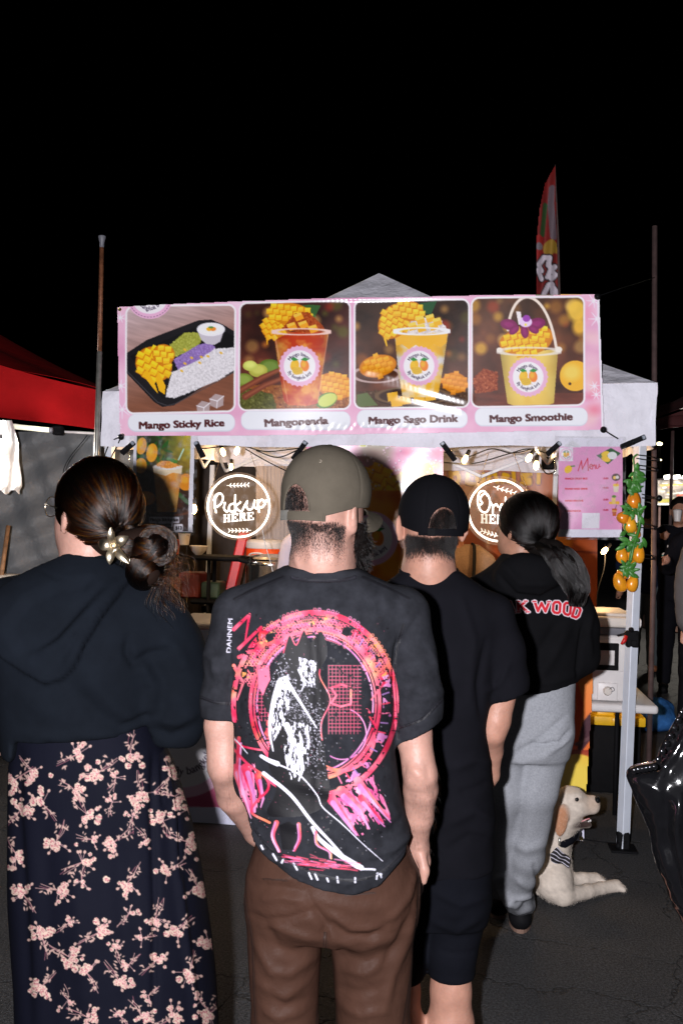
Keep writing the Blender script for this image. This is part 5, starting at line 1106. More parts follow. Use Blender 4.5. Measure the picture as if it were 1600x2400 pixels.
# ------------------------------------------------------------------ string lights
def bulb(px, py, d, label, ang=0):
    c = V(px, py, d); t = thing('edison_bulb', label, 'bulb', c, 'warm string light bulbs under the canopy')
    rot = Matrix.Rotation(R(ang), 3, 'Y')
    MB().lathe([(.002, -.032), (.010, -.028), (.0165, -.012), (.014, .006), (.008, .018)], c, 14, rot).build('glass', M['bulb'], t, True)
    MB().lathe([(.010, .018), (.012, .02), (.011, .048), (.004, .054)], c, 12, rot).build('socket', M['black'], t, smooth='auto')
    l = bpy.data.lights.new('bulb_glow', 'POINT'); l.energy = 6.5; l.color = (1, .62, .28); l.shadow_soft_size = .02
    lo = bpy.data.objects.new('bulb_glow', l); col.objects.link(lo); lo.location = c + Vector((0, -.03, -.04)); return t
for x, y, d, a, lb_ in ((556, 1054, 6.0, 10, 'warm bulb right above the pick up sign'), (522, 1057, 6.1, -20, 'warm bulb at the left chain of the pick up sign'), (455, 1190, 5.25, 0, 'warm bulb at the right edge of the smoothie poster'),
                        (1090, 1074, 5.6, 25, 'warm bulb above the black cap, left of the order sign'), (1240, 1071, 5.7, 30, 'warm bulb above the ponytailed woman, left of the pair'), (1256, 1088, 5.5, 5, 'warm bulb above the ponytailed woman, right of the pair'),
                        (1417, 1289, 6.0, 40, 'warm bulb below the pink menu, next to the garland'), (542, 1092, 7.6, 0, 'tiny warm bulb far back behind the pick up sign')): bulb(x, y, d, lb_, a)
def cable(pts, label, r=.0035):
    mb = MB(); mb.tube(spline([V(*p) for p in pts], 6), r, 6); return tag(mb.build('light_cable', M['black'], smooth=True), label, 'cable')
cable([(470, 1052, 5.4), (560, 1044, 5.6), (620, 1058, 5.6), (690, 1052, 5.5), (712, 1048, 5.4)], 'black light cable running from the poster clamp to the cup banner clamp')
cable([(575, 1052, 5.6), (620, 1078, 5.5), (672, 1104, 5.5), (720, 1120, 5.5)], 'black light cable sagging behind the olive cap')
cable([(600, 1056, 5.7), (650, 1072, 5.7), (700, 1054, 5.6)], 'black light cable looping low left of the cup banner')
cable([(1042, 1060, 5.5), (1090, 1072, 5.6), (1150, 1052, 5.6), (1200, 1062, 5.6), (1256, 1050, 5.6)], 'upper black light cable above the order sign')
cable([(1040, 1084, 5.5), (1110, 1086, 5.6), (1190, 1064, 5.6), (1240, 1052, 5.6), (1290, 1066, 5.6)], 'lower black light cable above the order sign')
cable([(1256, 1076, 5.5), (1280, 1110, 5.6), (1302, 1100, 5.7), (1297, 1072, 5.7)], 'short looped black cable beside the right corner joint')
cable([(1417, 1275, 6.0), (1415, 1330, 6.0), (1398, 1400, 5.9), (1406, 1500, 5.8)], 'thin black cable hanging below the pink menu')
cable([(205, 1020, 6.0), (150, 1100, 6.1), (158, 1200, 6.1)], 'thin black cable on the grey tarp', .003)

# ------------------------------------------------------------------ plastic mango garland
ga = thing('mango_garland', 'string of plastic mangoes and green leaves hanging beside the right stall leg', 'garland', F3(1470, 1370, .11))
G = lambda x, y, o=.11: Vector(F3(*Z6(x, y), o))
mb = MB(); mb.tube(spline([G(1262, 240), G(1235, 270), G(1245, 350), G(1250, 440), G(1250, 600), G(1280, 660), G(1240, 760), G(1215, 900), G(1200, 1010), G(1190, 1060)], 8), .0045, 6)
mb.tube(spline([G(1255, 330, .12), G(1235, 400, .12), G(1255, 480, .12), G(1265, 620, .13), G(1275, 720, .13), G(1235, 860, .16), G(1215, 960, .16)], 8), .007, 6); mb.build('stem', M['leaf'], ga, True)
for x, y, rx, ry, a, o in ((1240, 550, 45, 60, 6, .12), (1165, 664, 40, 40, -20, .14), (1212, 712, 45, 56, 14, .12), (1250, 762, 28, 42, 30, .09), (1160, 916, 37, 55, 5, .12), (1228, 920, 34, 54, 8, .09), (1270, 908, 40, 62, 0, .13), (1146, 1098, 42, 66, 26, .13), (1156, 1048, 34, 40, 50, .09), (1230, 1104, 38, 58, -10, .12)):
    c = G(x, y, o); s = .3508 * 5.0 / FPX; mb = MB(); mb.ball((0, 0, 0), 1, 22, 16); v = np.array(mb.v)
    v[:, 0] += (.10 + .01 * (x % 13)) * v[:, 2] ** 2 - .08; v *= (1 + .03 * noise3(v, 1.1, int(x + y)))[:, None]; k = 1 - .13 * v[:, 2]; v[:, 0] *= k; v[:, 1] *= k * .95
    rot = np.array(Matrix.Rotation(R(-a), 3, 'Y')); v = (v * [rx * s, rx * s * .9, ry * s]) @ rot.T + np.array(c); mb.v = [tuple(q) for q in v]; mb.build('mango', MG[int(x + y) % 3], ga, True)
def leaf(base, ang, L, w, out=.3):
    u = Vector((fdir[0] * math.cos(ang), fdir[1] * math.cos(ang) - out * .6, math.sin(ang))).normalized(); sd = Vector((-math.sin(ang), 0, math.cos(ang))); nn = u.cross(sd).normalized(); g = []
    for t in np.linspace(0, 1, 7):
        wd = w * math.sin(math.pi * min(1, t * .95 + .04)) ** .7; p = base + u * L * t - nn * L * .25 * t * t; g.append([p - sd * wd + nn * wd * .4, p, p + sd * wd + nn * wd * .4])
    mb = MB(); mb.sheet(g, .0012); mb.build('leaf', M['leaf'], ga, True)
lr = random.Random(5)
for cx_, cy_, n_, sp in ((1245, 350, 5, 20), (1240, 430, 10, 50), (1210, 480, 6, 40), (1215, 615, 8, 45), (1265, 640, 5, 30), (1190, 770, 3, 20), (1205, 840, 9, 50), (1285, 812, 4, 25), (1195, 1000, 12, 50), (1215, 1020, 5, 30)):
    for k in range(n_): leaf(G(cx_ + lr.uniform(-sp, sp) * .5, cy_ + lr.uniform(-18, 18), .12 + lr.uniform(0, .03)), lr.uniform(0, 6.28), lr.uniform(.035, .06), lr.uniform(.008, .013), lr.uniform(0, 1))

# ------------------------------------------------------------------ the red tent and its tarp on the left
d1 = 6.3
rt = thing('red_canopy', 'dark red pop-up canopy over the neighbouring stall at the left edge', 'canopy', (-2.6, 6.3, 0))
E1, E0 = V(228, 915, d1), V(-420, 742, d1); Vb1, Vb0 = V(232, 1010, d1), V(-420, 915, d1)
Pk = V(-260, 640, d1 + 1.6); Bk = V(150, 955, d1 + 3.0)
def sheetq(a, b, c_, d_, n=24, m=12, wob=.01, seed=0):
    g = []
    for j in range(m + 1):
        t = j / m; g.append([(a.lerp(b, i / n)).lerp(d_.lerp(c_, i / n), t) + Vector((0, wob * math.sin(i * .7 + j * .5 + seed), wob * math.sin(i * .35 + j * .9 + seed))) for i in range(n + 1)])
    return g
mb = MB(); mb.sheet(sheetq(Vb0, Vb1, E1, E0, wob=.008), .002); mb.build('valance', M['red_canopy'], rt, smooth='auto')
TL = E0 + Vector((.1, 1.4, 1.0)); TR = V(235, 905, d1 + .03)
mb = MB(); mb.sheet(sheetq(E0 + Vector((0, .01, .0)), E1 + Vector((0, .01, 0)), V(233, 905, d1 + 2.6), V(-420, 560, d1 + 1.6), wob=.02), .002); mb.build('canopy_roof', M['red_canopy'], rt, smooth='auto')
mb = MB(); lv = V(226, 1018, d1 + .35); mb.box((lv.x, lv.y, lv.z / 2), (.045, .045, lv.z), .004); mb.build('canopy_leg', material('dark_frame', (.1, .1, .11), .5), rt, smooth='auto')
mb = MB(); mb.tube([V(-60, 975, d1 + .1), V(70, 1003, d1 + .1), V(150, 1012, d1 + .15), V(228, 1016, d1 + .15)], .009, 8); mb.build('truss_bar', M['white_plastic'], rt, True)
mb = MB(); mb.box(V(137, 1009, d1 + .1), (.07, .06, .06), .01); mb.build('corner_joint', M['black'], rt, smooth='auto')
def tarp():
    n, m = 120, 70; g = []
    for j in range(m + 1):
        row = []
        for i in range(n + 1):
            x = -160 + 500 * i / n; y = 1012 + 800 * j / m; p = V(x, y, 6.75); p.z = max(.01, p.z); s = (x * .55 + y) / 44
            p.y += .030 * math.sin(s + .8 * math.sin(x / 70)) * math.exp(-((j / m - .2) / .5) ** 2) + .02 * math.sin(s * 2.3 + y / 60) + .012 * math.sin(x / 13 - y / 31); row.append(p)
        g.append(row)
    mb = MB(); mb.sheet(g[::-1], .001); tag(mb.build('tarp_wall', M['tarp'], smooth='auto'), 'wrinkled dark grey tarp wall between the red tent and the white stall', 'tarp')
tarp()
tl = thing('tube_light', 'pale tube lamp under the red tent', 'lamp', V(70, 1003, 6.2)); a, b = V(26, 999, 6.2), V(117, 1008, 6.2)
MB().tube([a, b], .016, 12).build('tube', material('tube_lamp', (.9, .9, .7), .4, emit=(1, .95, .74), emit_s=.75), tl, True); MB().tube([b, b + (b - a) * .08], .018, 12).build('end_cap', M['grey_plastic'], tl, True)
def wbag():
    n, m = 40, 40; g = []; lx = [(985, -60, 28), (1010, -60, 36), (1040, -60, 44), (1080, -60, 45), (1120, -60, 51), (1140, -60, 52), (1150, -60, 46)]
    for j in range(m + 1):
        y = 985 + 168 * j / m; xr = np.interp(y, [q[0] for q in lx], [q[2] for q in lx]); row = []
        for i in range(n + 1):
            x = -60 + (xr + 60) * i / n; row.append(V(x, y + (6 * math.sin(i * .5) if j == m else 0), 5.9 + .012 * math.sin(i * .5 + j * .13) + .004 * math.sin(i * 1.1 + j * .3) - .1 * math.sin(math.pi * i / n)))
        g.append(row)
    mb = MB(); mb.sheet(g[::-1], .003); m_ = material('white_polythene', (.78, .78, .78), .35, noise=(6, .08), bump=(16, .6, .02)); m_.node_tree.nodes['Principled BSDF'].inputs['Transmission Weight'].default_value = 0
    tag(mb.build('white_bag', m_, smooth='auto'), 'white plastic bag hanging under the red tent, lit by a lamp beside it', 'bag')
wbag()
lp = V(2, 1040, 5.75); t = thing('clamp_lamp', 'bright white lamp beside the hanging white bag', 'lamp', lp)
MB().ball(lp, .028, 14, 10).build('bulb', material('lamp_glow', (1, 1, 1), .3, emit=(1, .95, .85), emit_s=26), t, True); MB().tube([lp + Vector((0, .01, .03)), V(-2, 995, 6.0)], .008, 8).build('lamp_stem', M['black'], t, True)
l = bpy.data.lights.new('red_tent_lamp', 'POINT'); l.energy = 22; l.color = (1, .95, .88); l.shadow_soft_size = .04; lo = bpy.data.objects.new('red_tent_lamp', l); col.objects.link(lo); lo.location = V(-30, 1000, 5.6)
mb = MB(); mb.tube([V(20, 1232, 6.1), V(8, 1320, 6.05), V(-4, 1410, 6.0), V(-22, 1560, 5.9), V(-60, 1900, 5.7)], .014, 8); tag(mb.build('wooden_pole', M['wood'], smooth=True), 'leaning brown wooden stick in front of the grey tarp', 'stick')
mb = MB(); q = V(70, 1352, 5.9); mb.box((q.x - .2, q.y, q.z - .02), (1.1, .55, .035), .012, Matrix.Rotation(R(-14), 3, 'Z'), 2); t = thing('side_table', 'pale table edge in front of the grey tarp, behind the bun-haired woman', 'table', (q.x - .2, q.y, 0)); mb.build('tabletop', M['cream'], t, smooth='auto')
for sx, sy in ((-.6, -.1), (.2, -.2), (-.55, .2), (.25, .2)): MB().tube([(q.x + sx, q.y + sy, q.z - .03), (q.x + sx, q.y + sy, 0)], .012, 8).build('leg', M['grey_plastic'], t, True)
# ------------------------------------------------------------------ far right: other tents, food stand
M['dark_red'] = material('dark_red_canopy', (.06, .008, .008), .8, noise=(3, .3))
rc = thing('dark_red_canopy', 'very dark red canopy of a stall far behind on the right', 'canopy', (4.4, 11.5, 0)); d = 11.5
mb = MB(); mb.sheet(sheetq(V(1536, 1008, d), V(1900, 985, d), V(1900, 880, d), V(1536, 978, d), wob=.02), .003); mb.build('valance', M['dark_red'], rc, smooth='auto')
mb = MB(); mb.sheet(sheetq(V(1536, 979, d), V(1900, 881, d), V(1900, 800, d + 1.5), V(1545, 950, d + 1.5), wob=.03), .003); mb.build('canopy_roof', M['dark_red'], rc, smooth='auto')
for x, y in ((1575, 1010), (1880, 1005)): p = V(x, y, d + .2); MB().tube([p, (p.x, p.y, 0)], .02, 8).build('canopy_leg', M['brown_pole'], rc, True)
fs_ = thing('lit_food_stand', 'brightly lit food stand far behind the garland at the right edge', 'food stand', (5.0, 15, 0)); d = 15
E = lambda n, c, s: material(n, c, .5, emit=c, emit_s=s, noise=(6, .5))
mb = MB(); q = V(1600, 1124, d); mb.box((q.x + .3, d, q.z), (1.2, 1.0, .03), .005); mb.build('stand_roof', M['white_plastic'], fs_, smooth='auto')
for x in (1556, 1578, 1600, 1625): mb = MB(); mb.tube([V(x, 1119, d - .55), V(x + 14, 1117, d - .55)], .03, 8); mb.build('light_tube', E('stand_lamp', (1, .95, .85), 7), fs_, True)
c = Can(1540, 1126, 1680, 1184, 1.8, (90, 84, 80)); c.I *= 1 + .8 * vnoise(c.X, c.Y, 12, 5)[..., None]
g = np.random.default_rng(9)
for k in range(90): c.line([(g.uniform(1540, 1680), g.uniform(1128, 1180)) for _ in range(2)] if k % 9 == 0 else [(x := g.uniform(1540, 1680), y := g.uniform(1128, 1180)), (x + g.uniform(2, 12), y + g.uniform(-2, 2))], g.uniform(1, 3.5), [(230, 226, 220), (150, 130, 40), (60, 50, 44), (170, 60, 40), (200, 196, 190)][k % 5], .8)
c.line([(1545, 1174), (1680, 1170)], 8, (120, 116, 30)); c.line([(1540, 1183), (1680, 1181)], 4, (226, 226, 226))
printed_sheet('display_panel', c, (np.array([0, d - .5, 0]), np.array([0, 1., 0])), M['paper'], fs_, None, None)
mb = MB(); q = V(1620, 1290, d); mb.box((q.x, d, .45), (1.3, .8, .9), .02); mb.build('stand_counter', material('stand_counter', (.2, .12, .1), .6, noise=(8, .5)), fs_, smooth='auto')
for x in (1546, 1690): p = V(x, 1124, d - .4); MB().tube([p, (p.x, p.y, 0)], .02, 8).build('stand_post', M['brown_pole'], fs_, True)
l = bpy.data.lights.new('stand_lamp_glow', 'POINT'); l.energy = 260; l.color = (1, .92, .8); l.shadow_soft_size = .2; lo = bpy.data.objects.new('stand_lamp_glow', l); col.objects.link(lo); lo.location = V(1610, 1105, 13.2)
for x, y, s in ((1544, 1040, .012), (1546, 1078, .006)):
    p = V(x, y, 20); t = thing('street_light', 'tiny yellowish light far away beside the brown pole, ' + ('upper one' if y < 1060 else 'lower one'), 'light', (p.x, p.y, 0)); MB().ball(p, s * 3, 8, 6, (1.8, 1, 1)).build('lamp_head', E('far_lamp', (1, .85, .5), 8), t, True); MB().tube([(p.x, p.y, 0), (p.x, p.y, p.z - .03)], .03, 8).build('lamp_post', M['black'], t, True)
# ------------------------------------------------------------------ materials of people and clothes
def skin(name, c): return material(name, c, .48, spec=.4, noise=(24, .15, 10), bump=(120, .5, .0018), sss=.10)
M['skin_pale'] = skin('pale_skin', (.46, .255, .20)); M['skin_warm'] = skin('warm_skin', (.45, .23, .165)); M['skin_tan'] = skin('tan_skin', (.38, .19, .125))
def cloth(name, c, rough=.9, n=(6, .1), w=900, b=.12, wr=(13, .25, .01)): return material(name, c, rough, spec=.08, noise=n, bump=wr, weave=(w, b, .0006))
M['washed_black'] = cloth('washed_black_cotton', (.021, .022, .027), n=(30, .35, 10))
M['black_cotton'] = cloth('black_cotton', (.0055, .0055, .008), n=(5, .2))
M['navy_jersey'] = cloth('navy_jersey', (.0055, .0075, .0115), n=(7, .25))
M['black_fleece'] = cloth('black_fleece', (.0045, .0045, .0055), n=(6, .2))
M['navy_short'] = cloth('navy_cotton', (.0045, .005, .008), n=(5, .2))
M['brown_twill'] = cloth('brown_twill', (.060, .029, .020), .46, n=(9, .16, 8), w=1200, b=.2, wr=(24, .5, .008))
M['skirt_cloth'] = cloth('dark_skirt_viscose', (.0045, .005, .011), .75, n=(4, .1))
M['grey_marl'] = cloth('grey_marl_jersey', (.29, .30, .325), .95, n=(150, .16), wr=(11, .3, .012))
M['olive'] = cloth('olive_cotton', (.092, .079, .060), .85, n=(12, .16), w=700, b=.2, wr=(26, .2, .006))
M['black_cap'] = cloth('black_cap_cotton', (.0045, .0045, .006), .85, w=700, wr=(26, .15, .004))
M['ink_shirt'] = material('screen_print_ink', (1, 1, 1), .6, spec=.3, attr=True, noise=(70, .06), bump=(13, .25, .01))
M['ink_skirt'] = material('printed_viscose', (1, 1, 1), .75, spec=.2, attr=True, noise=(90, .08))
M['eyelet'] = material('eyelet_thread', (.32, .27, .21), .7); M['olive_thread'] = material('olive_thread', (.045, .038, .028), .9)
def hairmat(name, mel, red=.3, rough=.28):
    m = bpy.data.materials.new(name); m.use_nodes = True; nt = m.node_tree; N = nt.nodes; N.remove(N['Principled BSDF'])
    h = N.new('ShaderNodeBsdfHairPrincipled'); h.model = 'CHIANG'; h.parametrization = 'MELANIN'
    h.inputs['Melanin'].default_value = mel; h.inputs['Melanin Redness'].default_value = red; h.inputs['Roughness'].default_value = rough; h.inputs['Radial Roughness'].default_value = .4
    h.inputs['Random Roughness'].default_value = .3; h.inputs['Random Color'].default_value = .5 if mel < .95 else .12
    nt.links.new(h.outputs[0], N['Material Output'].inputs[0]); return m
M['hair_brown'] = hairmat('brown_hair', .93, .5); M['hair_black'] = hairmat('black_hair', 1.0, .35, .34)
M['hair_base_brown'] = material('dark_brown_hair_mass', (.012, .006, .004), .8, spec=.1, bump=(60, .4, .004)); M['hair_base_black'] = material('black_hair_mass', (.005, .0035, .003), .8, spec=.1, bump=(90, .5, .004))
def strands(name, P3, mat, parent, r0=.00035, r1=.00012):
    """P3: (strands, points, 3) in world coordinates"""
    n, k = P3.shape[:2]; hc = bpy.data.hair_curves.new(name); hc.add_curves([k] * n)
    og = np.array(ORG[parent.name]); hc.position_data.foreach_set('vector', (P3 - og).astype(np.float32).ravel())
    a = hc.attributes.get('radius') or hc.attributes.new('radius', 'FLOAT', 'POINT'); a.data.foreach_set('value', np.tile(np.linspace(r0, r1, k), n).astype(np.float32))
    hc.materials.append(mat); o = bpy.data.objects.new(name, hc); col.objects.link(o); o.parent = parent; ORG[o.name] = ORG[parent.name]; o['kind'] = 'stuff'; return o
def head_frame(c, yaw, pitch=0):
    """local x = the person's right, y = where the face looks, z = up; yaw > 0 turns the face to the picture's right"""
    m = Matrix.Rotation(-R(yaw), 3, 'Z') @ Matrix.Rotation(R(pitch), 3, 'X'); c = Vector(c); return m, (lambda x, y, z: tuple(c + m @ Vector((x, y, z))))
def add_head(F, c, yaw, pitch=0, s=1.0, ears=True, ear_out=.0, jaw=1.0):
    m, L = head_frame(c, yaw, pitch)
    F.ell(L(0, -.008 * s, .018 * s), (.077 * s, .096 * s, .093 * s), .02, m)                      # skull
    F.ell(L(0, .035 * s, -.045 * s), (.062 * s * jaw, .062 * s, .075 * s), .03, m)                # face and jaw
    F.ell(L(0, .068 * s, -.088 * s), (.030 * s * jaw, .026 * s, .024 * s), .025, m)                # chin
    F.cone(L(0, .088 * s, .0), .010 * s, L(0, .112 * s, -.030 * s), .013 * s, .012)                # nose
    F.ell(L(0, .090 * s, -.058 * s), (.024 * s, .010 * s, .010 * s), .008, m)                      # lips
    F.ell(L(0, .082 * s, .016 * s), (.052 * s, .016 * s, .010 * s), .012, m)                       # brow
    for sx in (-1, 1):
        F.ell(L(sx * .030 * s, .096 * s, -.003 * s), (.014 * s, .012 * s, .009 * s), .004, m, cut=True)
        F.ell(L(sx * .030 * s, .084 * s, -.003 * s), (.012 * s, .012 * s, .011 * s), .002, m)
    if ears:
        for sx in (-1, 1):
            q = m @ Matrix.Rotation(sx * R(28 + ear_out * 1200), 3, 'Z')
            F.ell(L(sx * (.082 + ear_out) * s, -.004 * s, -.012 * s), (.0085 * s, .019 * s, .033 * s), .006, q)
            F.ell(L(sx * (.080 + ear_out) * s, .002 * s, -.043 * s), (.007 * s, .010 * s, .011 * s), .006, q)
            F.ell(L(sx * (.093 + ear_out) * s, .000 * s, -.008 * s), (.006 * s, .011 * s, .021 * s), .003, q, cut=True)
    return m, L
def fmesh(name, F, mat, parent, it=2, fl=None, wr=None, label=None, plate=None):
    v, f = F.mesh(); v = relax(v, f, it)
    if wr: N = vnormals(v, f); v = v + N * (noise3(v, wr[0], wr[2] if len(wr) > 2 else 0) * wr[1])[:, None]
    if plate:
        for poly, h, soft in plate:
            X, Y = to_px(v); N = vnormals(v, f); w = np.clip(-N[:, 1] * 2, 0, 1) * soft_in(X, Y, poly, soft); v = v + N * (w * h)[:, None]
    if fl: v = folds(v, f, fl)
    return mesh_obj(name, v, f, mat, parent, True, label), v, f
def soft_in(X, Y, poly, soft):
    p = np.array(poly, float); d = np.full(X.shape, 1e9)
    for i in range(len(p)):
        a, b = p[i], p[(i + 1) % len(p)]; e = b - a; t = np.clip(((X - a[0]) * e[0] + (Y - a[1]) * e[1]) / max(1e-9, (e ** 2).sum()), 0, 1); d = np.minimum(d, np.hypot(X - a[0] - t * e[0], Y - a[1] - t * e[1]))
    s = np.where(in_poly(X, Y, p), d, -d); return np.clip(.5 + s / soft, 0, 1)
def pick_skin(v, f, n, cond, seed=1):
    r = np.random.default_rng(seed); N = vnormals(v, f); ok = np.where(cond(v, N))[0]
    i = r.choice(ok, n); q = v[i] + r.normal(0, .003, (n, 3)); return q, N[i], r
def short_hair(name, v, f, n, cond, L0, mat, parent, down=.6, seed=1, k=4, wd=.00035, spread=.3):
    p, N, r = pick_skin(v, f, n, cond, seed); ln = L0(p) * r.uniform(.6, 1.2, n) if callable(L0) else L0 * r.uniform(.6, 1.2, n)
    dr = N + np.array([0, 0, -down]) + r.normal(0, spread, (n, 3)); dr /= np.linalg.norm(dr, axis=1, keepdims=True); t = np.linspace(-.15, 1, k)
    return strands(name, p[:, None] + dr[:, None] * (t[None, :, None] * ln[:, None, None]) + np.array([0, 0, -1]) * (t[None, :, None] ** 2 * ln[:, None, None] * down * .3), mat, parent, wd, wd * .5)
def rows(d, lst):
    """(py, x_left px, x_right px, front-to-back thickness[, shift]) at depth d"""
    out = []
    for r in lst:
        a = P(r[1], r[0], d); b = P(r[2], r[0], d); s = r[4] if len(r) > 4 else 0; out.append(((a[2] + b[2]) / 2, a[0], b[0], d - r[3] / 2 + s, d + r[3] / 2 + s))
    return out
def ch(d, lst):
    """(px, py, radius[, depth shift])"""
    return [(P(q[0], q[1], d + (q[3] if len(q) > 3 else 0)), q[2]) for q in lst]
def zline(pts, d):
    """height of a line drawn in px at depth d, as a function of x"""
    p = np.array([P(a, b, d) for a, b in pts]); o = np.argsort(p[:, 0]); return lambda x: np.interp(x, p[o, 0], p[o, 2])
def fbox(d, x0, y0, x1, y1, dy0, dy1, h, z0=None):
    a = P(x0, y1, d); b = P(x1, y0, d); return Field((a[0], d + dy0, a[2] if z0 is None else z0), (b[0], d + dy1, b[2]), h)
def foot(F, x, y, yaw=0, s=1.0, k=.02):
    c, si = math.cos(R(yaw)), math.sin(R(yaw)); q = lambda a, b, z: (x + a * c + b * si, y - a * si + b * c, z)
    F.cone(q(0, -.04, .05 * s), .045 * s, q(0, .02, .06 * s), .045 * s, k); F.cone(q(0, 0, .045 * s), .043 * s, q(0, .15 * s, .032 * s), .040 * s, k)
    F.plane_cut(lambda X, Y, Z: .004 - Z); return F
def shoes(parent, lst, mat, sole, s=1.0):
    for x, y, yaw in lst:
        F = Field((x - .2, y - .2, 0), (x + .2, y + .26, .14), .009); foot(F, x, y, yaw, s); o, v, f = fmesh('shoe', F, mat, parent, 2)
        c, si = math.cos(R(yaw)), math.sin(R(yaw)); pr = []
        for a in np.linspace(0, 2 * math.pi, 22, endpoint=False): u, w = .046 * s * math.sin(a), .055 + .125 * s * math.cos(a); pr.append((x + u * c + w * si, y - u * si + w * c))
        MB().prism([(p[0] - x, p[1] - y) for p in pr], .024, (x, y, .001), (1, 0, 0), (0, 1, 0)).build('sole', sole, o)
def cap(parent, c, yaw, mat, opening, R3=(.094, .106, .100), strap_mat=None, tilt=0, d=2.1, hole_r=.033, hole_z=(-.049, .053), brim=True):
    """baseball cap: panelled crown with a rear opening, strap, buckle, eyelets, top button, brim"""
    m, L = head_frame(c, yaw, tilt); rx, ry, rz = R3; nA, nT = 220, 80; v = []; 
    zb, zh = hole_z
    def wall(t, a):
        if t < .78: el = math.pi / 2 - (math.pi / 2 + .10) * t / .78; return math.cos(el), rz * math.sin(el)
        k = (t - .78) / .22; lo = -.034 + (zb - .020 + .034) * max(0, -math.sin(a)) ** 1.3 + .010 * max(0, math.sin(a)); z0 = rz * math.sin(-.10); return math.cos(.10) * (1 - .035 * k * k), z0 + (lo - z0) * k
    for j in range(nT + 1):
        t = j / nT
        for i in range(nA):
            a = 2 * math.pi * i / nA; cr, z = wall(t, a); ph = (a / (math.pi / 3)) % 1; seam = math.exp(-(min(ph, 1 - ph) / .03) ** 2)
            r = 1 + .010 * math.sin(3 * a + 1) * t + .010 * math.sin(5 * a + 2 * t * 3) * t * (1 - t) * 2 - .014 * seam * (.3 + .7 * math.sin(math.pi * min(1, t * 1.1)))
            v.append(L(rx * r * cr * math.cos(a), ry * r * cr * math.sin(a), z))
    f = []
    for j in range(nT):
        for i in range(nA):
            a = (i + .5) / nA * 2 * math.pi; cr, Z = wall((j + .5) / nT, a); X = math.cos(a) * cr * rx
            if math.sin(a) < -.3 and (((X / hole_r) ** 2 + ((Z - zb) / zh) ** 2 < 1 and Z > zb) or (abs(X) < hole_r and Z <= zb)): continue
            f.append((j * nA + i, j * nA + (i + 1) % nA, (j + 1) * nA + (i + 1) % nA, (j + 1) * nA + i))
    o = mesh_obj('cap', v, f, mat, parent, True); sm = o.modifiers.new('thickness', 'SOLIDIFY'); sm.thickness = .0022; sm.offset = -1
    mb = MB()
    for k in range(6):
        for sg in (-1, 1):
            a = k * math.pi / 3 + sg * .028; pts = []
            for t in np.linspace(.04, .99, 22):
                cr, z = wall(t, a)
                if math.sin(a) < -.3 and z < zb + zh and abs(cr * rx * math.cos(a)) < hole_r: break
                r = 1.003 - .012 * (.3 + .7 * math.sin(math.pi * min(1, t * 1.1))) * math.exp(-(.027 / .03) ** 2) + .010 * math.sin(3 * a + 1) * t; pts.append(L(rx * r * cr * math.cos(a), ry * r * cr * math.sin(a), z))
            if len(pts) > 3: mb.tube(pts, .0007, 4, False)
    mb.build('seam_stitching', M['olive_thread'] if mat is M['olive'] else M['black'], o, True)
    # binding round the opening
    mb = MB(); pts = [];
    for a in np.linspace(math.pi * 1.02, -.02 * math.pi, 26):
        X = hole_r * math.cos(a) * 1.04; Z = zb + zh * 1.03 * max(0, math.sin(a)); k = math.cos(.10) if Z < -.01 else math.sqrt(1 - (Z / rz) ** 2); cy = math.sqrt(max(0, k * k - (X / rx) ** 2)); pts.append(L(X, -ry * cy * 1.005, Z))
    mb.tube(pts, .0026, 6, flat=1); mb.build('opening_binding', mat, o, True)
    # strap and buckle
    def band(x0, x1, z, h, rr, n=16):
        g = []
        for zz in (z - h / 2, z + h / 2):
            g.append([L(X, -ry * rr * math.sqrt(max(0, 1 - (X / rx) ** 2)) * .985, zz) for X in np.linspace(x0, x1, n)])
        mb = MB(); mb.sheet(g, .002); return mb
    band(-.060, .060, zb - .011, .019, .985).build('strap', mat, o, smooth='auto'); band(-.02, .058, zb - .012, .017, 1.01).build('strap', mat, o, smooth='auto')
    mb = MB(); X = -.030; cy = -ry * 1.0 * math.sqrt(1 - (X / rx) ** 2)
    mb.box(L(X, cy, zb - .011), (.022, .003, .021), .001, m); mb.build('buckle', strap_mat or M['chrome'], o, smooth='auto')
    for a in (R(240), R(300), R(30), R(330), R(210)):
        el = R(34); p = L(rx * 1.0 * math.cos(el) * math.cos(a), ry * math.cos(el) * math.sin(a), rz * math.sin(el)); n = (Vector(p) - Vector(c)).normalized(); q = n.to_track_quat('Z', 'Y').to_matrix()
        mb = MB(); mb.lathe([(.0018, .0005), (.0034, .0016), (.0042, 0), (.0036, -.001)], p, 12, q); mb.build('eyelet', M['eyelet'] if mat is M['olive'] else mat, o, True)
    mb = MB(); mb.ball(L(0, 0, rz * 1.0), .0085, 12, 6, (1, 1, .45), m); mb.build('top_button', mat, o, True)
    if brim:
        g = []
        for j in range(11):
            t = j / 10; row = []
            for i in range(25):
                a = R(28 + 124 * i / 24); s = math.sin((i / 24) * math.pi) ** .55; k = 1 + t * .0; e = t * .072 * s
                X, Y = rx * .98 * math.cos(a), ry * .98 * math.sin(a) + e; row.append(L(X * (1 + .05 * t), Y, -.026 - .010 * t - .42 * X * X / rx * (1 + .7 * t)))
            g.append(row)
        mb = MB(); mb.sheet(g, .003); mb.build('brim', mat, o, smooth='auto')
    return o

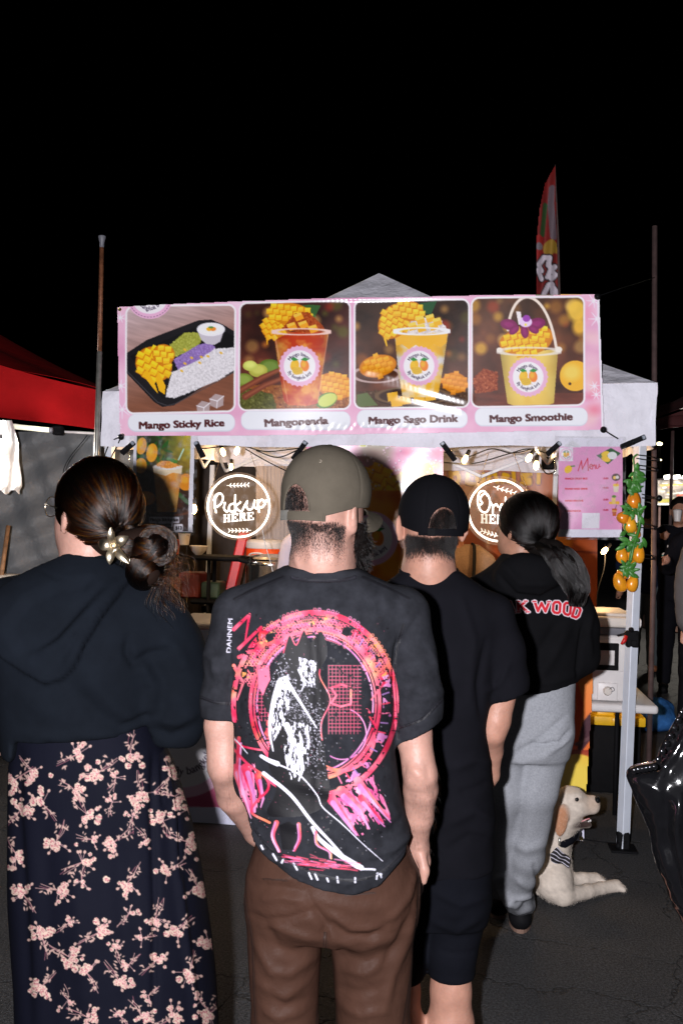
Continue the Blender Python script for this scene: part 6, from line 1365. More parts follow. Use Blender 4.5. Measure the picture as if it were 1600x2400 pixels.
# ------------------------------------------------------------------ man in the washed black T-shirt, centre
D = 2.12
pa = thing('person', 'man in olive cap, washed black T-shirt with pink ring print and brown trousers', 'person', (P(760, 2000, D)[0], D, 0))
hc = P(762, 1190, D)
F = fbox(D, 455, 1030, 1065, 2300, -.2, .34, .0062, .04)
m, L = add_head(F, hc, 38, -3, .99)
F.chain(ch(D, [(755, 1235, .060, .0), (755, 1330, .064), (757, 1400, .070)]), .03)
F.cone(P(752, 1215, D - .045), .042, P(754, 1300, D - .03), .050, .03)
F.chain(ch(D, [(757, 1420, .06), (650, 1450, .045), (550, 1470, .042)]), .03); F.chain(ch(D, [(757, 1420, .06), (870, 1450, .045), (950, 1470, .042)]), .03)
F.stack(rows(D, [(1420, 590, 925, .16), (1550, 575, 935, .20), (1700, 590, 915, .19), (1850, 600, 915, .19), (2000, 600, 925, .21), (2100, 620, 930, .22)]), .03)
F.chain(ch(D, [(550, 1460, .045), (530, 1600, .040), (522, 1700, .038), (526, 1795, .035, -.01), (548, 1865, .036, .05), (600, 1950, .027, .14), (640, 1990, .026, .17)]), .012)
F.chain(ch(D, [(950, 1460, .045), (962, 1600, .040), (969, 1720, .0375), (984, 1815, .035, -.02), (985, 1850, .036), (980, 1915, .031, .03), (978, 1985, .0225, .06)]), .012)
# hand sliding into the trouser pocket: palm, thumb outside, knuckles
F.chain(ch(D, [(981, 1985, .024, .06), (978, 2020, .027, .065), (972, 2060, .024, .07)]), .012, .7)
F.chain(ch(D, [(986, 2005, .012, .04), (995, 2040, .0105, .03), (993, 2066, .009, .03)]), .008)
for k in range(4): F.chain(ch(D, [(972 + k * 5, 2050, .0095, .04 + k * .018), (968 + k * 5, 2085, .0085, .045 + k * .018), (966 + k * 4, 2110, .0075, .05 + k * .018)]), .005)
for sx, x in ((-1, 668), (1, 872)): F.chain([(P(x, 2080, D), .08), (P(x, 2500, D), .058), ((P(x, 2500, D)[0], D + .01, .3), .055), ((P(x, 2500, D)[0], D + .02, .09), .036)], .02)
fmesh('body', F, M['skin_pale'], pa, 2, [([(965, 1800), (985, 1822)], 9, .006), ([(950, 1790), (940, 1830)], 7, -.003), ([(1000, 1790), (1006, 1830)], 6, -.003), ([(1000, 1860), (1004, 1920)], 12, .004), ([(960, 1860), (966, 1900)], 8, -.002), ([(975, 1990), (992, 1984)], 5, .003), ([(500, 1700), (492, 1780)], 12, .003), ([(690, 1300), (700, 1330)], 6, .003), ([(752, 1225), (754, 1330)], 7, -.003), ([(722, 1240), (728, 1330)], 9, .003), ([(784, 1240), (782, 1330)], 9, .003)], (.05, .0012, 2))
# T-shirt
F = fbox(D, 440, 1300, 1075, 2120, -.24, .27, .0052)
F.chain(ch(D, [(560, 1440, .060), (546, 1540, .055), (536, 1640, .053), (532, 1720, .054)]), .03, 1.15)
F.chain(ch(D, [(940, 1440, .060), (955, 1540, .056), (972, 1640, .054), (985, 1760, .055)]), .03, 1.15)
zl_, zr_ = zline([(440, 1682), (600, 1674)], D), zline([(920, 1742), (1060, 1672)], D); xm = P(757, 1600, D)[0]
F.plane_cut(lambda x, y, z: np.where(x < xm, zl_(x), zr_(x)) - z)
F.stack(rows(D, [(1332, 672, 842, .13, -.005), (1346, 640, 872, .155), (1366, 588, 920, .18), (1392, 545, 962, .20), (1430, 540, 966, .22), (1490, 540, 956, .25), (1560, 546, 940, .265), (1650, 548, 930, .27), (1750, 548, 925, .275), (1830, 548, 936, .275), (1900, 568, 950, .285), (1960, 584, 970, .305), (2020, 590, 976, .31), (2100, 610, 955, .31)]), .016, 2.35)
hem = zline([(560, 1890), (578, 1915), (592, 1965), (625, 2015), (690, 2052), (760, 2077), (830, 2088), (890, 2072), (940, 2025), (968, 1985), (980, 1960)], D - .12)
F.plane_cut(lambda x, y, z: hem(x) - z + np.maximum(0, y - D + .02) * -.25)
F.ell(P(757, 1312, D + .005), (.068, .066, .030), .008, cut=True)
S1 = crop(440, 1300, 640); s1 = lambda L_: [S1(*q) for q in L_]
shirt_f = [(s1([(560, 118), (700, 150), (850, 150), (990, 110)]), 4, -.0018), (s1([(1210, 480), (1190, 640), (1195, 850), (1205, 1060)]), 6, -.010), (s1([(230, 500), (245, 700), (240, 900)]), 6, -.007), (s1([(1180, 560), (1260, 450), (1330, 340)]), 7, -.003), (s1([(1400, 560), (1440, 700), (1480, 800)]), 8, .005),
    (s1([(75, 822), (160, 858), (250, 860)]), 2.2, -.0025), (s1([(1210, 1000), (1350, 940), (1485, 800)]), 2.2, -.0025), (s1([(90, 560), (150, 600), (160, 700)]), 9, .006), (s1([(130, 800), (200, 740), (240, 640)]), 9, .005), (s1([(1230, 780), (1330, 830), (1460, 790)]), 10, .006), (s1([(1240, 640), (1330, 720), (1420, 700)]), 9, .004),
    (s1([(300, 600), (450, 900), (420, 1200)]), 22, .004), (s1([(1100, 500), (1000, 800), (1100, 1100)]), 24, .004), (s1([(500, 1500), (800, 1600), (1200, 1500)]), 20, .005), (s1([(330, 1480), (380, 1620), (500, 1740)]), 10, .007), (s1([(1290, 1600), (1180, 1690), (1000, 1750)]), 8, .007), (s1([(1240, 1500), (1150, 1600), (960, 1690)]), 9, -.005), (s1([(350, 1560), (480, 1740), (690, 1850), (900, 1890), (1100, 1840), (1280, 1690)]), 5, .004), (s1([(345, 1530), (470, 1700), (690, 1815), (900, 1850), (1100, 1800), (1270, 1660)]), 2.4, -.003), (s1([(700, 300), (760, 900), (740, 1500)]), 14, -.004), (s1([(600, 1300), (900, 1380), (1150, 1330)]), 16, .004)]
o_shirt, sv, sf = fmesh('t_shirt', F, M['washed_black'], pa, 2, shirt_f, (.11, .0028, 3))
bv = bvh_of(sv, sf)
cn = [V(757 + 72 * math.cos(a), 1338 + 13 * math.sin(a), D - .07 * math.sin(a) + .0) for a in np.linspace(0, 2 * math.pi, 40)]
mb = MB(); mb.tube(cn, .0105, 8, False, .55); mb.build('collar', M['washed_black'], o_shirt, True)
# print: worn rings, halftone, paint drips and slashes (a plain stand-in for the shirt's artwork)
c = Can(466, 1325, 1056, 2098, 1.6, (26, 26, 31)); X, Y = c.X, c.Y
pk = lambda X, Y: np.clip((np.array([222, 78, 108]) + vnoise(X, Y, 38, 4)[..., None] * np.array([40, 90, 70]) + np.maximum(0, vnoise(X, Y, 52, 8))[..., None] * np.array([30, 150, -20]) * .9) / 255, 0, 1)
lil = lambda X, Y: np.clip((np.array([214, 138, 190]) + vnoise(X, Y * .5, 26, 6)[..., None] * np.array([60, 70, 50])) / 255, 0, 1)
wear = (vnoise(X, Y, 9, 14) > -.42).astype(float); cut = np.ones(X.shape)
cx, cy = 738, 1650
c.clip = wear * (X > 538 + 6 * np.sin(Y / 40))
def ringf(rx, ry, w, colr, a0=0, a1=360, dx=0, dy=0):
    pts = [(cx + dx + rx * math.cos(R(a)), cy + dy - ry * math.sin(R(a))) for a in np.linspace(a0, a1, 70)]; c.line(pts, w, colr)
rad = np.hypot((X - cx) / 190, (Y - cy) / 214); ang = np.degrees(np.arctan2(cy - Y, X - cx)) % 360; nz1 = vnoise(X, Y, 30, 71); nz2 = vnoise(X * .6 + Y * .5, Y * .6 - X * .5, 16, 72)
W_ = (slice(0, c.H), slice(0, c.W))
dots = ((np.mod(X + (np.floor(Y / 6) % 2) * 4, 8) - 4) ** 2 + (np.mod(Y, 6) - 3) ** 2) > 5.2
c.put(W_, ((rad > .80) & (rad < 1.03) & (ang > 18) & (ang < 165) & (nz1 > -.22) & (dots | (nz2 > .25))).astype(float), pk)
c.put(W_, ((rad > .82) & (rad < 1.0) & (ang > 18) & (ang < 165) & (nz2 > .42)).astype(float), lambda X, Y: np.zeros(X.shape + (3,)) + np.array([240, 160, 96]) / 255)
c.put(W_, ((rad > .84) & (rad < .98) & ((ang < 22) | (ang > 290)) & (nz2 > .05) & (nz1 > -.1)).astype(float), lil)
c.put(W_, ((rad < .72) & (nz1 * .6 + nz2 > .42) & (X < 640)).astype(float), pk)
for (bx, by, ex, ey, wd) in ((575, 1810, 590, 1915, 40), (850, 1850, 900, 1935, 62), (800, 1880, 850, 1950, 40)):
    e = np.array([ex - bx, ey - by], float); L2 = (e ** 2).sum(); tt = ((X - bx) * e[0] + (Y - by) * e[1]) / L2; sd = ((X - bx) * -e[1] + (Y - by) * e[0]) / math.sqrt(L2)
    st_ = vnoise(sd * 1.0 + 90, tt * 26, 7, int(bx), 2); mk = (tt > -.15 + .1 * st_) & (tt < .75 + .5 * st_) & (np.abs(sd) < wd * (.62 - .25 * tt)) & (st_ > -.35 + .4 * np.clip(tt, 0, 1)); c.put(W_, mk.astype(float), lambda X, Y: np.clip((np.array([222, 112, 160]) + vnoise(X, Y * .4, 12, 8)[..., None] * np.array([40, 90, 60])) / 255, 0, 1))
ringf(190, 214, 13, pk, -125, 190); ringf(184, 206, 2, (20, 18, 24), -125, 190); ringf(148, 172, 15, pk); ringf(146, 168, 2.4, (20, 18, 24)); ringf(136, 158, 4, lil); ringf(80, 86, 9, pk, -160, 40, 60, 70); ringf(56, 60, 3, lil, -120, 70, 64, 70); ringf(70, 110, 9, pk, 120, 250, -40, 60)
for r_ in range(11):
    for a in np.arange(28, 152, 3.1):
        rx, ry = 196 - r_ * 6.0, 222 - r_ * 6.6; x, y = cx + rx * math.cos(R(a + (r_ % 2) * 1.5)), cy - ry * math.sin(R(a + (r_ % 2) * 1.5))
        if vnoise(np.array([x]), np.array([y]), 26, 17)[0] > -.10: c.ell(x, y, 3.1, 3.1, [(226, 96, 130), (236, 140, 120), (222, 120, 170)][(r_ + int(a)) % 3], ring=.8)
for a in np.arange(-70, 60, 7): x, y = cx + 167 * math.cos(R(a)), cy - 190 * math.sin(R(a)); c.line([(x - 8 * math.cos(R(a)), y + 9 * math.sin(R(a))), (x + 8 * math.cos(R(a + 20)), y - 9 * math.sin(R(a + 20)))], 3.6, [(226, 70, 100), (150, 110, 170), (226, 110, 150)][int(a / 7) % 3])
for q in ([(548, 1475), (585, 1440), (575, 1500)], [(560, 1520), (612, 1470), (600, 1540)], [(560, 1540), (650, 1500), (720, 1475)], [(850, 1520), (880, 1580), (905, 1560)], [(860, 1545), (900, 1600), (870, 1640)], [(548, 1560), (570, 1600), (556, 1640)]): c.line(q, 9, pk, w1=4)
for x0, y0, x1, y1 in ((596, 1560, 632, 1690), (770, 1560, 846, 1720)):
    for x in np.arange(x0, x1, 8.5): c.line([(x, y0), (x, y1)], 1.5, (214, 84, 116))
    for y in np.arange(y0, y1, 8.5): c.line([(x0, y), (x1, y)], 1.5, (214, 84, 116))
c.poly([(604, 1570), (630, 1560), (634, 1600), (622, 1640), (606, 1610)], (226, 110, 140)); c.line([(776, 1612), (800, 1604), (822, 1612), (822, 1650), (798, 1656), (776, 1648), (788, 1630), (776, 1612)], 5, pk)
c.clip = None
for q, w0, w1 in (([(552, 1800), (566, 1850), (584, 1905)], 20, 4), ([(576, 1800), (590, 1850), (592, 1890)], 22, 6), ([(604, 1818), (612, 1860), (606, 1880)], 16, 3), ([(775, 1870), (800, 1905), (830, 1945)], 24, 5), ([(800, 1855), (838, 1890), (860, 1930)], 26, 4), ([(838, 1830), (870, 1870), (910, 1915)], 20, 3), ([(846, 1870), (880, 1910), (896, 1925)], 16, 3), ([(560, 1730), (556, 1790), (562, 1850)], 9, 3)):
    c.line(q, w0, pk, w1=w1); c.line([(a + 5, b + 12) for a, b in q], w0 * .55, lil, w1=w1)
c.line(spline([(541, 1748), (580, 1790), (622, 1822), (628, 1850), (600, 1880), (590, 1905), (632, 1928)], 5), 6, pk); c.line(spline([(541, 1718), (560, 1745), (600, 1756), (622, 1758)], 5), 5, pk)
# central dark slashes with white splatter
core = spline([(664, 1530), (678, 1488), (694, 1512), (712, 1476), (728, 1508), (752, 1480), (766, 1530), (748, 1580), (774, 1640), (752, 1700), (764, 1790), (770, 1870), (730, 1905), (664, 1915), (626, 1905), (648, 1850), (628, 1780), (640, 1700), (616, 1640), (640, 1580), (664, 1530)], 5)
c.poly(core, (17, 16, 20)); c.line(core[:18], 3.0, pk); c.line(core[34:48], 3.0, pk)
g = np.random.default_rng(21)
for k in range(900):
    t = g.random(); x = 640 + 120 * t + g.normal(0, 16); y = 1560 + 210 * t * g.uniform(.6, 1.3) + g.normal(0, 30)
    if in_poly(np.array([x]), np.array([y]), core)[0]: c.ell(x, y, g.uniform(.5, 1.9), g.uniform(.5, 1.5), (226, 224, 240), g.uniform(.5, 1))
for q, w0, w1 in (([(655, 1600), (640, 1650), (632, 1710), (640, 1760)], 15, 3), ([(668, 1590), (700, 1640), (742, 1706)], 11, 3), ([(716, 1548), (706, 1580), (724, 1602)], 8, 2), ([(700, 1570), (712, 1600), (706, 1620)], 6, 2), ([(672, 1700), (684, 1740), (676, 1790)], 15, 4), ([(700, 1760), (708, 1800), (700, 1830)], 14, 3), ([(612, 1772), (630, 1782), (650, 1790)], 8, 12), ([(618, 1812), (680, 1862), (730, 1925), (770, 1968), (830, 2030), (878, 2038)], 9, 5), ([(648, 1790), (700, 1815), (742, 1862), (756, 1892), (800, 1930), (848, 1976), (896, 2018)], 4, 2), ([(541, 1724), (560, 1742), (580, 1766)], 4, 2), ([(732, 1940), (748, 1966), (790, 2000), (846, 2034)], 8, 13)):
    c.line(spline(q, 6), w0, (226, 225, 240), w1=w1); 
for k in range(500): t = g.random(); x, y = 560 + 350 * g.random(), 1440 + 560 * g.random(); c.ell(x, y, g.uniform(.4, 1.4), g.uniform(.4, 1.2), [(220, 218, 236), (214, 90, 130), (20, 18, 22)][k % 3], .8)
for q, w0 in (([(648, 1928), (640, 1960), (656, 1996)], 12), ([(700, 1932), (702, 1966), (690, 1994)], 9), ([(740, 1950), (744, 1980), (772, 1996), (776, 2012)], 6)): c.line(spline(q, 5), w0, pk, w1=4); c.line(spline([(a - 3, b) for a, b in q], 5), w0 * .4, lil)
c.poly([(655, 1935), (662, 1990), (688, 1992), (694, 1936), (676, 1926)], (17, 16, 20))
for k in range(60): x = g.uniform(660, 815); y = 2012 + (x - 660) * .12 + g.normal(0, 6); c.line([(x, y), (x + g.uniform(14, 40), y + g.uniform(2, 7))], g.uniform(1, 3.6), [(224, 74, 104), (216, 120, 170), (200, 60, 90)][k % 3], .8)
for q in ([(612, 1982), (616, 1990)], [(640, 2002), (648, 2016)], [(664, 2014), (660, 2022)], [(688, 2024), (696, 2038)], [(724, 2046), (730, 2060)], [(738, 2048), (744, 2062)], [(766, 2058), (769, 2066)], [(790, 2056), (792, 2068)], [(832, 2058), (832, 2068)], [(882, 2060), (884, 2048)], [(884, 2047), (893, 2049)], [(892, 2050), (893, 2056)]): c.line(q, 4.6, (220, 220, 236))
c.text('DAHNEM', 541, 1530, 545, 1450, (214, 212, 228), 15, .25)
c.clip = None
for q in ([(662, 1352), (600, 1378), (548, 1404)], [(850, 1352), (905, 1376), (958, 1402)], s1([(1235, 400), (1195, 560), (1190, 720), (1200, 900), (1207, 1060)])): c.line(spline(q, 5), 1.7, (13, 13, 16), .85); c.line([(a + 2.4, b + 1.4) for a, b in spline(q, 5)], .9, (70, 70, 80), .4)
for q in (s1([(75, 822), (160, 852), (250, 858)]), s1([(1212, 998), (1350, 942), (1487, 806)]), [(586, 1905), (606, 1960), (650, 2004), (700, 2032), (766, 2056), (830, 2064), (890, 2046), (940, 2000), (964, 1962)]): c.line(spline(q, 6), 1.4, (13, 13, 16), .8); c.line([(a, b - 2.2) for a, b in spline(q, 6)], .9, (84, 84, 94), .5)
for k in range(60): a = math.pi * (.1 + .8 * k / 59); x, y = 757 + 78 * math.cos(a), 1346 + 14 * math.sin(a); c.line([(x, y), (x + .6, y + 4)], 1.0, (78, 78, 90), .6)
wash = vnoise(X, Y, 5, 61, 2); c.A = c.A * np.clip(1.15 - .35 * (wash > .45), 0, 1)
for (pl__, sc_) in (([(652, 1590), (676, 1580), (682, 1650), (664, 1700), (640, 1740), (634, 1690)], 6), ([(684, 1690), (728, 1700), (722, 1800), (680, 1830), (664, 1760)], 9), ([(700, 1540), (742, 1550), (738, 1612), (706, 1606)], 5)):
    st_ = vnoise(X * 2.2, Y * .7, sc_, 90 + sc_); c.put(W_, (in_poly(X, Y, pl__) & (st_ > .02)).astype(float), (226, 225, 240))
decal('shirt_print', c, bv, M['ink_shirt'], o_shirt)
aj = [o for o in pa.children if o.name.startswith('body')][0]; av = np.array([q.co[:] for q in aj.data.vertices]) + np.array(ORG[pa.name]); af = np.array([q.vertices[:] for q in aj.data.polygons if len(q.vertices) == 4])
short_hair('arm_hair', av, af, 700, lambda v, N: (v[:, 2] > P(0, 1990, 2.12)[2]) & (v[:, 2] < P(0, 1760, 2.12)[2]) & ((v[:, 0] > P(940, 1850, 2.12)[0]) | (v[:, 0] < P(560, 1850, 2.12)[0])), .010, M['hair_brown'], aj, 1.4, 31, 4, .00009)
# brown trousers
F = fbox(D, 540, 1900, 1010, 2300, -.2, .24, .0062, .05)
F.stack(rows(D, [(1940, 612, 945, .22), (2000, 590, 965, .24), (2050, 574, 986, .25), (2100, 573, 984, .26), (2150, 582, 978, .24), (2175, 600, 965, .20)]), .02, 2.3)

gx = [(668, 872)]
for x, x2, r1, r2 in ((666, 669, .083, .070), (872, 872, .092, .077)):
    b = P(x2, 2600, D); F.chain([(P(x, 2120, D), r1), (P(x2, 2400, D), r2), (b, r2 - .006), ((b[0], D + .02, .10), .066)], .014, 1.12)
F.plane_cut(lambda x, y, z: .06 - z)
S6 = crop(540, 1950, 660); s6 = lambda L_: [S6(*q) for q in L_]
pf = [(s6(q), w * 1.25, h * .85) for q, w, h in (([(120, 235), (250, 262), (360, 250)], 8, .005), ([(130, 300), (300, 310), (400, 330)], 7, -.004), ([(140, 375), (300, 365), (410, 385)], 8, .005), ([(100, 450), (200, 495), (330, 480), (450, 440)], 6, -.007), ([(200, 500), (330, 560), (470, 600)], 9, .007), ([(130, 560), (180, 700), (230, 780), (330, 790), (490, 680)], 9, .007), ([(210, 520), (260, 640), (380, 690)], 9, -.006), ([(150, 830), (230, 900), (300, 920), (420, 830)], 9, .007), ([(200, 880), (300, 970), (440, 930)], 9, -.006), ([(180, 980), (260, 1040), (400, 1000)], 9, .006),
      ([(530, 490), (640, 575), (780, 580), (900, 500)], 7, -.008), ([(560, 450), (680, 540), (880, 530)], 7, .007), ([(590, 600), (720, 650), (900, 590)], 9, .007), ([(610, 690), (760, 720), (930, 640)], 9, -.006), ([(620, 760), (740, 790), (860, 740)], 9, .006), ([(600, 860), (700, 900), (840, 860)], 9, -.005), ([(1045, 180), (1000, 350), (880, 500)], 8, .008), ([(1050, 230), (1010, 450), (930, 620), (830, 780)], 7, -.008), ([(1035, 330), (990, 600), (900, 800), (860, 1000)], 8, .007), ([(620, 960), (720, 1020), (860, 1000)], 9, .006), ([(560, 560), (600, 760), (590, 960)], 10, .005),
      ([(425, 290), (432, 360), (470, 425), (520, 480)], 3, -.005), ([(470, 425), (530, 520), (525, 600)], 6, -.01), ([(1055, 230), (1040, 500), (1015, 700)], 2.4, -.003), ([(500, 380), (700, 430), (940, 400)], 12, .005))]
o_tr, tv, tf = fmesh('trousers', F, M['brown_twill'], pa, 2, pf, (.12, .003, 5))
c = Can(566, 1985, 996, 2404, 1.7, (52, 34, 27))
for q in (s6([(1040, 225), (1046, 330), (1030, 520), (1008, 760), (960, 1069)]), s6([(70, 250), (85, 420), (120, 600), (130, 900), (140, 1069)]), s6([(185, 262), (310, 270)]), s6([(640, 352), (800, 338)]), s6([(528, 560), (545, 800), (585, 1069)]), s6([(524, 560), (505, 800), (478, 1069)])):
    c.line(spline(q, 6), 1.6, (34, 21, 16), .9); c.line([(a + 2.2, b + .8) for a, b in spline(q, 6)], 1.0, (112, 80, 66), .45)
st_ = decal('stitching', c, bvh_of(tv, tf), M['ink_shirt'], o_tr, .0018, .10); st_['kind'] = 'stuff'
shoes(pa, [(P(669, 2600, D)[0], D + .02, -8), (P(872, 2600, D)[0], D + .02, 10)], M['black'], M['white_plastic'])
o_cap = cap(pa, P(765, 1151, D), 38, M['olive'], None, (.0890, .1015, .0965), d=D, tilt=-4)
# beard and clipped hair
F = Field(tuple(np.array(hc) - .2), tuple(np.array(hc) + .2), .0045)
m, L = head_frame(hc, 38, -3)
F.chain([(L(.072, .030, -.040), .012), (L(.060, .052, -.080), .019), (L(.030, .078, -.112), .025), (L(-.030, .078, -.112), .025), (L(-.060, .052, -.080), .019), (L(-.074, .035, -.045), .016)], .02)
ob, bvv, bf_ = fmesh('beard', F, M['hair_base_black'], pa, 1, None, (.012, .0025, 4))
short_hair('beard_hair', bvv, bf_, 7000, lambda v, N: v[:, 2] > 0, .008, M['hair_black'], ob, .5, 3, spread=.5)
def under_cap(v, capc, yaw, tilt, hr, zb, zh):
    im = np.array(head_frame(capc, yaw, tilt)[0].inverted()); q = (v - np.array(capc)) @ im.T; X, Z = q[:, 0], q[:, 2]
    return (Z < zb - .024) | ((q[:, 1] < 0) & ((X / hr) ** 2 + ((Z - zb) / zh) ** 2 < .85) & (Z > zb + .002))
def crop_hair(parent, hcn, yaw, pitch, capc, tilt, hr, zb, zh, lo, fade, L0, n, mat, seed, name='hair'):
    """short hair rooted on the skull and nape of the body, fading out towards the neck"""
    bo = [o for o in parent.children if o.name.startswith('body')][0]; v = np.array([q.co[:] for q in bo.data.vertices]) + np.array(ORG[parent.name]); f = np.array([q.vertices[:] for q in bo.data.polygons if len(q.vertices) == 4])
    q = (v - np.array(hcn)) @ np.array(head_frame(hcn, yaw, pitch)[0].inverted()).T; N = vnormals(v, f)
    ok = (q[:, 2] > lo) & (q[:, 2] < .13) & (q[:, 1] < np.where(q[:, 2] < -.02, -.020, .02)) & (np.abs(q[:, 0]) < .076) & under_cap(v, capc, yaw, tilt, hr, zb, zh)
    idx = np.where(ok)[0]; r = np.random.default_rng(seed); w = np.clip((q[idx, 2] - lo) / fade, .03, 1) ** 1.3; i = r.choice(idx, n, p=w / w.sum()); tn = r.normal(0, .0042, (n, 3)); tn -= N[i] * (tn * N[i]).sum(1, keepdims=True); p = v[i] + tn
    ln = L0 * (.35 + .65 * np.clip((q[i, 2] - lo) / fade, 0, 1)) * r.uniform(.7, 1.2, n); dr = N[i] * .45 + np.array([0, 0, -.9]) + r.normal(0, .18, (n, 3)); dr /= np.linalg.norm(dr, axis=1, keepdims=True); t = np.linspace(-.1, 1, 4)
    return strands(name, p[:, None] + dr[:, None] * (t[None, :, None] * ln[:, None, None]) + np.array([0, 0, -.3]) * (t[None, :, None] ** 2 * ln[:, None, None]), mat, parent, .00019, .00010)
crop_hair(pa, hc, 38, -3, P(765, 1151, 2.12), -4, .034, -.049, .054, -.118, .075, .0036, 19000, M['hair_black'], 5)

# ------------------------------------------------------------------ man in the plain black T-shirt and black cap
D = 2.68
pb = thing('person', 'man in plain black cap, plain black T-shirt and dark knee-length shorts', 'person', (P(1015, 2000, D)[0], D, 0))
hb_ = P(1010, 1225, D)
F = fbox(D, 840, 1100, 1250, 2300, -.2, .36, .0075, .04)
mB, LB = add_head(F, hb_, -9, -2, .99, ear_out=.008)
F.chain(ch(D, [(1006, 1270, .060), (1004, 1345, .068), (1006, 1400, .085)]), .03); F.cone(P(1006, 1255, D - .045), .045, P(1004, 1330, D - .03), .053, .03)
F.chain(ch(D, [(1006, 1420, .06), (1090, 1440, .045), (1160, 1465, .042)]), .03); F.chain(ch(D, [(1006, 1420, .06), (920, 1440, .045), (860, 1465, .042)]), .03)
F.stack(rows(D, [(1420, 900, 1110, .17), (1700, 915, 1110, .20), (1990, 925, 1110, .18)]), .03)
F.chain(ch(D, [(1165, 1450, .045), (1180, 1600, .042), (1160, 1690, .040), (1153, 1715, .036), (1152, 1760, .030, .05), (1150, 1815, .024, .09), (1130, 1850, .026, .11)]), .012)
F.chain(ch(D, [(860, 1450, .045), (850, 1620, .042), (860, 1720, .036), (880, 1800, .030, .06), (900, 1850, .026, .10)]), .012)
for x in (1056, 935):
    b = P(x, 2650, D); kz = P(x, 2320, D); F.chain([(P(x, 2100, D), .055), (kz, .050), (P(x, 2400, D), .0575), ((b[0], D, .22), .040), ((b[0], D + .01, .08), .034)], .03); foot(F, b[0], D + .02, 5)
bodyB, vB, fB = fmesh('body', F, M['skin_warm'], pb, 2)
F = fbox(D, 820, 1300, 1260, 2080, -.24, .26, .0068)
F.chain(ch(D, [(1150, 1440, .062), (1172, 1530, .060), (1182, 1600, .057), (1188, 1660, .056)]), .03, 1.1); F.chain(ch(D, [(870, 1440, .062), (850, 1530, .060), (840, 1660, .058)]), .03, 1.1)
zc = zline([(830, 1645), (1000, 1645), (1150, 1641), (1240, 1618)], D); F.plane_cut(lambda x, y, z: zc(x) - z)
F.stack(rows(D, [(1338, 948, 1070, .13), (1352, 925, 1098, .15), (1380, 880, 1148, .18), (1410, 855, 1176, .20), (1460, 850, 1180, .23), (1550, 870, 1160, .25), (1700, 884, 1138, .26), (1800, 884, 1146, .26), (1900, 880, 1158, .27), (2030, 876, 1156, .27)]), .016, 2.3)
F.plane_cut(lambda x, y, z: P(1100, 2028, D)[2] - z); F.ell(P(1006, 1318, D + .005), (.068, .064, .028), .008, cut=True)
fmesh('t_shirt', F, M['black_cotton'], pb, 2, [([(1140, 1500), (1120, 1600), (1128, 1680)], 8, -.008), ([(1190, 1560), (1170, 1600), (1140, 1620)], 8, .008), ([(1060, 1800), (1110, 1780), (1150, 1790)], 12, .008), ([(1050, 1930), (1110, 1900), (1150, 1920)], 12, .008), ([(1080, 1400), (1110, 1500), (1100, 1640)], 10, .006), ([(1050, 1990), (1100, 1960), (1150, 1970)], 9, -.007), ([(1075, 1860), (1110, 1850), (1150, 1830)], 9, -.007)], (.1, .005, 8))
mb = MB(); mb.tube([V(1005 + 64 * math.cos(a), 1342 + 10 * math.sin(a), D - .07 * math.sin(a)) for a in np.linspace(0, 2 * math.pi, 40)], .0105, 8, False, .55); mb.build('collar', M['black_cotton'], bpy.data.objects['t_shirt.001'], True)
F = fbox(D, 850, 1980, 1200, 2300, -.22, .24, .0075)
F.stack(rows(D, [(2000, 890, 1150, .26), (2100, 888, 1150, .27), (2150, 895, 1140, .23)]), .02, 2.3)
for x, x2 in ((1080, 1058), (945, 938)): F.chain(ch(D, [(x, 2110, .077), (x2, 2230, .066), (x2, 2290, .0615), (x2 - 1, 2330, .061)]), .015, 1.15)
zb2 = P(1060, 2284, D)[2]; F.plane_cut(lambda x, y, z: zb2 - z + .03 * (x - P(1058, 2284, D)[0]))
fmesh('shorts', F, M['navy_short'], pb, 2, [([(1010, 2225), (1060, 2235), (1118, 2228)], 3, -.004), ([(1020, 2090), (1080, 2120), (1140, 2100)], 10, .008), ([(1016, 2160), (1070, 2180), (1125, 2150)], 10, .008), ([(1020, 2030), (1090, 2035), (1150, 2025)], 3, -.004)], (.1, .004, 9))
cap(pb, P(1016, 1203, D), -9, M['black_cap'], None, (.0930, .105, .103), M['black'], d=D, hole_r=.038, hole_z=(-.038, .055))
crop_hair(pb, hb_, -9, -2, P(1016, 1203, 2.68), 0, .040, -.038, .057, -.104, .055, .009, 17000, M['hair_black'], 7)
shoes(pb, [(P(1056, 2650, D)[0], D + .02, 5), (P(935, 2650, D)[0], D + .02, -5)], M['black'], M['white_plastic'])

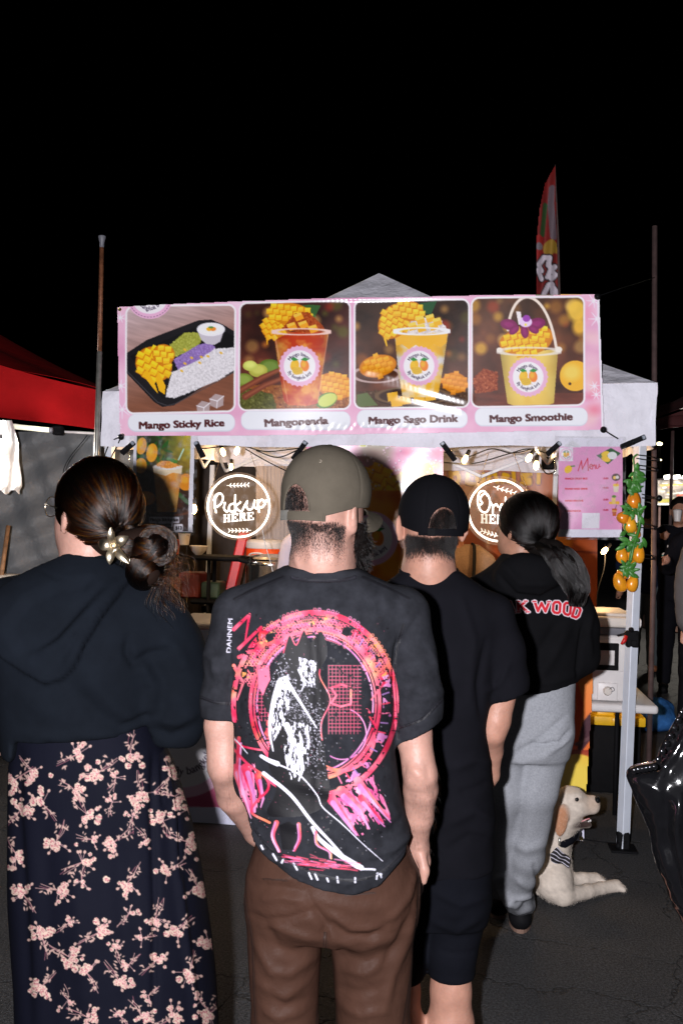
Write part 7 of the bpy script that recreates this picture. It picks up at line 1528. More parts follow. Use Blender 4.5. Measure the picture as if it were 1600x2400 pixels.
# ------------------------------------------------------------------ woman with the bun, left foreground
D = 2.27
pl_ = thing('person', 'woman with low brown bun, black sweatshirt with hood and long dark floral skirt, left foreground', 'person', (P(190, 2000, D)[0], D, 0))
hl = P(219, 1200, D)
F = fbox(D, -140, 1090, 500, 2300, -.25, .4, .0080, .04)
mL, LL = add_head(F, hl, -53, 4, .99)
F.chain(ch(D, [(212, 1270, .052), (205, 1330, .056), (195, 1400, .075)]), .03)
F.chain(ch(D, [(195, 1400, .07), (330, 1430, .06), (400, 1470, .045), (405, 1690, .040), (360, 1733, .032, .10), (290, 1738, .028, .22)]), .03); F.chain(ch(D, [(195, 1400, .07), (20, 1430, .06), (-50, 1470, .045), (-58, 1690, .040), (0, 1733, .032, .10), (80, 1725, .026, .27)]), .03)
for hx, hy in ((250, 1725), (90, 1725)):                                                      # hands in front of the body
    h0 = np.array(P(hx, hy, D + .26)); F.ell(h0, (.034, .045, .022), .015)
    for k in range(4): F.chain([(h0 + [-.024 + .016 * k, .03, 0], .0092), (h0 + [-.026 + .017 * k, .068 - .006 * abs(k - 1.5), -.008], .0085), (h0 + [-.024 + .016 * k, .092 - .006 * abs(k - 1.5), -.024], .0072)], .004)
    F.chain([(h0 + [.03, 0, 0], .012), (h0 + [.05, .035, .004], .010), (h0 + [.045, .06, 0], .0085)], .005)
F.stack(rows(D, [(1420, 80, 310, .18), (1600, 80, 310, .18), (1800, 90, 330, .20), (2000, 90, 390, .28)]), .03)
for x in (150, 310): b = P(x, 2500, D); F.chain([(P(x, 2000, D), .10), (b, .06), ((b[0], D, .1), .04)], .03); foot(F, b[0], D, -20)
fmesh('body', F, M['skin_pale'], pl_, 2)
shoes(pl_, [(P(150, 2500, D)[0], D, -20), (P(310, 2500, D)[0], D, -20)], M['black'], M['black'])
F = fbox(D, -150, 1270, 510, 1800, -.26, .42, .0068)
F.chain(ch(D, [(350, 1432, .075), (395, 1520, .071), (410, 1620, .066), (405, 1690, .060, .01), (360, 1735, .052, .10), (290, 1738, .044, .22), (240, 1730, .040, .30)]), .05)
F.chain(ch(D, [(10, 1432, .07), (-50, 1520, .07), (-62, 1620, .066), (-55, 1690, .060), (10, 1735, .05, .10), (60, 1730, .044, .22), (110, 1725, .040, .30)]), .05)
F.stack(rows(D, [(1292, 172, 262, .11, .01), (1312, 150, 290, .13), (1338, 88, 335, .18), (1365, 22, 372, .22), (1400, -30, 400, .26), (1450, -45, 410, .29), (1550, -30, 395, .30), (1650, -5, 372, .29), (1720, 12, 350, .29), (1790, 20, 340, .29)]), .035, 2.2)
F.ell(P(214, 1283, D + .005), (.046, .052, .03), .008, cut=True)
S2 = crop(0, 1080, 520); s2 = lambda L_: [S2(*q) for q in L_]
hz = zline([(-110, 1800), (10, 1800), (22, 1748), (130, 1742), (280, 1732), (328, 1712), (342, 1772), (520, 1795)], D - .14)
F.plane_cut(lambda x, y, z: hz(x) - z)
hood = s2([(500, 690), (740, 720), (930, 830), (760, 1020), (600, 1260), (540, 1440), (450, 1540), (330, 1572), (200, 1500), (50, 1400), (-60, 1230), (-120, 1080), (60, 900), (300, 770)])
hood_in = s2([(420, 860), (640, 840), (560, 1060), (400, 1300), (250, 1400), (120, 1320), (30, 1180), (180, 980)])
lf_ = [(s2(q), w * 1.3, h * .9) for q, w, h in (([(300, 770), (360, 810), (440, 840)], 4, -.004), ([(800, 880), (620, 1080), (440, 1280), (230, 1390)], 10, .014), ([(880, 860), (700, 1080), (540, 1330), (470, 1470)], 9, .010), ([(700, 900), (500, 1120), (300, 1330)], 9, -.008), ([(910, 1250), (900, 1360), (950, 1430), (1060, 1370), (1200, 1330)], 8, -.012), ([(1000, 1420), (1100, 1600), (1060, 1800)], 16, .012), ([(1040, 1380), (1150, 1560), (1140, 1780)], 12, -.010), ([(600, 1500), (820, 1750), (1000, 1860)], 16, .008), ([(500, 1600), (700, 1800), (900, 1900)], 14, -.008), ([(860, 1880), (980, 1820), (1070, 1790)], 6, -.010), ([(1130, 1830), (1250, 1850), (1390, 1780)], 10, .010), ([(1110, 1900), (1200, 1950), (1330, 1900)], 10, -.010), ([(100, 1920), (400, 1950), (800, 1930)], 8, .005), ([(1150, 1250), (1250, 1350), (1330, 1500)], 14, .008), ([(375, 900), (380, 1000), (370, 1080)], 2, -.002), ([(200, 1700), (400, 1800), (600, 1850)], 18, .006))]
fmesh('sweatshirt', F, M['navy_jersey'], pl_, 2, lf_, (.16, .006, 6), None, [(hood, .020, 7), (hood_in, -.010, 26)])
F = fbox(D, -20, 1630, 560, 2300, -.28, .3, .0070, .08)
F.stack(rows(D, [(1645, 52, 350, .24), (1700, 48, 366, .25), (1735, 40, 384, .265), (1800, 30, 412, .30), (1900, 27, 440, .32), (2000, 28, 462, .34), (2100, 32, 480, .36), (2200, 40, 495, .37), (2300, 48, 506, .38), (2400, 50, 512, .39), (2600, 58, 520, .40)]) + [(.10, P(70, 2700, D)[0], P(522, 2700, D)[0], D - .2, D + .2)], .02, 2.3)
F.plane_cut(lambda x, y, z: .11 - z)
S3 = crop(0, 1680, 540); s3 = lambda L_: [S3(*q) for q in L_]
kf = [(s3(q), w, h) for q, w, h in (([(1050, 260), (1040, 700), (1060, 1300), (1050, 2090)], 8, -.010), ([(1130, 260), (1170, 500), (1190, 900), (1260, 1500), (1340, 2090)], 9, .010), ([(1100, 260), (1110, 600)], 3, -.006), ([(1160, 300), (1210, 700), (1220, 1100)], 5, -.008), ([(130, 240), (110, 600), (150, 1200), (200, 2090)], 14, -.010), ([(500, 900), (560, 1500), (600, 2090)], 26, .008), ([(800, 800), (860, 1500), (880, 2090)], 26, -.008), ([(300, 700), (330, 1400), (350, 2090)], 24, -.006))]
o_sk, kv, kf_ = fmesh('skirt', F, M['skirt_cloth'], pl_, 2, kf, (.2, .006, 11))
c = Can(14, 1700, 526, 2404, 1.45, (14, 14, 24)); g = np.random.default_rng(3)
def blossom(x, y, r):
    for k in range(6): a = k * 1.05 + g.uniform(0, 1); c.ell(x + r * .48 * math.cos(a), y + r * .48 * math.sin(a), r * .5, r * .44, (196, 172, 156), rot=g.uniform(0, 180))
    for k in range(9): a = g.uniform(0, 6.28); q = r * g.uniform(.2, .85); c.ell(x + q * math.cos(a), y + q * math.sin(a), r * .22, r * .10, (136, 60, 76), .85, rot=g.uniform(0, 180), soft=.4)
    c.ell(x, y, r * .26, r * .2, (188, 116, 124), .8)
def sprig(x, y, ang, n, s=1.0):
    ca, sa = math.cos(ang), math.sin(ang); tip = (x - 48 * s * ca, y - 48 * s * sa)
    for k in range(3): e = (tip[0] + g.uniform(-8, 8), tip[1] + g.uniform(-8, 8)); c.line(spline([(x, y), ((x + e[0]) / 2 + g.uniform(-6, 6), (y + e[1]) / 2), e], 4), 1.4, (176, 136, 132) if k else (130, 74, 88))
    for k in range(11): a = ang + math.pi + g.uniform(-.5, .5); q = g.uniform(10, 42) * s; lx, ly = x + q * math.cos(a), y + q * math.sin(a); c.ell(lx, ly, 4.6 * s, 1.8 * s, (172, 142, 132), rot=math.degrees(g.uniform(0, 3.1)))
    for k in range(n): a = ang + g.uniform(-1.5, 1.5); q = abs(g.normal(0, 15)) * s + 4; blossom(x + q * math.cos(a), y + q * math.sin(a), g.uniform(5.0, 9.0) * s)
    for k in range(4): a = ang + g.uniform(-1.6, 1.6); q = g.uniform(24, 38) * s; bx, by = x + q * math.cos(a), y + q * math.sin(a); c.line([(x, y), (bx, by)], 1.1, (200, 156, 154)); c.ell(bx, by, 4.0 * s, 3.2 * s, (178, 146, 136), rot=math.degrees(a))
for i, (x, y) in enumerate([(225, 370), (520, 260), (890, 250), (670, 380), (290, 590), (510, 500), (970, 520), (1160, 400), (380, 850), (780, 850), (1110, 710), (1270, 850), (110, 930), (560, 990), (870, 1130), (1140, 1040), (160, 1210), (400, 1180), (1340, 1150), (670, 1470), (1060, 1370), (1210, 1450), (290, 1500), (465, 1630), (810, 1790), (1060, 1660), (1290, 1740), (290, 1830), (590, 1800 - 60), (590, 2040), (960, 2030), (1170, 2040), (1430, 2020), (100, 430), (1430, 1560), (1190, 540), (590, 660), (140, 640), (1300, 620)]):
    p = S3(x, y); sprig(p[0], p[1], [1.2, -.7, 1.9, 2.4, -2.0, .4][i % 6] + g.uniform(-.3, .3), 12 + i % 4, 1.04 if i % 5 else .9)
for i in range(110):
    x, y = g.uniform(100, 1400), g.uniform(300, 2060); p = S3(x, y); k = 4; w = c.win(p[0] - 17, p[1] - 17, p[0] + 17, p[1] + 17)
    if c.A[w].size and c.A[w].mean() < .01: sprig(p[0], p[1], g.uniform(0, 6), 7, .66)
X, Y = c.X, c.Y; c.A[(Y < 1722 + (X > 300) * -20)] = 0
decal('floral_print', c, bvh_of(kv, kf_), M['ink_skirt'], o_sk, .0012)
# sleek hair: base mass plus strands combed back to the bun
F = Field(tuple(np.array(hl) - .30), tuple(np.array(hl) + .30), .006)
F.ell(LL(0, -.016, .022), (.0845, .100, .100), .01, mL); F.cone(LL(0, -.05, -.015), .056, LL(.01, -.055, -.055), .045, .03)
iL = np.array(mL.inverted()); cL = np.array(hl)
F.plane_cut(lambda x, y, z: (lambda lx, ly, lz: np.maximum(ly - .055 - lz * .35 + .15 * (lz < 0) * (-lz), np.minimum(.012 - ly * 0 - lz, 9) * 0 + (ly + .012) * (lz < -.012) - .02 * (lz >= -.012)))(iL[0, 0] * (x - cL[0]) + iL[0, 1] * (y - cL[1]) + iL[0, 2] * (z - cL[2]), iL[1, 0] * (x - cL[0]) + iL[1, 1] * (y - cL[1]) + iL[1, 2] * (z - cL[2]), iL[2, 0] * (x - cL[0]) + iL[2, 1] * (y - cL[1]) + iL[2, 2] * (z - cL[2])))
oh, hv, hf = fmesh('hair', F, M['hair_base_brown'], pl_, 2)
bun = np.array(P(348, 1283, D - .075)); gat = np.array(P(292, 1268, D - .10))
def combed(c, m, target, n, s=(.086, .102, .102), off=(0, -.016, .022), seed=1, lim=None, k=14, layer=.006):
    r = np.random.default_rng(seed); im = np.array(m.inverted()); sc = np.array(s); o = np.array(off); tg = (im @ (np.array(target) - np.array(c)) - o) / sc; tg /= np.linalg.norm(tg)
    st = r.normal(size=(n * 4, 3)); st /= np.linalg.norm(st, axis=1, keepdims=True); w = st * sc + o
    ok = (w[:, 1] < .055 + w[:, 2] * .35) & ((w[:, 2] > -.02) | (w[:, 1] < -.015)) & (w[:, 2] > -.085)
    st = st[ok][:n]; n = len(st); t = np.linspace(0, 1, k)[None, :, None]; om = np.arccos(np.clip(st @ tg, -.999, .999))[:, None, None]
    q = (np.sin((1 - t) * om) * st[:, None] + np.sin(t * om) * tg[None, None]) / np.sin(om); ph = r.random(n) * 6.28
    nc = 260; cs = st[r.choice(n, nc)]; ci = np.argmax(st @ cs.T, 1); co_ = r.normal(0, .016, nc)[ci]; cp_ = r.normal(0, .035, (nc, 3))[ci]   # locks
    q = q * (1.0 + layer / .1 * (r.random(n)[:, None, None] * .5 + .05) + .008 * np.sin(t * 5 + ph[:, None, None]) + co_[:, None, None] * np.sin(t * 3.0)) + (r.normal(0, .012, (n, 1, 3)) + cp_[:, None]) * np.sin(t * 3.1)
    fly = r.random(n) < .02; q[fly] *= 1 + .05 * np.sin(t * 3.1) * r.random((fly.sum(), 1, 1)) 
    return (q * sc + o) @ np.array(m).T + np.array(c)
strands('hair_strands', combed(hl, mL, gat, 12000, seed=4), M['hair_brown'], oh, .00062, .0005)
F = Field(tuple(bun - .17), tuple(bun + .17), .006)
F.cone(gat, .022, bun + [-.02, 0, .01], .034, .02); F.ell(bun, (.038, .038, .040), .02); F.ell(bun + [.005, -.005, -.055], (.024, .026, .032), .02); F.ell(bun + [-.045, -.005, .012], (.022, .024, .022), .02)
obn, bv_, bf2 = fmesh('hair_bun', F, M['hair_base_brown'], pl_, 2, None, (.03, .003, 5))
def loops(c, rad, n, ax, seed, k=22, tube=.018, span=(3.2, 5.6), squash=(1, 1, 1)):
    r = np.random.default_rng(seed); ax = np.array(ax, float); ax /= np.linalg.norm(ax); u = np.cross(ax, [0, 0, 1.]); u /= np.linalg.norm(u); w = np.cross(ax, u)
    a0 = r.random(n) * 6.28; sp = r.uniform(*span, n); t = np.linspace(0, 1, k); a = a0[:, None] + sp[:, None] * t; b = r.random(n) * 6.28; rr = rad + tube * np.cos(b)[:, None] * (1 + .15 * np.sin(t * 4 + b[:, None])); h = tube * np.sin(b)[:, None] * 1.3 + .004 * np.sin(t * 6.3 + b[:, None])
    return (np.cos(a)[..., None] * u + np.sin(a)[..., None] * w) * rr[..., None] * np.array(squash) + h[..., None] * ax + np.array(c)
strands('bun_strands', np.concatenate([loops(bun, .025, 2600, (.6, -.75, .55), 3, tube=.017), loops(bun + [.004, 0, .006], .026, 2200, (.1, -.55, .9), 13, tube=.022), loops(bun + [0, -.006, 0], .026, 1500, (-.6, -.7, .5), 14, tube=.018), loops(bun + [-.004, -.006, -.050], .024, 2400, (.8, -.5, -.5), 5, tube=.019), loops(bun + [-.045, -.008, .012], .018, 1800, (.2, -.6, .9), 6, tube=.018), loops(bun + [.02, -.012, .004], .030, 1200, (.3, -1, .1), 8, span=(1.5, 3), tube=.014)]), M['hair_brown'], obn, .00062, .0005)
r = np.random.default_rng(8); n = 150; t = np.linspace(0, 1, 12)[None, :, None]; a = r.uniform(-1.7, 1.0, n); st = bun + np.stack([.04 * np.cos(a) + .01, r.uniform(-.04, .02, n), -.02 + .055 * np.sin(a)], 1); dr = np.stack([np.cos(a) * .6 + r.normal(.2, .3, n), r.normal(0, .3, n), np.sin(a) * .5 - .3 + r.normal(0, .25, n)], 1)
strands('loose_strands', st[:, None] + dr[:, None] * t * r.uniform(.02, .06, n)[:, None, None] + np.array([0, 0, -.05]) * t ** 2 + .006 * np.sin(t * 9 + a[:, None, None]), M['hair_brown'], obn, .00032, .00015)
# gold orchid claw clip
M['gold'] = material('polished_gold', (.95, .80, .58), .30, metal=1, noise=(60, .15), bump=(90, .2, .002))
cl = Vector(P(266, 1279, D - .135)); clip = mesh_obj('hair_clip', *(lambda b: (b.v, b.f))(MB().ball(cl, .007, 12, 8)), M['gold'], pl_, True)
def petal(u, v_, L_, w_, curl):
    g = []; u = Vector(u).normalized(); sd = u.cross(Vector((0, -1, 0))).normalized(); n_ = Vector((0, -1, 0))
    for t in np.linspace(0, 1, 9): wd = w_ * math.sin(math.pi * min(1, .08 + t * .9)) ** .8; p = cl + u * L_ * t + n_ * (.012 * math.sin(t * 2.6) + curl * t * t); g.append([p - sd * wd + n_ * wd * .35, p - sd * wd * .5 + n_ * wd * .02, p, p + sd * wd * .5 + n_ * wd * .02, p + sd * wd + n_ * wd * .35])
    mb = MB(); mb.sheet(g, .0012); mb.build('petal', M['gold'], clip, smooth='auto')
for u, L_, w_, cu in (((-.08, 0, 1), .040, .0085, .006), ((.85, 0, .55), .038, .0120, -.006), ((-.9, 0, .15), .036, .013, -.016), ((-.1, 0, -1), .040, .0095, .004), ((.75, 0, -.75), .052, .0095, .004), ((.35, 0, -.35), .022, .012, -.012)): petal(u, 0, L_, w_, cu)
for k in range(4): mb = MB(); a = cl + Vector((.012 + .006 * k, 0, -.018)); mb.tube([a, a + Vector((.008, -.006, -.010)), a + Vector((.004, -.004, -.022))], .0012, 6); mb.build('claw_tooth', M['gold'], clip, True)
# glasses
gl = thing('eyeglasses', 'thin gold rimmed eyeglasses worn by the woman with the bun', 'glasses', LL(-.06, .08, 0))
for sx in (-1, 1):
    pts = [LL(sx * .036 + .027 * math.cos(a), .112 - .012 * abs(math.cos(a)) * 0 - .018 * (sx * (sx * .036 + .027 * math.cos(a)) / .06) ** 2, .002 + .023 * math.sin(a)) for a in np.linspace(0, 2 * math.pi, 29)]
    mb = MB(); mb.tube(pts, .0012, 6, False); rim = mb.build('rim', M['gold'], gl, True); mb = MB(); mb.add(pts[:-1], [tuple(range(28))]); mb.build('lens', M['acrylic'], rim)
    mb = MB(); mb.tube([LL(sx * .062, .096, .008), LL(sx * .080, .05, .008), LL(sx * .086, -.002, .004), LL(sx * .085, -.02, -.014)], .0013, 6); mb.build('temple_arm', M['gold'], gl, True)
mb = MB(); mb.tube([LL(-.010, .112, .006), LL(0, .114, .009), LL(.010, .112, .006)], .0012, 6); mb.build('bridge', M['gold'], gl, True)

# ------------------------------------------------------------------ woman in the black hoodie and grey sweatpants
D = 3.62
pc = thing('person', 'woman with long dark ponytail, black lettered hoodie and grey sweatpants beside the dog', 'person', (P(1250, 2000, D)[0], D, 0))
hcc = P(1226, 1236, D)
F = fbox(D, 1030, 1140, 1430, 2250, -.22, .4, .0090, .03)
mC, LC = add_head(F, hcc, -44, 6, .98); F.chain(ch(D, [(1222, 1280, .052), (1222, 1320, .056), (1225, 1370, .07)]), .03)
F.stack(rows(D, [(1360, 1130, 1330, .16), (1480, 1130, 1320, .19), (1640, 1140, 1330, .22)]), .03)
F.chain(ch(D, [(1340, 1390, .045), (1365, 1530, .04), (1300, 1540, .03, .16)]), .02); F.chain(ch(D, [(1110, 1390, .045), (1100, 1530, .04), (1150, 1540, .03, .16)]), .02)
for hx in (1290, 1160):
    h0 = np.array(P(hx, 1540, D + .18)); F.ell(h0, (.042, .024, .034), .012)
    for k in range(4): F.chain([(h0 + [-.02, .0, -.02 + .015 * k], .0095), (h0 + [-.062 + .004 * k, .012, -.026 + .017 * k], .0088), (h0 + [-.085 + .006 * k, .022, -.03 + .017 * k], .0078)], .004)
    F.chain([(h0 + [0, -.01, .03], .012), (h0 + [-.03, -.01, .052], .010), (h0 + [-.05, -.006, .058], .009)], .005)
bz = [(P(1216, 2175, D)[0], D + .22), (P(1160, 2175, D)[0], D + .1)]
fmesh('body', F, M['skin_tan'], pc, 2)
F = fbox(D, 1020, 1260, 1440, 1680, -.26, .4, .0078)
F.chain(ch(D, [(1330, 1400, .072), (1352, 1470, .070), (1358, 1535, .064, .01), (1320, 1565, .056, .10), (1280, 1560, .045, .18)]), .05); F.chain(ch(D, [(1120, 1400, .07), (1098, 1470, .07), (1095, 1535, .062), (1140, 1560, .05, .12)]), .05)
F.stack(rows(D, [(1300, 1175, 1265, .14, -.01), (1320, 1160, 1300, .17), (1345, 1125, 1335, .19), (1375, 1100, 1362, .22), (1420, 1090, 1378, .25), (1500, 1092, 1372, .27), (1570, 1100, 1358, .27), (1640, 1105, 1348, .27)]), .03, 2.2)
F.ell(P(1232, 1352, D - .11), (.115, .065, .085), .04)
F.ell(P(1220, 1290, D + .01), (.05, .056, .03), .008, cut=True)
hz2 = zline([(1080, 1640), (1215, 1629), (1260, 1625), (1345, 1609), (1420, 1600)], D - .12); F.plane_cut(lambda x, y, z: hz2(x) - z)
S4 = crop(1050, 1150, 550); s4 = lambda L_: [S4(*q) for q in L_]
o_h, hv2, hf2 = fmesh('hoodie', F, M['black_fleece'], pc, 2, [(s4(q), w, h) for q, w, h in (([(330, 560), (450, 700), (620, 720), (760, 640)], 6, -.012), ([(340, 470), (480, 620), (700, 620)], 10, .010), ([(900, 900), (880, 1050), (860, 1250)], 5, -.014), ([(800, 900), (700, 1100), (600, 1250)], 14, .012), ([(740, 880), (620, 1060), (540, 1200)], 12, -.010), ([(960, 800), (930, 950), (950, 1100)], 8, .010), ([(500, 1300), (700, 1280), (850, 1230)], 7, .008))], (.12, .006, 13))
c = Can(1150, 1380, 1372, 1465, 1.1, (20, 18, 20))
def letter(strokes, outline, inner):
    for w_, cc in ((outline, (226, 214, 222)), (inner, (196, 30, 44))):
        for s in strokes: c.line([S4(*p) for p in s], w_, cc, soft=.5)
LT = [[[(388, 812), (412, 745)], [(412, 745), (440, 812)], [(398, 790), (430, 790)]], [[(464, 742), (468, 806)], [(515, 740), (474, 776)], [(482, 770), (528, 808)]], [[(576, 742), (598, 804)], [(598, 804), (622, 752)], [(622, 752), (648, 806)], [(648, 806), (672, 744)]], [[(712, 745), (736, 745), (747, 758), (744, 808), (732, 818), (708, 814), (698, 800), (701, 758), (712, 745)]],
      [[(786, 750), (808, 753), (818, 768), (812, 820), (800, 830), (780, 824), (770, 810), (774, 762), (786, 750)]], [[(848, 770), (826, 838)], [(848, 770), (874, 782), (882, 798), (868, 836), (852, 848), (826, 838)]]]
for w_, cc in ((10.5, (226, 214, 222)), (6.2, (196, 30, 44))):
    for lt in LT:
        for s in lt: c.line([S4(*p) for p in s], w_, cc, soft=.5)
        if w_ < 8: continue
for (x, y) in ((388, 814), (440, 814), (466, 740), (468, 810), (516, 738), (530, 810), (574, 740), (672, 742)): c.line([S4(x - 12, y), S4(x + 12, y)], 6, (226, 214, 222)); c.line([S4(x - 10, y), S4(x + 10, y)], 3, (196, 30, 44))
decal('hoodie_lettering', c, bvh_of(hv2, hf2), M['ink_shirt'], o_h, .0018, .15)
F = fbox(D, 1120, 1560, 1400, 2200, -.22, .38, .0078, .03)
F.stack(rows(D, [(1590, 1120, 1347, .25), (1660, 1118, 1347, .27), (1720, 1120, 1338, .27), (1770, 1130, 1330, .24)]), .02, 2.2); F.ell(P(1285, 1715, D - .05), (.086, .085, .10), .03); F.ell(P(1170, 1715, D - .05), (.086, .085, .10), .03)
b0 = ground_at(1214, 2170); b1 = ground_at(1160, 2140); bz = [(b0[0], b0[1]), (b1[0], b1[1])]
F.chain([(P(1272, 1740, D), .093), (P(1252, 1850, D), .079), (P(1232, 2000, D + .1), .068), ((P(1204, 2100, D + .22)[0], D + .22, .22), .062), ((bz[0][0], bz[0][1], .10), .064)], .02, 1.1)
F.chain([(P(1178, 1740, D), .093), (P(1172, 1850, D), .082), (P(1165, 2000, D + .15), .072), ((bz[1][0], bz[1][1] - .02, .10), .062)], .02, 1.1)
F.plane_cut(lambda x, y, z: .055 - z)
S5 = crop(1100, 1600, 500); s5 = lambda L_: [S5(*q) for q in L_]
fmesh('sweatpants', F, M['grey_marl'], pc, 2, [(s5(q), w, h) for q, w, h in (([(740, 350), (660, 440), (540, 460), (470, 455)], 4, -.014), ([(700, 250), (600, 340), (480, 440), (350, 515)], 6, -.010), ([(735, 390), (650, 460), (560, 520)], 8, .010), ([(470, 1340), (490, 1420), (520, 1480)], 4, -.010), ([(320, 1600), (400, 1630), (490, 1600)], 5, -.010), ([(260, 1560), (360, 1680), (470, 1650)], 8, .012), ([(330, 1180), (420, 1220), (560, 1180)], 12, .008), ([(340, 1440), (430, 1500), (500, 1460)], 10, .010), ([(320, 600), (450, 560), (600, 540)], 10, .007), ([(450, 700), (440, 1000), (400, 1300)], 20, .008), ([(240, 1640), (330, 1600), (480, 1560)], 6, .010))], (.1, .005, 15))
shoes(pc, [(bz[0][0] + .005, bz[0][1] - .01, 10), (bz[1][0], bz[1][1], -10)], M['black'], material('tan_sole', (.2, .12, .09), .7))
F = Field(tuple(np.array(hcc) - .2), tuple(np.array(hcc) + .2), .007); F.ell(LC(0, -.016, .024), (.087, .104, .104), .01, mC); F.cone(LC(0, -.05, -.015), .060, LC(.01, -.062, -.055), .048, .03)
iC = np.array(mC.inverted()); cC = np.array(hcc)
F.plane_cut(lambda x, y, z: (lambda ly, lz: np.maximum(ly - .055 - lz * .35, (ly + .012) * (lz < -.012) - .02 * (lz >= -.012)))(iC[1, 0] * (x - cC[0]) + iC[1, 1] * (y - cC[1]) + iC[1, 2] * (z - cC[2]), iC[2, 0] * (x - cC[0]) + iC[2, 1] * (y - cC[1]) + iC[2, 2] * (z - cC[2])))
ohc, _, _ = fmesh('hair', F, M['hair_base_black'], pc, 2)
g0 = np.array(P(1272, 1276, D - .10)); strands('hair_strands', combed(hcc, mC, g0, 7000, (.089, .106, .106), (0, -.016, .024), 9), M['hair_black'], ohc, .0008, .0007)
tp = [np.array(P(x, y, D + q)) for x, y, q in ((1272, 1276, -.10), (1300, 1290, -.14), (1322, 1316, -.155), (1338, 1348, -.165), (1348, 1382, -.17), (1350, 1418, -.165))]
F = Field(tuple(np.min(tp, 0) - .09), tuple(np.max(tp, 0) + .09), .008); F.chain(list(zip(tp, (.022, .030, .033, .028, .018, .005))), .02); opt, _, _ = fmesh('ponytail', F, M['hair_base_black'], pc, 2, None, (.05, .006, 3))
r = np.random.default_rng(14); n = 5000; cp = np.array(spline(tp, 5)); k = len(cp); w = np.interp(np.linspace(0, 5, k), range(6), (.024, .040, .047, .042, .032, .014)); a = r.random(n) * 6.28; q = np.sqrt(r.uniform(.35, 1.45, n)); t = np.linspace(0, 1, k)
nl = 60; li = r.integers(0, nl, n); la = r.random(nl) * 6.28; lq = np.sqrt(r.random(nl)); lp = r.random((nl, 2)) * 6.28; lf = r.uniform(9, 16, nl)
off = np.stack([np.cos(la[li]) * lq[li] + .34 * np.cos(a) * q, (np.sin(la[li]) * lq[li] + .34 * np.sin(a) * q) * .8, .25 * np.sin(a * 2)], 1)[:, None] * w[None, :, None] + np.stack([.007 * np.sin(t * lf[li][:, None] + lp[li, 0:1]), .006 * np.sin(t * lf[li][:, None] * .8 + lp[li, 1:2]), 0 * t + 0 * a[:, None]], -1) * t[None, :, None] + r.normal(0, .0016, (n, 1, 3))
strands('ponytail_strands', cp[None] + off, M['hair_black'], opt, .0008, .0004)
# ------------------------------------------------------------------ the pale dog lying beside the woman in sweatpants
def gp(x, y, h, dy=0): q = ground_at(*S5(x, y)); return np.array([q[0], q[1] + dy, h])
Q = lambda x, y, d: np.array(P(*S5(x, y), d))
k_ = .3189 * 4.3 / FPX
dog = thing('dog', 'pale yellow dog lying on the asphalt in a striped bandana, mouth open, looking right', 'dog', gp(650, 1640, 0))
F = Field(Q(-150, 1700, 4.3) + [0, -.35, 0], Q(1160, 740, 4.3) + [.06, .95, .02], .0058); F.ax[2] = F.ax[2]; F = Field((Q(-120, 0, 4.3)[0], 4.0, .0), (Q(1300, 0, 4.3)[0], 5.25, .55), .0062)
hd = Q(735, 872, 4.33)
F.ell(hd, (.070, .058, .068), .02); F.cone(Q(790, 900, 4.33), .050, Q(885, 905, 4.33), .038, .03); F.ell(Q(905, 888, 4.33), (.027, .030, .036), .02); F.ell(Q(770, 835, 4.29), (.028, .02, .014), .02)          # skull, muzzle
F.cone(Q(720, 1010, 4.33), .038, Q(790, 1036, 4.33), .024, .02); F.cone(Q(785, 1034, 4.33), .023, Q(872, 1044, 4.33), .0150, .004)                                                                                       # lower jaw
F.cone(Q(715, 950, 4.33), .058, Q(672, 1030, 4.36), .058, .03)
F.cone(Q(668, 990, 4.37), .066, Q(575, 1170, 4.41), .086, .04); F.cone(Q(575, 1170, 4.41), .086, Q(520, 1390, 4.44), .118, .06)
F.ell(Q(672, 1030, 4.262), (.028, .012, .062), .006, Matrix.Rotation(R(8), 3, 'Y')); F.ell(Q(686, 960, 4.268), (.030, .014, .040), .010)                                 # ear
F.ell(Q(680, 1020, 4.41), (.023, .014, .055), .008)
F.chain([(Q(560, 1400, 4.42), .11), (Q(380, 1380, 4.70), .125), (Q(230, 1330, 4.95), .12)], .05)
F.ell(gp(180, 1330, .10) * [1, 0, 1] + [0, 5.0, 0], (.13, .12, .10), .04); F.chain([((Q(170, 0, 4.3)[0], 4.88, .05), .05), ((Q(330, 0, 4.3)[0], 4.74, .03), .03), ((Q(400, 0, 4.3)[0], 4.70, .028), .028)], .02)
F.chain([((Q(150, 0, 4.3)[0], 5.05, .08), .035), ((Q(20, 0, 4.3)[0], 5.08, .03), .02), ((Q(-60, 0, 4.3)[0], 5.0, .02), .012)], .02)
e0 = gp(685, 1640, .040); F.chain([(Q(590, 1330, 4.33), .088), (Q(625, 1480, 4.26), .070), (e0, .038)], .04)
p0 = gp(1075, 1535, .024); F.chain([(e0, .036), (gp(860, 1590, .034), .029), (gp(960, 1560, .030), .025), (p0, .029)], .016)
for kk in range(4): F.cone(p0 + [.005, -.022 + .014 * kk, .002], .0125, p0 + [.034 - .006 * abs(kk - 1.5), -.026 + .017 * kk, -.006], .0125, .006)
e1 = gp(705, 1500, .035); p1 = gp(925, 1478, .024); F.chain([(Q(600, 1350, 4.48), .08), (e1, .036), (gp(830, 1492, .030), .026), (p1, .027)], .02)
for kk in range(4): F.cone(p1 + [.005, -.02 + .013 * kk, .002], .012, p1 + [.032, -.024 + .015 * kk, -.006], .012, .006)
F.plane_cut(lambda x, y, z: .003 - z)
v, f = F.mesh(); v = relax(v, f, 2); v = v + vnormals(v, f) * (noise3(v, .03, 4) * .0014)[:, None]
dx = np.array(v); Y_, Z_ = to_px(v); base = np.array([.62, .54, .46]); C = np.tile(base, (len(v), 1))
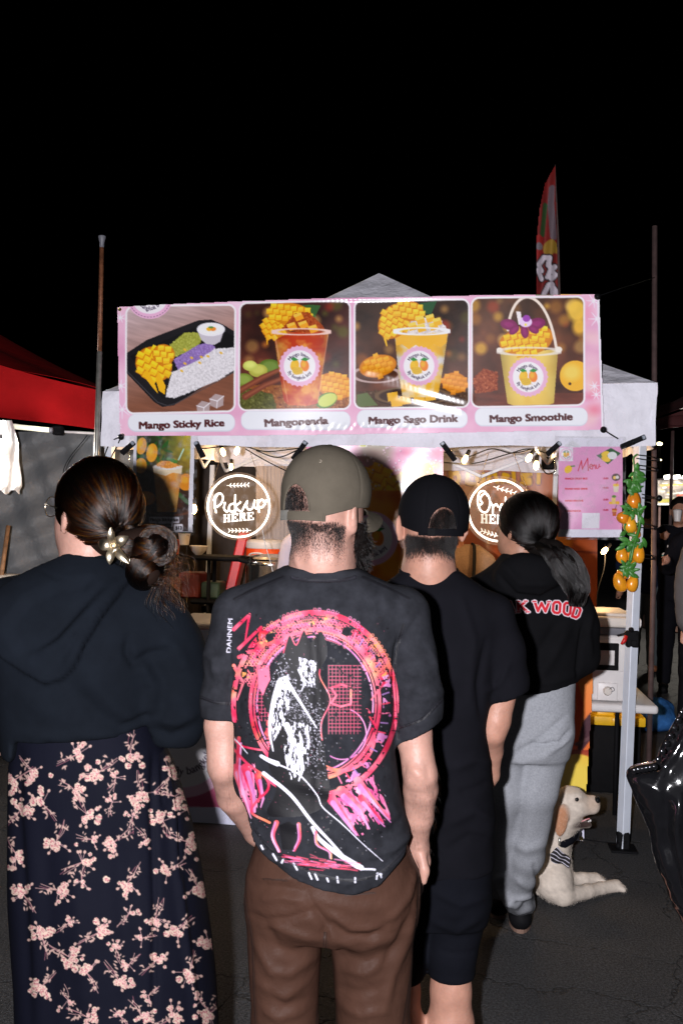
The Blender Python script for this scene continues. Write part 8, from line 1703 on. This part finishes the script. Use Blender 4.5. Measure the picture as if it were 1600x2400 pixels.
def blendc(cen, rad, colr, a=1.0):
    global C
    w = np.clip(1.3 - np.linalg.norm((v - cen) / rad, axis=1), 0, 1)[:, None] * a; w = np.minimum(w, 1); C = C * (1 - w) + np.array(colr) * w
blendc(Q(672, 1030, 4.255), (.036, .030, .085), (.46, .22, .12), 1.6); C = np.clip(C, 0, 1); blendc(Q(880, 880, 4.33), (.06, .06, .04), (.46, .30, .20), .8); blendc(Q(795, 860, 4.29), (.03, .03, .012), (.3, .2, .14), .5)
blendc(Q(835, 1046, 4.31), (.062, .05, .020), (.05, .030, .026), 1.3); C = np.clip(C, 0, 1); blendc(Q(700, 780, 4.33), (.05, .05, .02), (.5, .38, .27), .5)
C = C * (1 + .10 * noise3(v, .012, 9))[:, None]
M['fur'] = material('dog_fur', (1, 1, 1), .85, spec=.25, attr=True, noise=(60, .10), bump=(240, .5, .003))
od = mesh_obj('body', v, f, M['fur'], dog, True, colors=np.clip(C, .004, 1))
kN = vnormals(v, f); sel = lambda vv, N: (N[:, 1] < .3) & (vv[:, 2] > .01) & ((vv[:, 0] < Q(840, 0, 4.3)[0]) | (vv[:, 2] < .12))
M['fur_hair'] = material('fur_hair', (.66, .58, .50), .7, spec=.3)
short_hair('fur', v, f, 16000, sel, .0042, M['fur_hair'], od, 1.6, 12, 3, .00022, .15)
bm_ = MB(); bm_.ball(Q(934, 862, 4.315), .0155, 14, 10, (.9, 1.2, 1)); bm_.build('nose', M['black_gloss'], dog, True)
MB().ball(Q(786, 858, 4.274), .0095, 14, 10).build('eye', M['black_gloss'], dog, True)
mb = MB(); mb.sheet([[Q(780 + i * 20, 1012 - 2 * i + 8 * math.sin(i), 4.310 + .012 * j) for i in range(6)] for j in range(4)], .005); mb.build('tongue', material('tongue', (.45, .12, .13), .3, spec=.6), dog, smooth='auto')
mb = MB(); [mb.ball(Q(x, y, 4.312), r_, 8, 6) for x, y, r_ in ((885, 1014, .0055), (872, 1020, .0035), (800, 1022, .0035), (815, 1018, .003))]; mb.build('teeth', M['white_plastic'], dog, True)
ring = [Q(612, 1150, 4.41) + np.array([.088 * math.cos(a), -.090 * math.sin(a), .034 * math.cos(a)]) for a in np.linspace(0, 2 * math.pi, 33)]
mb = MB(); mb.tube(ring, .024, 10, False, .9); tag(mb.build('dog_collar', M['navy_short'], dog, True))
mb = MB(); a_ = Q(658, 1190, 4.30); mb.tube([a_, a_ + [0, 0, .03]], .006, 8); mb.build('leash_ring', M['chrome'], dog, True)
c = Can(1280, 1974, 1340, 2042, .8, (16, 14, 18))
for k in range(7): y0 = 1226 + k * 27; c.line([S5(585, y0 - 22), S5(640, y0 - 8), S5(690, y0 + 26), S5(745, y0 + 48)], 1.6, (226, 222, 236))
bpl = (np.array(Q(660, 1290, 4.19)), np.array([.15, 1., .1])); BP = [S5(*q) for q in ((588, 1262), (640, 1212), (690, 1248), (738, 1296), (728, 1362), (690, 1345), (640, 1328), (596, 1316))]
printed_sheet('bandana', c, bpl, M['matte_print'], dog, lambda X, Y: in_poly(X, Y, BP), lambda X, Y: .008 * np.sin(X / 6 + Y / 9))

# ------------------------------------------------------------------ sellers and passers-by
def figure(label, px, d, hy, yaw, top, bottom, skn, hairm, arms=None, feet_z=0.0, lean=0, hair_long=False, build=1.0, sleeve=True, shoe='black', h=.011):
    """a standing person; px, hy = head centre in the picture; yaw 0 looks away from the camera"""
    c0 = np.array(P(px, hy, d)); t = thing('person', label, 'person', (c0[0], c0[1], 0)); H = c0[2]; s = H / 1.60; m3 = Matrix.Rotation(-R(yaw), 3, 'Z')
    def W(x, y, z): q = m3 @ Vector((x * s * build, y * s, 0)); return np.array([c0[0] + q.x, c0[1] + q.y, z * s])
    def box_(z0, z1): return Field((c0[0] - .42, c0[1] - .42, z0), (c0[0] + .42, c0[1] + .42, z1), h)
    arms = arms or [[(.185, -.01, 1.36), (.235, .0, 1.08), (.24, .07, .84)], [(-.185, -.01, 1.36), (-.235, .0, 1.08), (-.24, .07, .84)]]
    F = box_(.03, H + .15); add_head(F, tuple(c0), yaw, 0, s); F.chain([(W(0, -.01, 1.52), .052 * s), (W(0, -.01, 1.42), .06 * s)], .02)
    F.stack([(.80 * s, *sorted((W(-.13, 0, 0)[0], W(.13, 0, 0)[0])), c0[1] - .08, c0[1] + .08), (1.38 * s, c0[0] - .14 * s, c0[0] + .14 * s, c0[1] - .08, c0[1] + .08)], .03)
    for a in arms:
        F.chain([(W(*a[0]), .045 * s), (W(*a[1]), .038 * s), (W(*a[2]), .027 * s)], .02); e = W(*a[2]); dv = e - W(*a[1]); dv /= np.linalg.norm(dv); F.cone(e, .026, e + dv * .07, .034, .02, .8)
        sd = np.cross(dv, [0, 1, 0]); sd /= max(1e-6, np.linalg.norm(sd))
        for k in range(4): F.cone(e + dv * .07 + sd * (k - 1.5) * .018, .011, e + dv * (.135 - .01 * abs(k - 1.5)) + sd * (k - 1.5) * .019 + [0, .012, 0], .009, .004)
        F.cone(e + dv * .04 + sd * .03, .012, e + dv * .08 + sd * .05 + [0, .02, 0], .010, .006)
    for sx in (-1, 1): F.chain([(W(sx * .09, 0, .85), .075 * s), (W(sx * .09, 0, .46), .05 * s), (W(sx * .10, 0, .08), .036 * s)], .02); fx = W(sx * .10, 0, 0); foot(F, fx[0], fx[1], yaw)
    fmesh('body', F, skn, t, 2)
    F = box_(.74 * s, 1.56 * s)
    for a in arms:
        pts = [(W(*a[0]), .062 * s), (W(*a[1]), .054 * s)]
        if sleeve: pts.append((W(*a[2]), .042 * s))
        F.chain(pts, .03)
    F.chain([(W(-.12, -.01, 1.40), .07 * s), (W(.12, -.01, 1.40), .07 * s)], .04); F.chain([(W(0, -.01, 1.30), .13 * s * build), (W(0, 0, 1.0), .135 * s * build), (W(0, 0, .84), .14 * s * build)], .06); F.chain([(W(-.07, 0, 1.3), .11 * s), (W(-.06, 0, .86), .105 * s)], .05); F.chain([(W(.07, 0, 1.3), .11 * s), (W(.06, 0, .86), .105 * s)], .05)
    F.plane_cut(lambda x, y, z: .80 * s - z); fmesh('top', F, top, t, 2, None, (.09, .006, 3))
    F = box_(.06, .92 * s); F.chain([(W(-.06, 0, .86), .115 * s), (W(.06, 0, .86), .115 * s)], .03)
    for sx in (-1, 1): F.chain([(W(sx * .08, 0, .82), .098 * s), (W(sx * .09, 0, .46), .073 * s), (W(sx * .10, 0, .10), .062 * s)], .02)
    F.plane_cut(lambda x, y, z: .07 - z); fmesh('trousers', F, bottom, t, 2, None, (.08, .006, 7))
    shoes(t, [(W(sx * .10, 0, 0)[0], W(sx * .10, 0, 0)[1], yaw) for sx in (-1, 1)], M[shoe], M['black'])
    F = Field(tuple(c0 - .2), tuple(c0 + .2), .009); mm, LL_ = head_frame(tuple(c0), yaw); F.ell(LL_(0, -.014, .03), (.086 * s, .102 * s, .096 * s), .01, mm); im = np.array(mm.inverted())
    if hair_long: F.chain([(LL_(0, -.05, 0), .075), (LL_(0, -.06, -.14), .065)], .03)
    F.plane_cut(lambda x, y, z: (lambda ly, lz: np.maximum(ly - .05 - lz * .5, (ly + .0) * (lz < -.0) - .02 * (lz >= 0)))(im[1, 0] * (x - c0[0]) + im[1, 1] * (y - c0[1]) + im[1, 2] * (z - c0[2]), im[2, 0] * (x - c0[0]) + im[2, 1] * (y - c0[1]) + im[2, 2] * (z - c0[2])))
    fmesh('hair', F, hairm, t, 2, None, (.02, .003, 2)); return t, W
M['tweed'] = material('brown_tweed', (.16, .10, .06), .9, noise=(240, .5, 2), bump=(120, .4, .003))
M['lavender'] = cloth('lavender_cotton', (.46, .44, .56)); M['navy_top'] = cloth('navy_cotton_top', (.010, .014, .032)); M['grey_jeans'] = cloth('grey_denim', (.06, .07, .075)); M['grey_knit'] = cloth('light_grey_knit', (.22, .23, .25)); M['taupe'] = cloth('taupe_canvas', (.10, .088, .086))
t, W = figure('seller in brown tweed shirt with a black shoulder strap behind the order sign', 1066, 5.95, 1222, 180, M['tweed'], M['black_cotton'], M['skin_tan'], M['hair_base_black'])
mb = MB(); mb.tube(spline([W(-.10, .13, .95), W(-.09, .165, 1.15), W(-.10, .14, 1.32), W(-.11, .05, 1.46), W(-.11, -.08, 1.44)], 5), .016, 8, True, .4); mb.build('shoulder_strap', M['black'], t, True)
figure('seller in a pale lavender shirt, only the sleeve showing beside the olive-capped man', 764, 6.0, 1180, 180, M['lavender'], M['black_cotton'], M['skin_warm'], M['hair_base_black'])
figure('man in dark navy top and grey jeans walking away behind the right stall leg', 1514, 10.8, 1205, 10, M['navy_top'], M['grey_jeans'], M['skin_tan'], M['hair_base_black'], shoe='rust', h=.014)
t, W = figure('person in black raising a white cup near the lit food stand', 1592, 9.6, 1196, 200, M['black_cotton'], M['black_cotton'], M['skin_tan'], M['hair_base_black'], [[(.185, -.01, 1.36), (.24, .10, 1.12), (.13, .27, 1.33)], [(-.185, -.01, 1.36), (-.235, .0, 1.08), (-.24, .07, .84)]], hair_long=True, h=.014)
def cup(label, c, r, hgt, mat, lid, straw=True, tilt=0):
    t = thing('drink_cup', label, 'cup', c); m = Matrix.Rotation(R(tilt), 3, 'Y'); MB().lathe([(r * .72, 0), (r, hgt * .86), (r * .98, hgt * .88), (.001, hgt * .86)], c, 20, m).build('cup', mat, t, smooth='auto')
    MB().lathe([(r * 1.06, hgt * .86), (r * 1.06, hgt * .92), (r * .8, hgt * 1.02), (r * .3, hgt * 1.05), (.001, hgt * 1.05)], c, 20, m).build('lid', lid, t, smooth='auto')
    if straw: a = Vector(c) + m @ Vector((0, 0, hgt)); MB().tube([a, a + m @ Vector((-.005, 0, hgt * .55))], .004, 8).build('straw', M['white_plastic'], t, True)
    return t
cup('white cup held up by the person in black near the food stand', P(1586, 1222, 9.3), .04, .11, M['white_plastic'], M['white_plastic'], False)
M['teal'] = material('teal_print', (.02, .36, .36), .4, noise=(26, .5)); t, W = figure('person in dark clothes at the right edge holding a teal cup', 1655, 7.6, 1196, 190, M['black_cotton'], M['black_cotton'], M['skin_warm'], M['hair_base_brown'], [[(.185, -.01, 1.36), (.27, .10, 1.20), (.30, .26, 1.24)], [(-.185, -.01, 1.36), (-.235, .0, 1.08), (-.24, .07, .84)]], h=.014)
cup('teal patterned cup with white lid and straw held near the right edge', P(1556, 1333, 7.6), .036, .118, M['teal'], M['white_plastic'], True, 8)
mm = MB(); F = Field(P(1545, 1345, 7.6) - [.02, .12, 0], P(1640, 1270, 7.6) + [.1, .14, .05], .008); F.chain([(P(1600, 1300, 7.62), .03), (P(1572, 1306, 7.62), .026)], .02)
for k in range(4): F.chain([(P(1572, 1300 + k * 6, 7.60), .0095), (P(1560, 1303 + k * 6, 7.55), .0085), (P(1549, 1306 + k * 6, 7.57), .0075)], .005)
F.chain([(P(1574, 1296, 7.64), .011), (P(1564, 1290, 7.66), .010)], .006); fmesh('hand', F, M['skin_warm'], t, 2)
t, W = figure('person with a light grey sleeve at the right edge, in front of the food stand', 1742, 5.2, 1130, 170, M['grey_knit'], M['grey_jeans'], M['skin_warm'], M['hair_base_brown'], [[(.185, -.01, 1.36), (.245, .0, 1.14), (.28, .05, .98)], [(-.185, -.01, 1.36), (-.235, .0, 1.08), (-.24, .07, .84)]])
def pillow(name, label, cat, poly, d, t_, mat, h, wr, extra=None):
    p3 = P(*np.array(poly, float).T, d); p2 = p3[:, [0, 2]]; lo = p2.min(0) - .03; hi = p2.max(0) + .03
    F = Field((lo[0], d - t_ - .04, max(.0, lo[1])), (hi[0], d + t_ + .04, hi[1]), h); x, y, z = F.ax; X, Z = np.meshgrid(x, z, indexing='ij'); dd = np.full(X.shape, 1e9)
    for i in range(len(p2)):
        a, b = p2[i], p2[(i + 1) % len(p2)]; e = b - a; t = np.clip(((X - a[0]) * e[0] + (Z - a[1]) * e[1]) / max(1e-9, (e ** 2).sum()), 0, 1); dd = np.minimum(dd, np.hypot(X - a[0] - t * e[0], Z - a[1] - t * e[1]))
    dd = np.where(in_poly(X, Z, p2), -dd, dd); q = dd[:, None, :] * .6 + t_; F.F[:] = np.hypot(np.maximum(q, 0), (y - d)[None, :, None]) - t_
    v, f = F.mesh(); v = relax(v, f, 3); v = v + vnormals(v, f) * (noise3(v, wr[0], 5) * wr[1] + noise3(v, wr[0] * .4, 6) * wr[1] * .4)[:, None]
    if extra: v = folds(v, f, extra)
    o = mesh_obj(name, v, f, mat, None, True, loc=(p3[:, 0].mean(), d, max(0, v[:, 2].min()))); return tag(o, label, cat)
pillow('canvas_bag', 'taupe canvas bag hanging beside the person with the grey sleeve', 'bag', [(1578, 1400), (1584, 1330), (1600, 1282), (1640, 1250), (1720, 1260), (1730, 1480), (1660, 1510), (1610, 1500), (1585, 1460)], 4.9, .08, M['taupe'], .012, (.08, .006))
M['patent'] = material('black_patent', (.006, .006, .007), .12, spec=.8, coat=1, coat_rough=.05, bump=(22, .35, .006))
BG = [(1467, 1818), (1480, 1800), (1540, 1786), (1556, 1745), (1580, 1695), (1602, 1655), (1660, 1560), (1760, 1500), (1780, 2260), (1640, 2280), (1606, 2190), (1572, 2115), (1535, 2010), (1497, 1895)]
o = pillow('patent_bag', 'large glossy black patent bag poking in at the right edge of the queue', 'bag', BG, 1.95, .07, M['patent'], .0065, (.07, .006), [([(1480, 1812), (1540, 1800), (1570, 1750), (1612, 1668)], 3.5, -.008), ([(1540, 1830), (1580, 1770), (1620, 1700)], 7, .012), ([(1590, 1860), (1585, 1950), (1600, 2030)], 10, .016), ([(1560, 1850), (1556, 1960), (1590, 2080)], 10, -.012)])
r_ = random.Random(2)
for k in range(13):
    t_ = k / 12; x, y = 1486 + 112 * t_, 1806 - 20 * t_ - 116 * max(0, t_ - .42) / .58; st = MB(); st.ball(V(x, y, 1.872), .0062, 10, 6, (1, .6, 1)); st.build('stud', M['patent'], o, True)
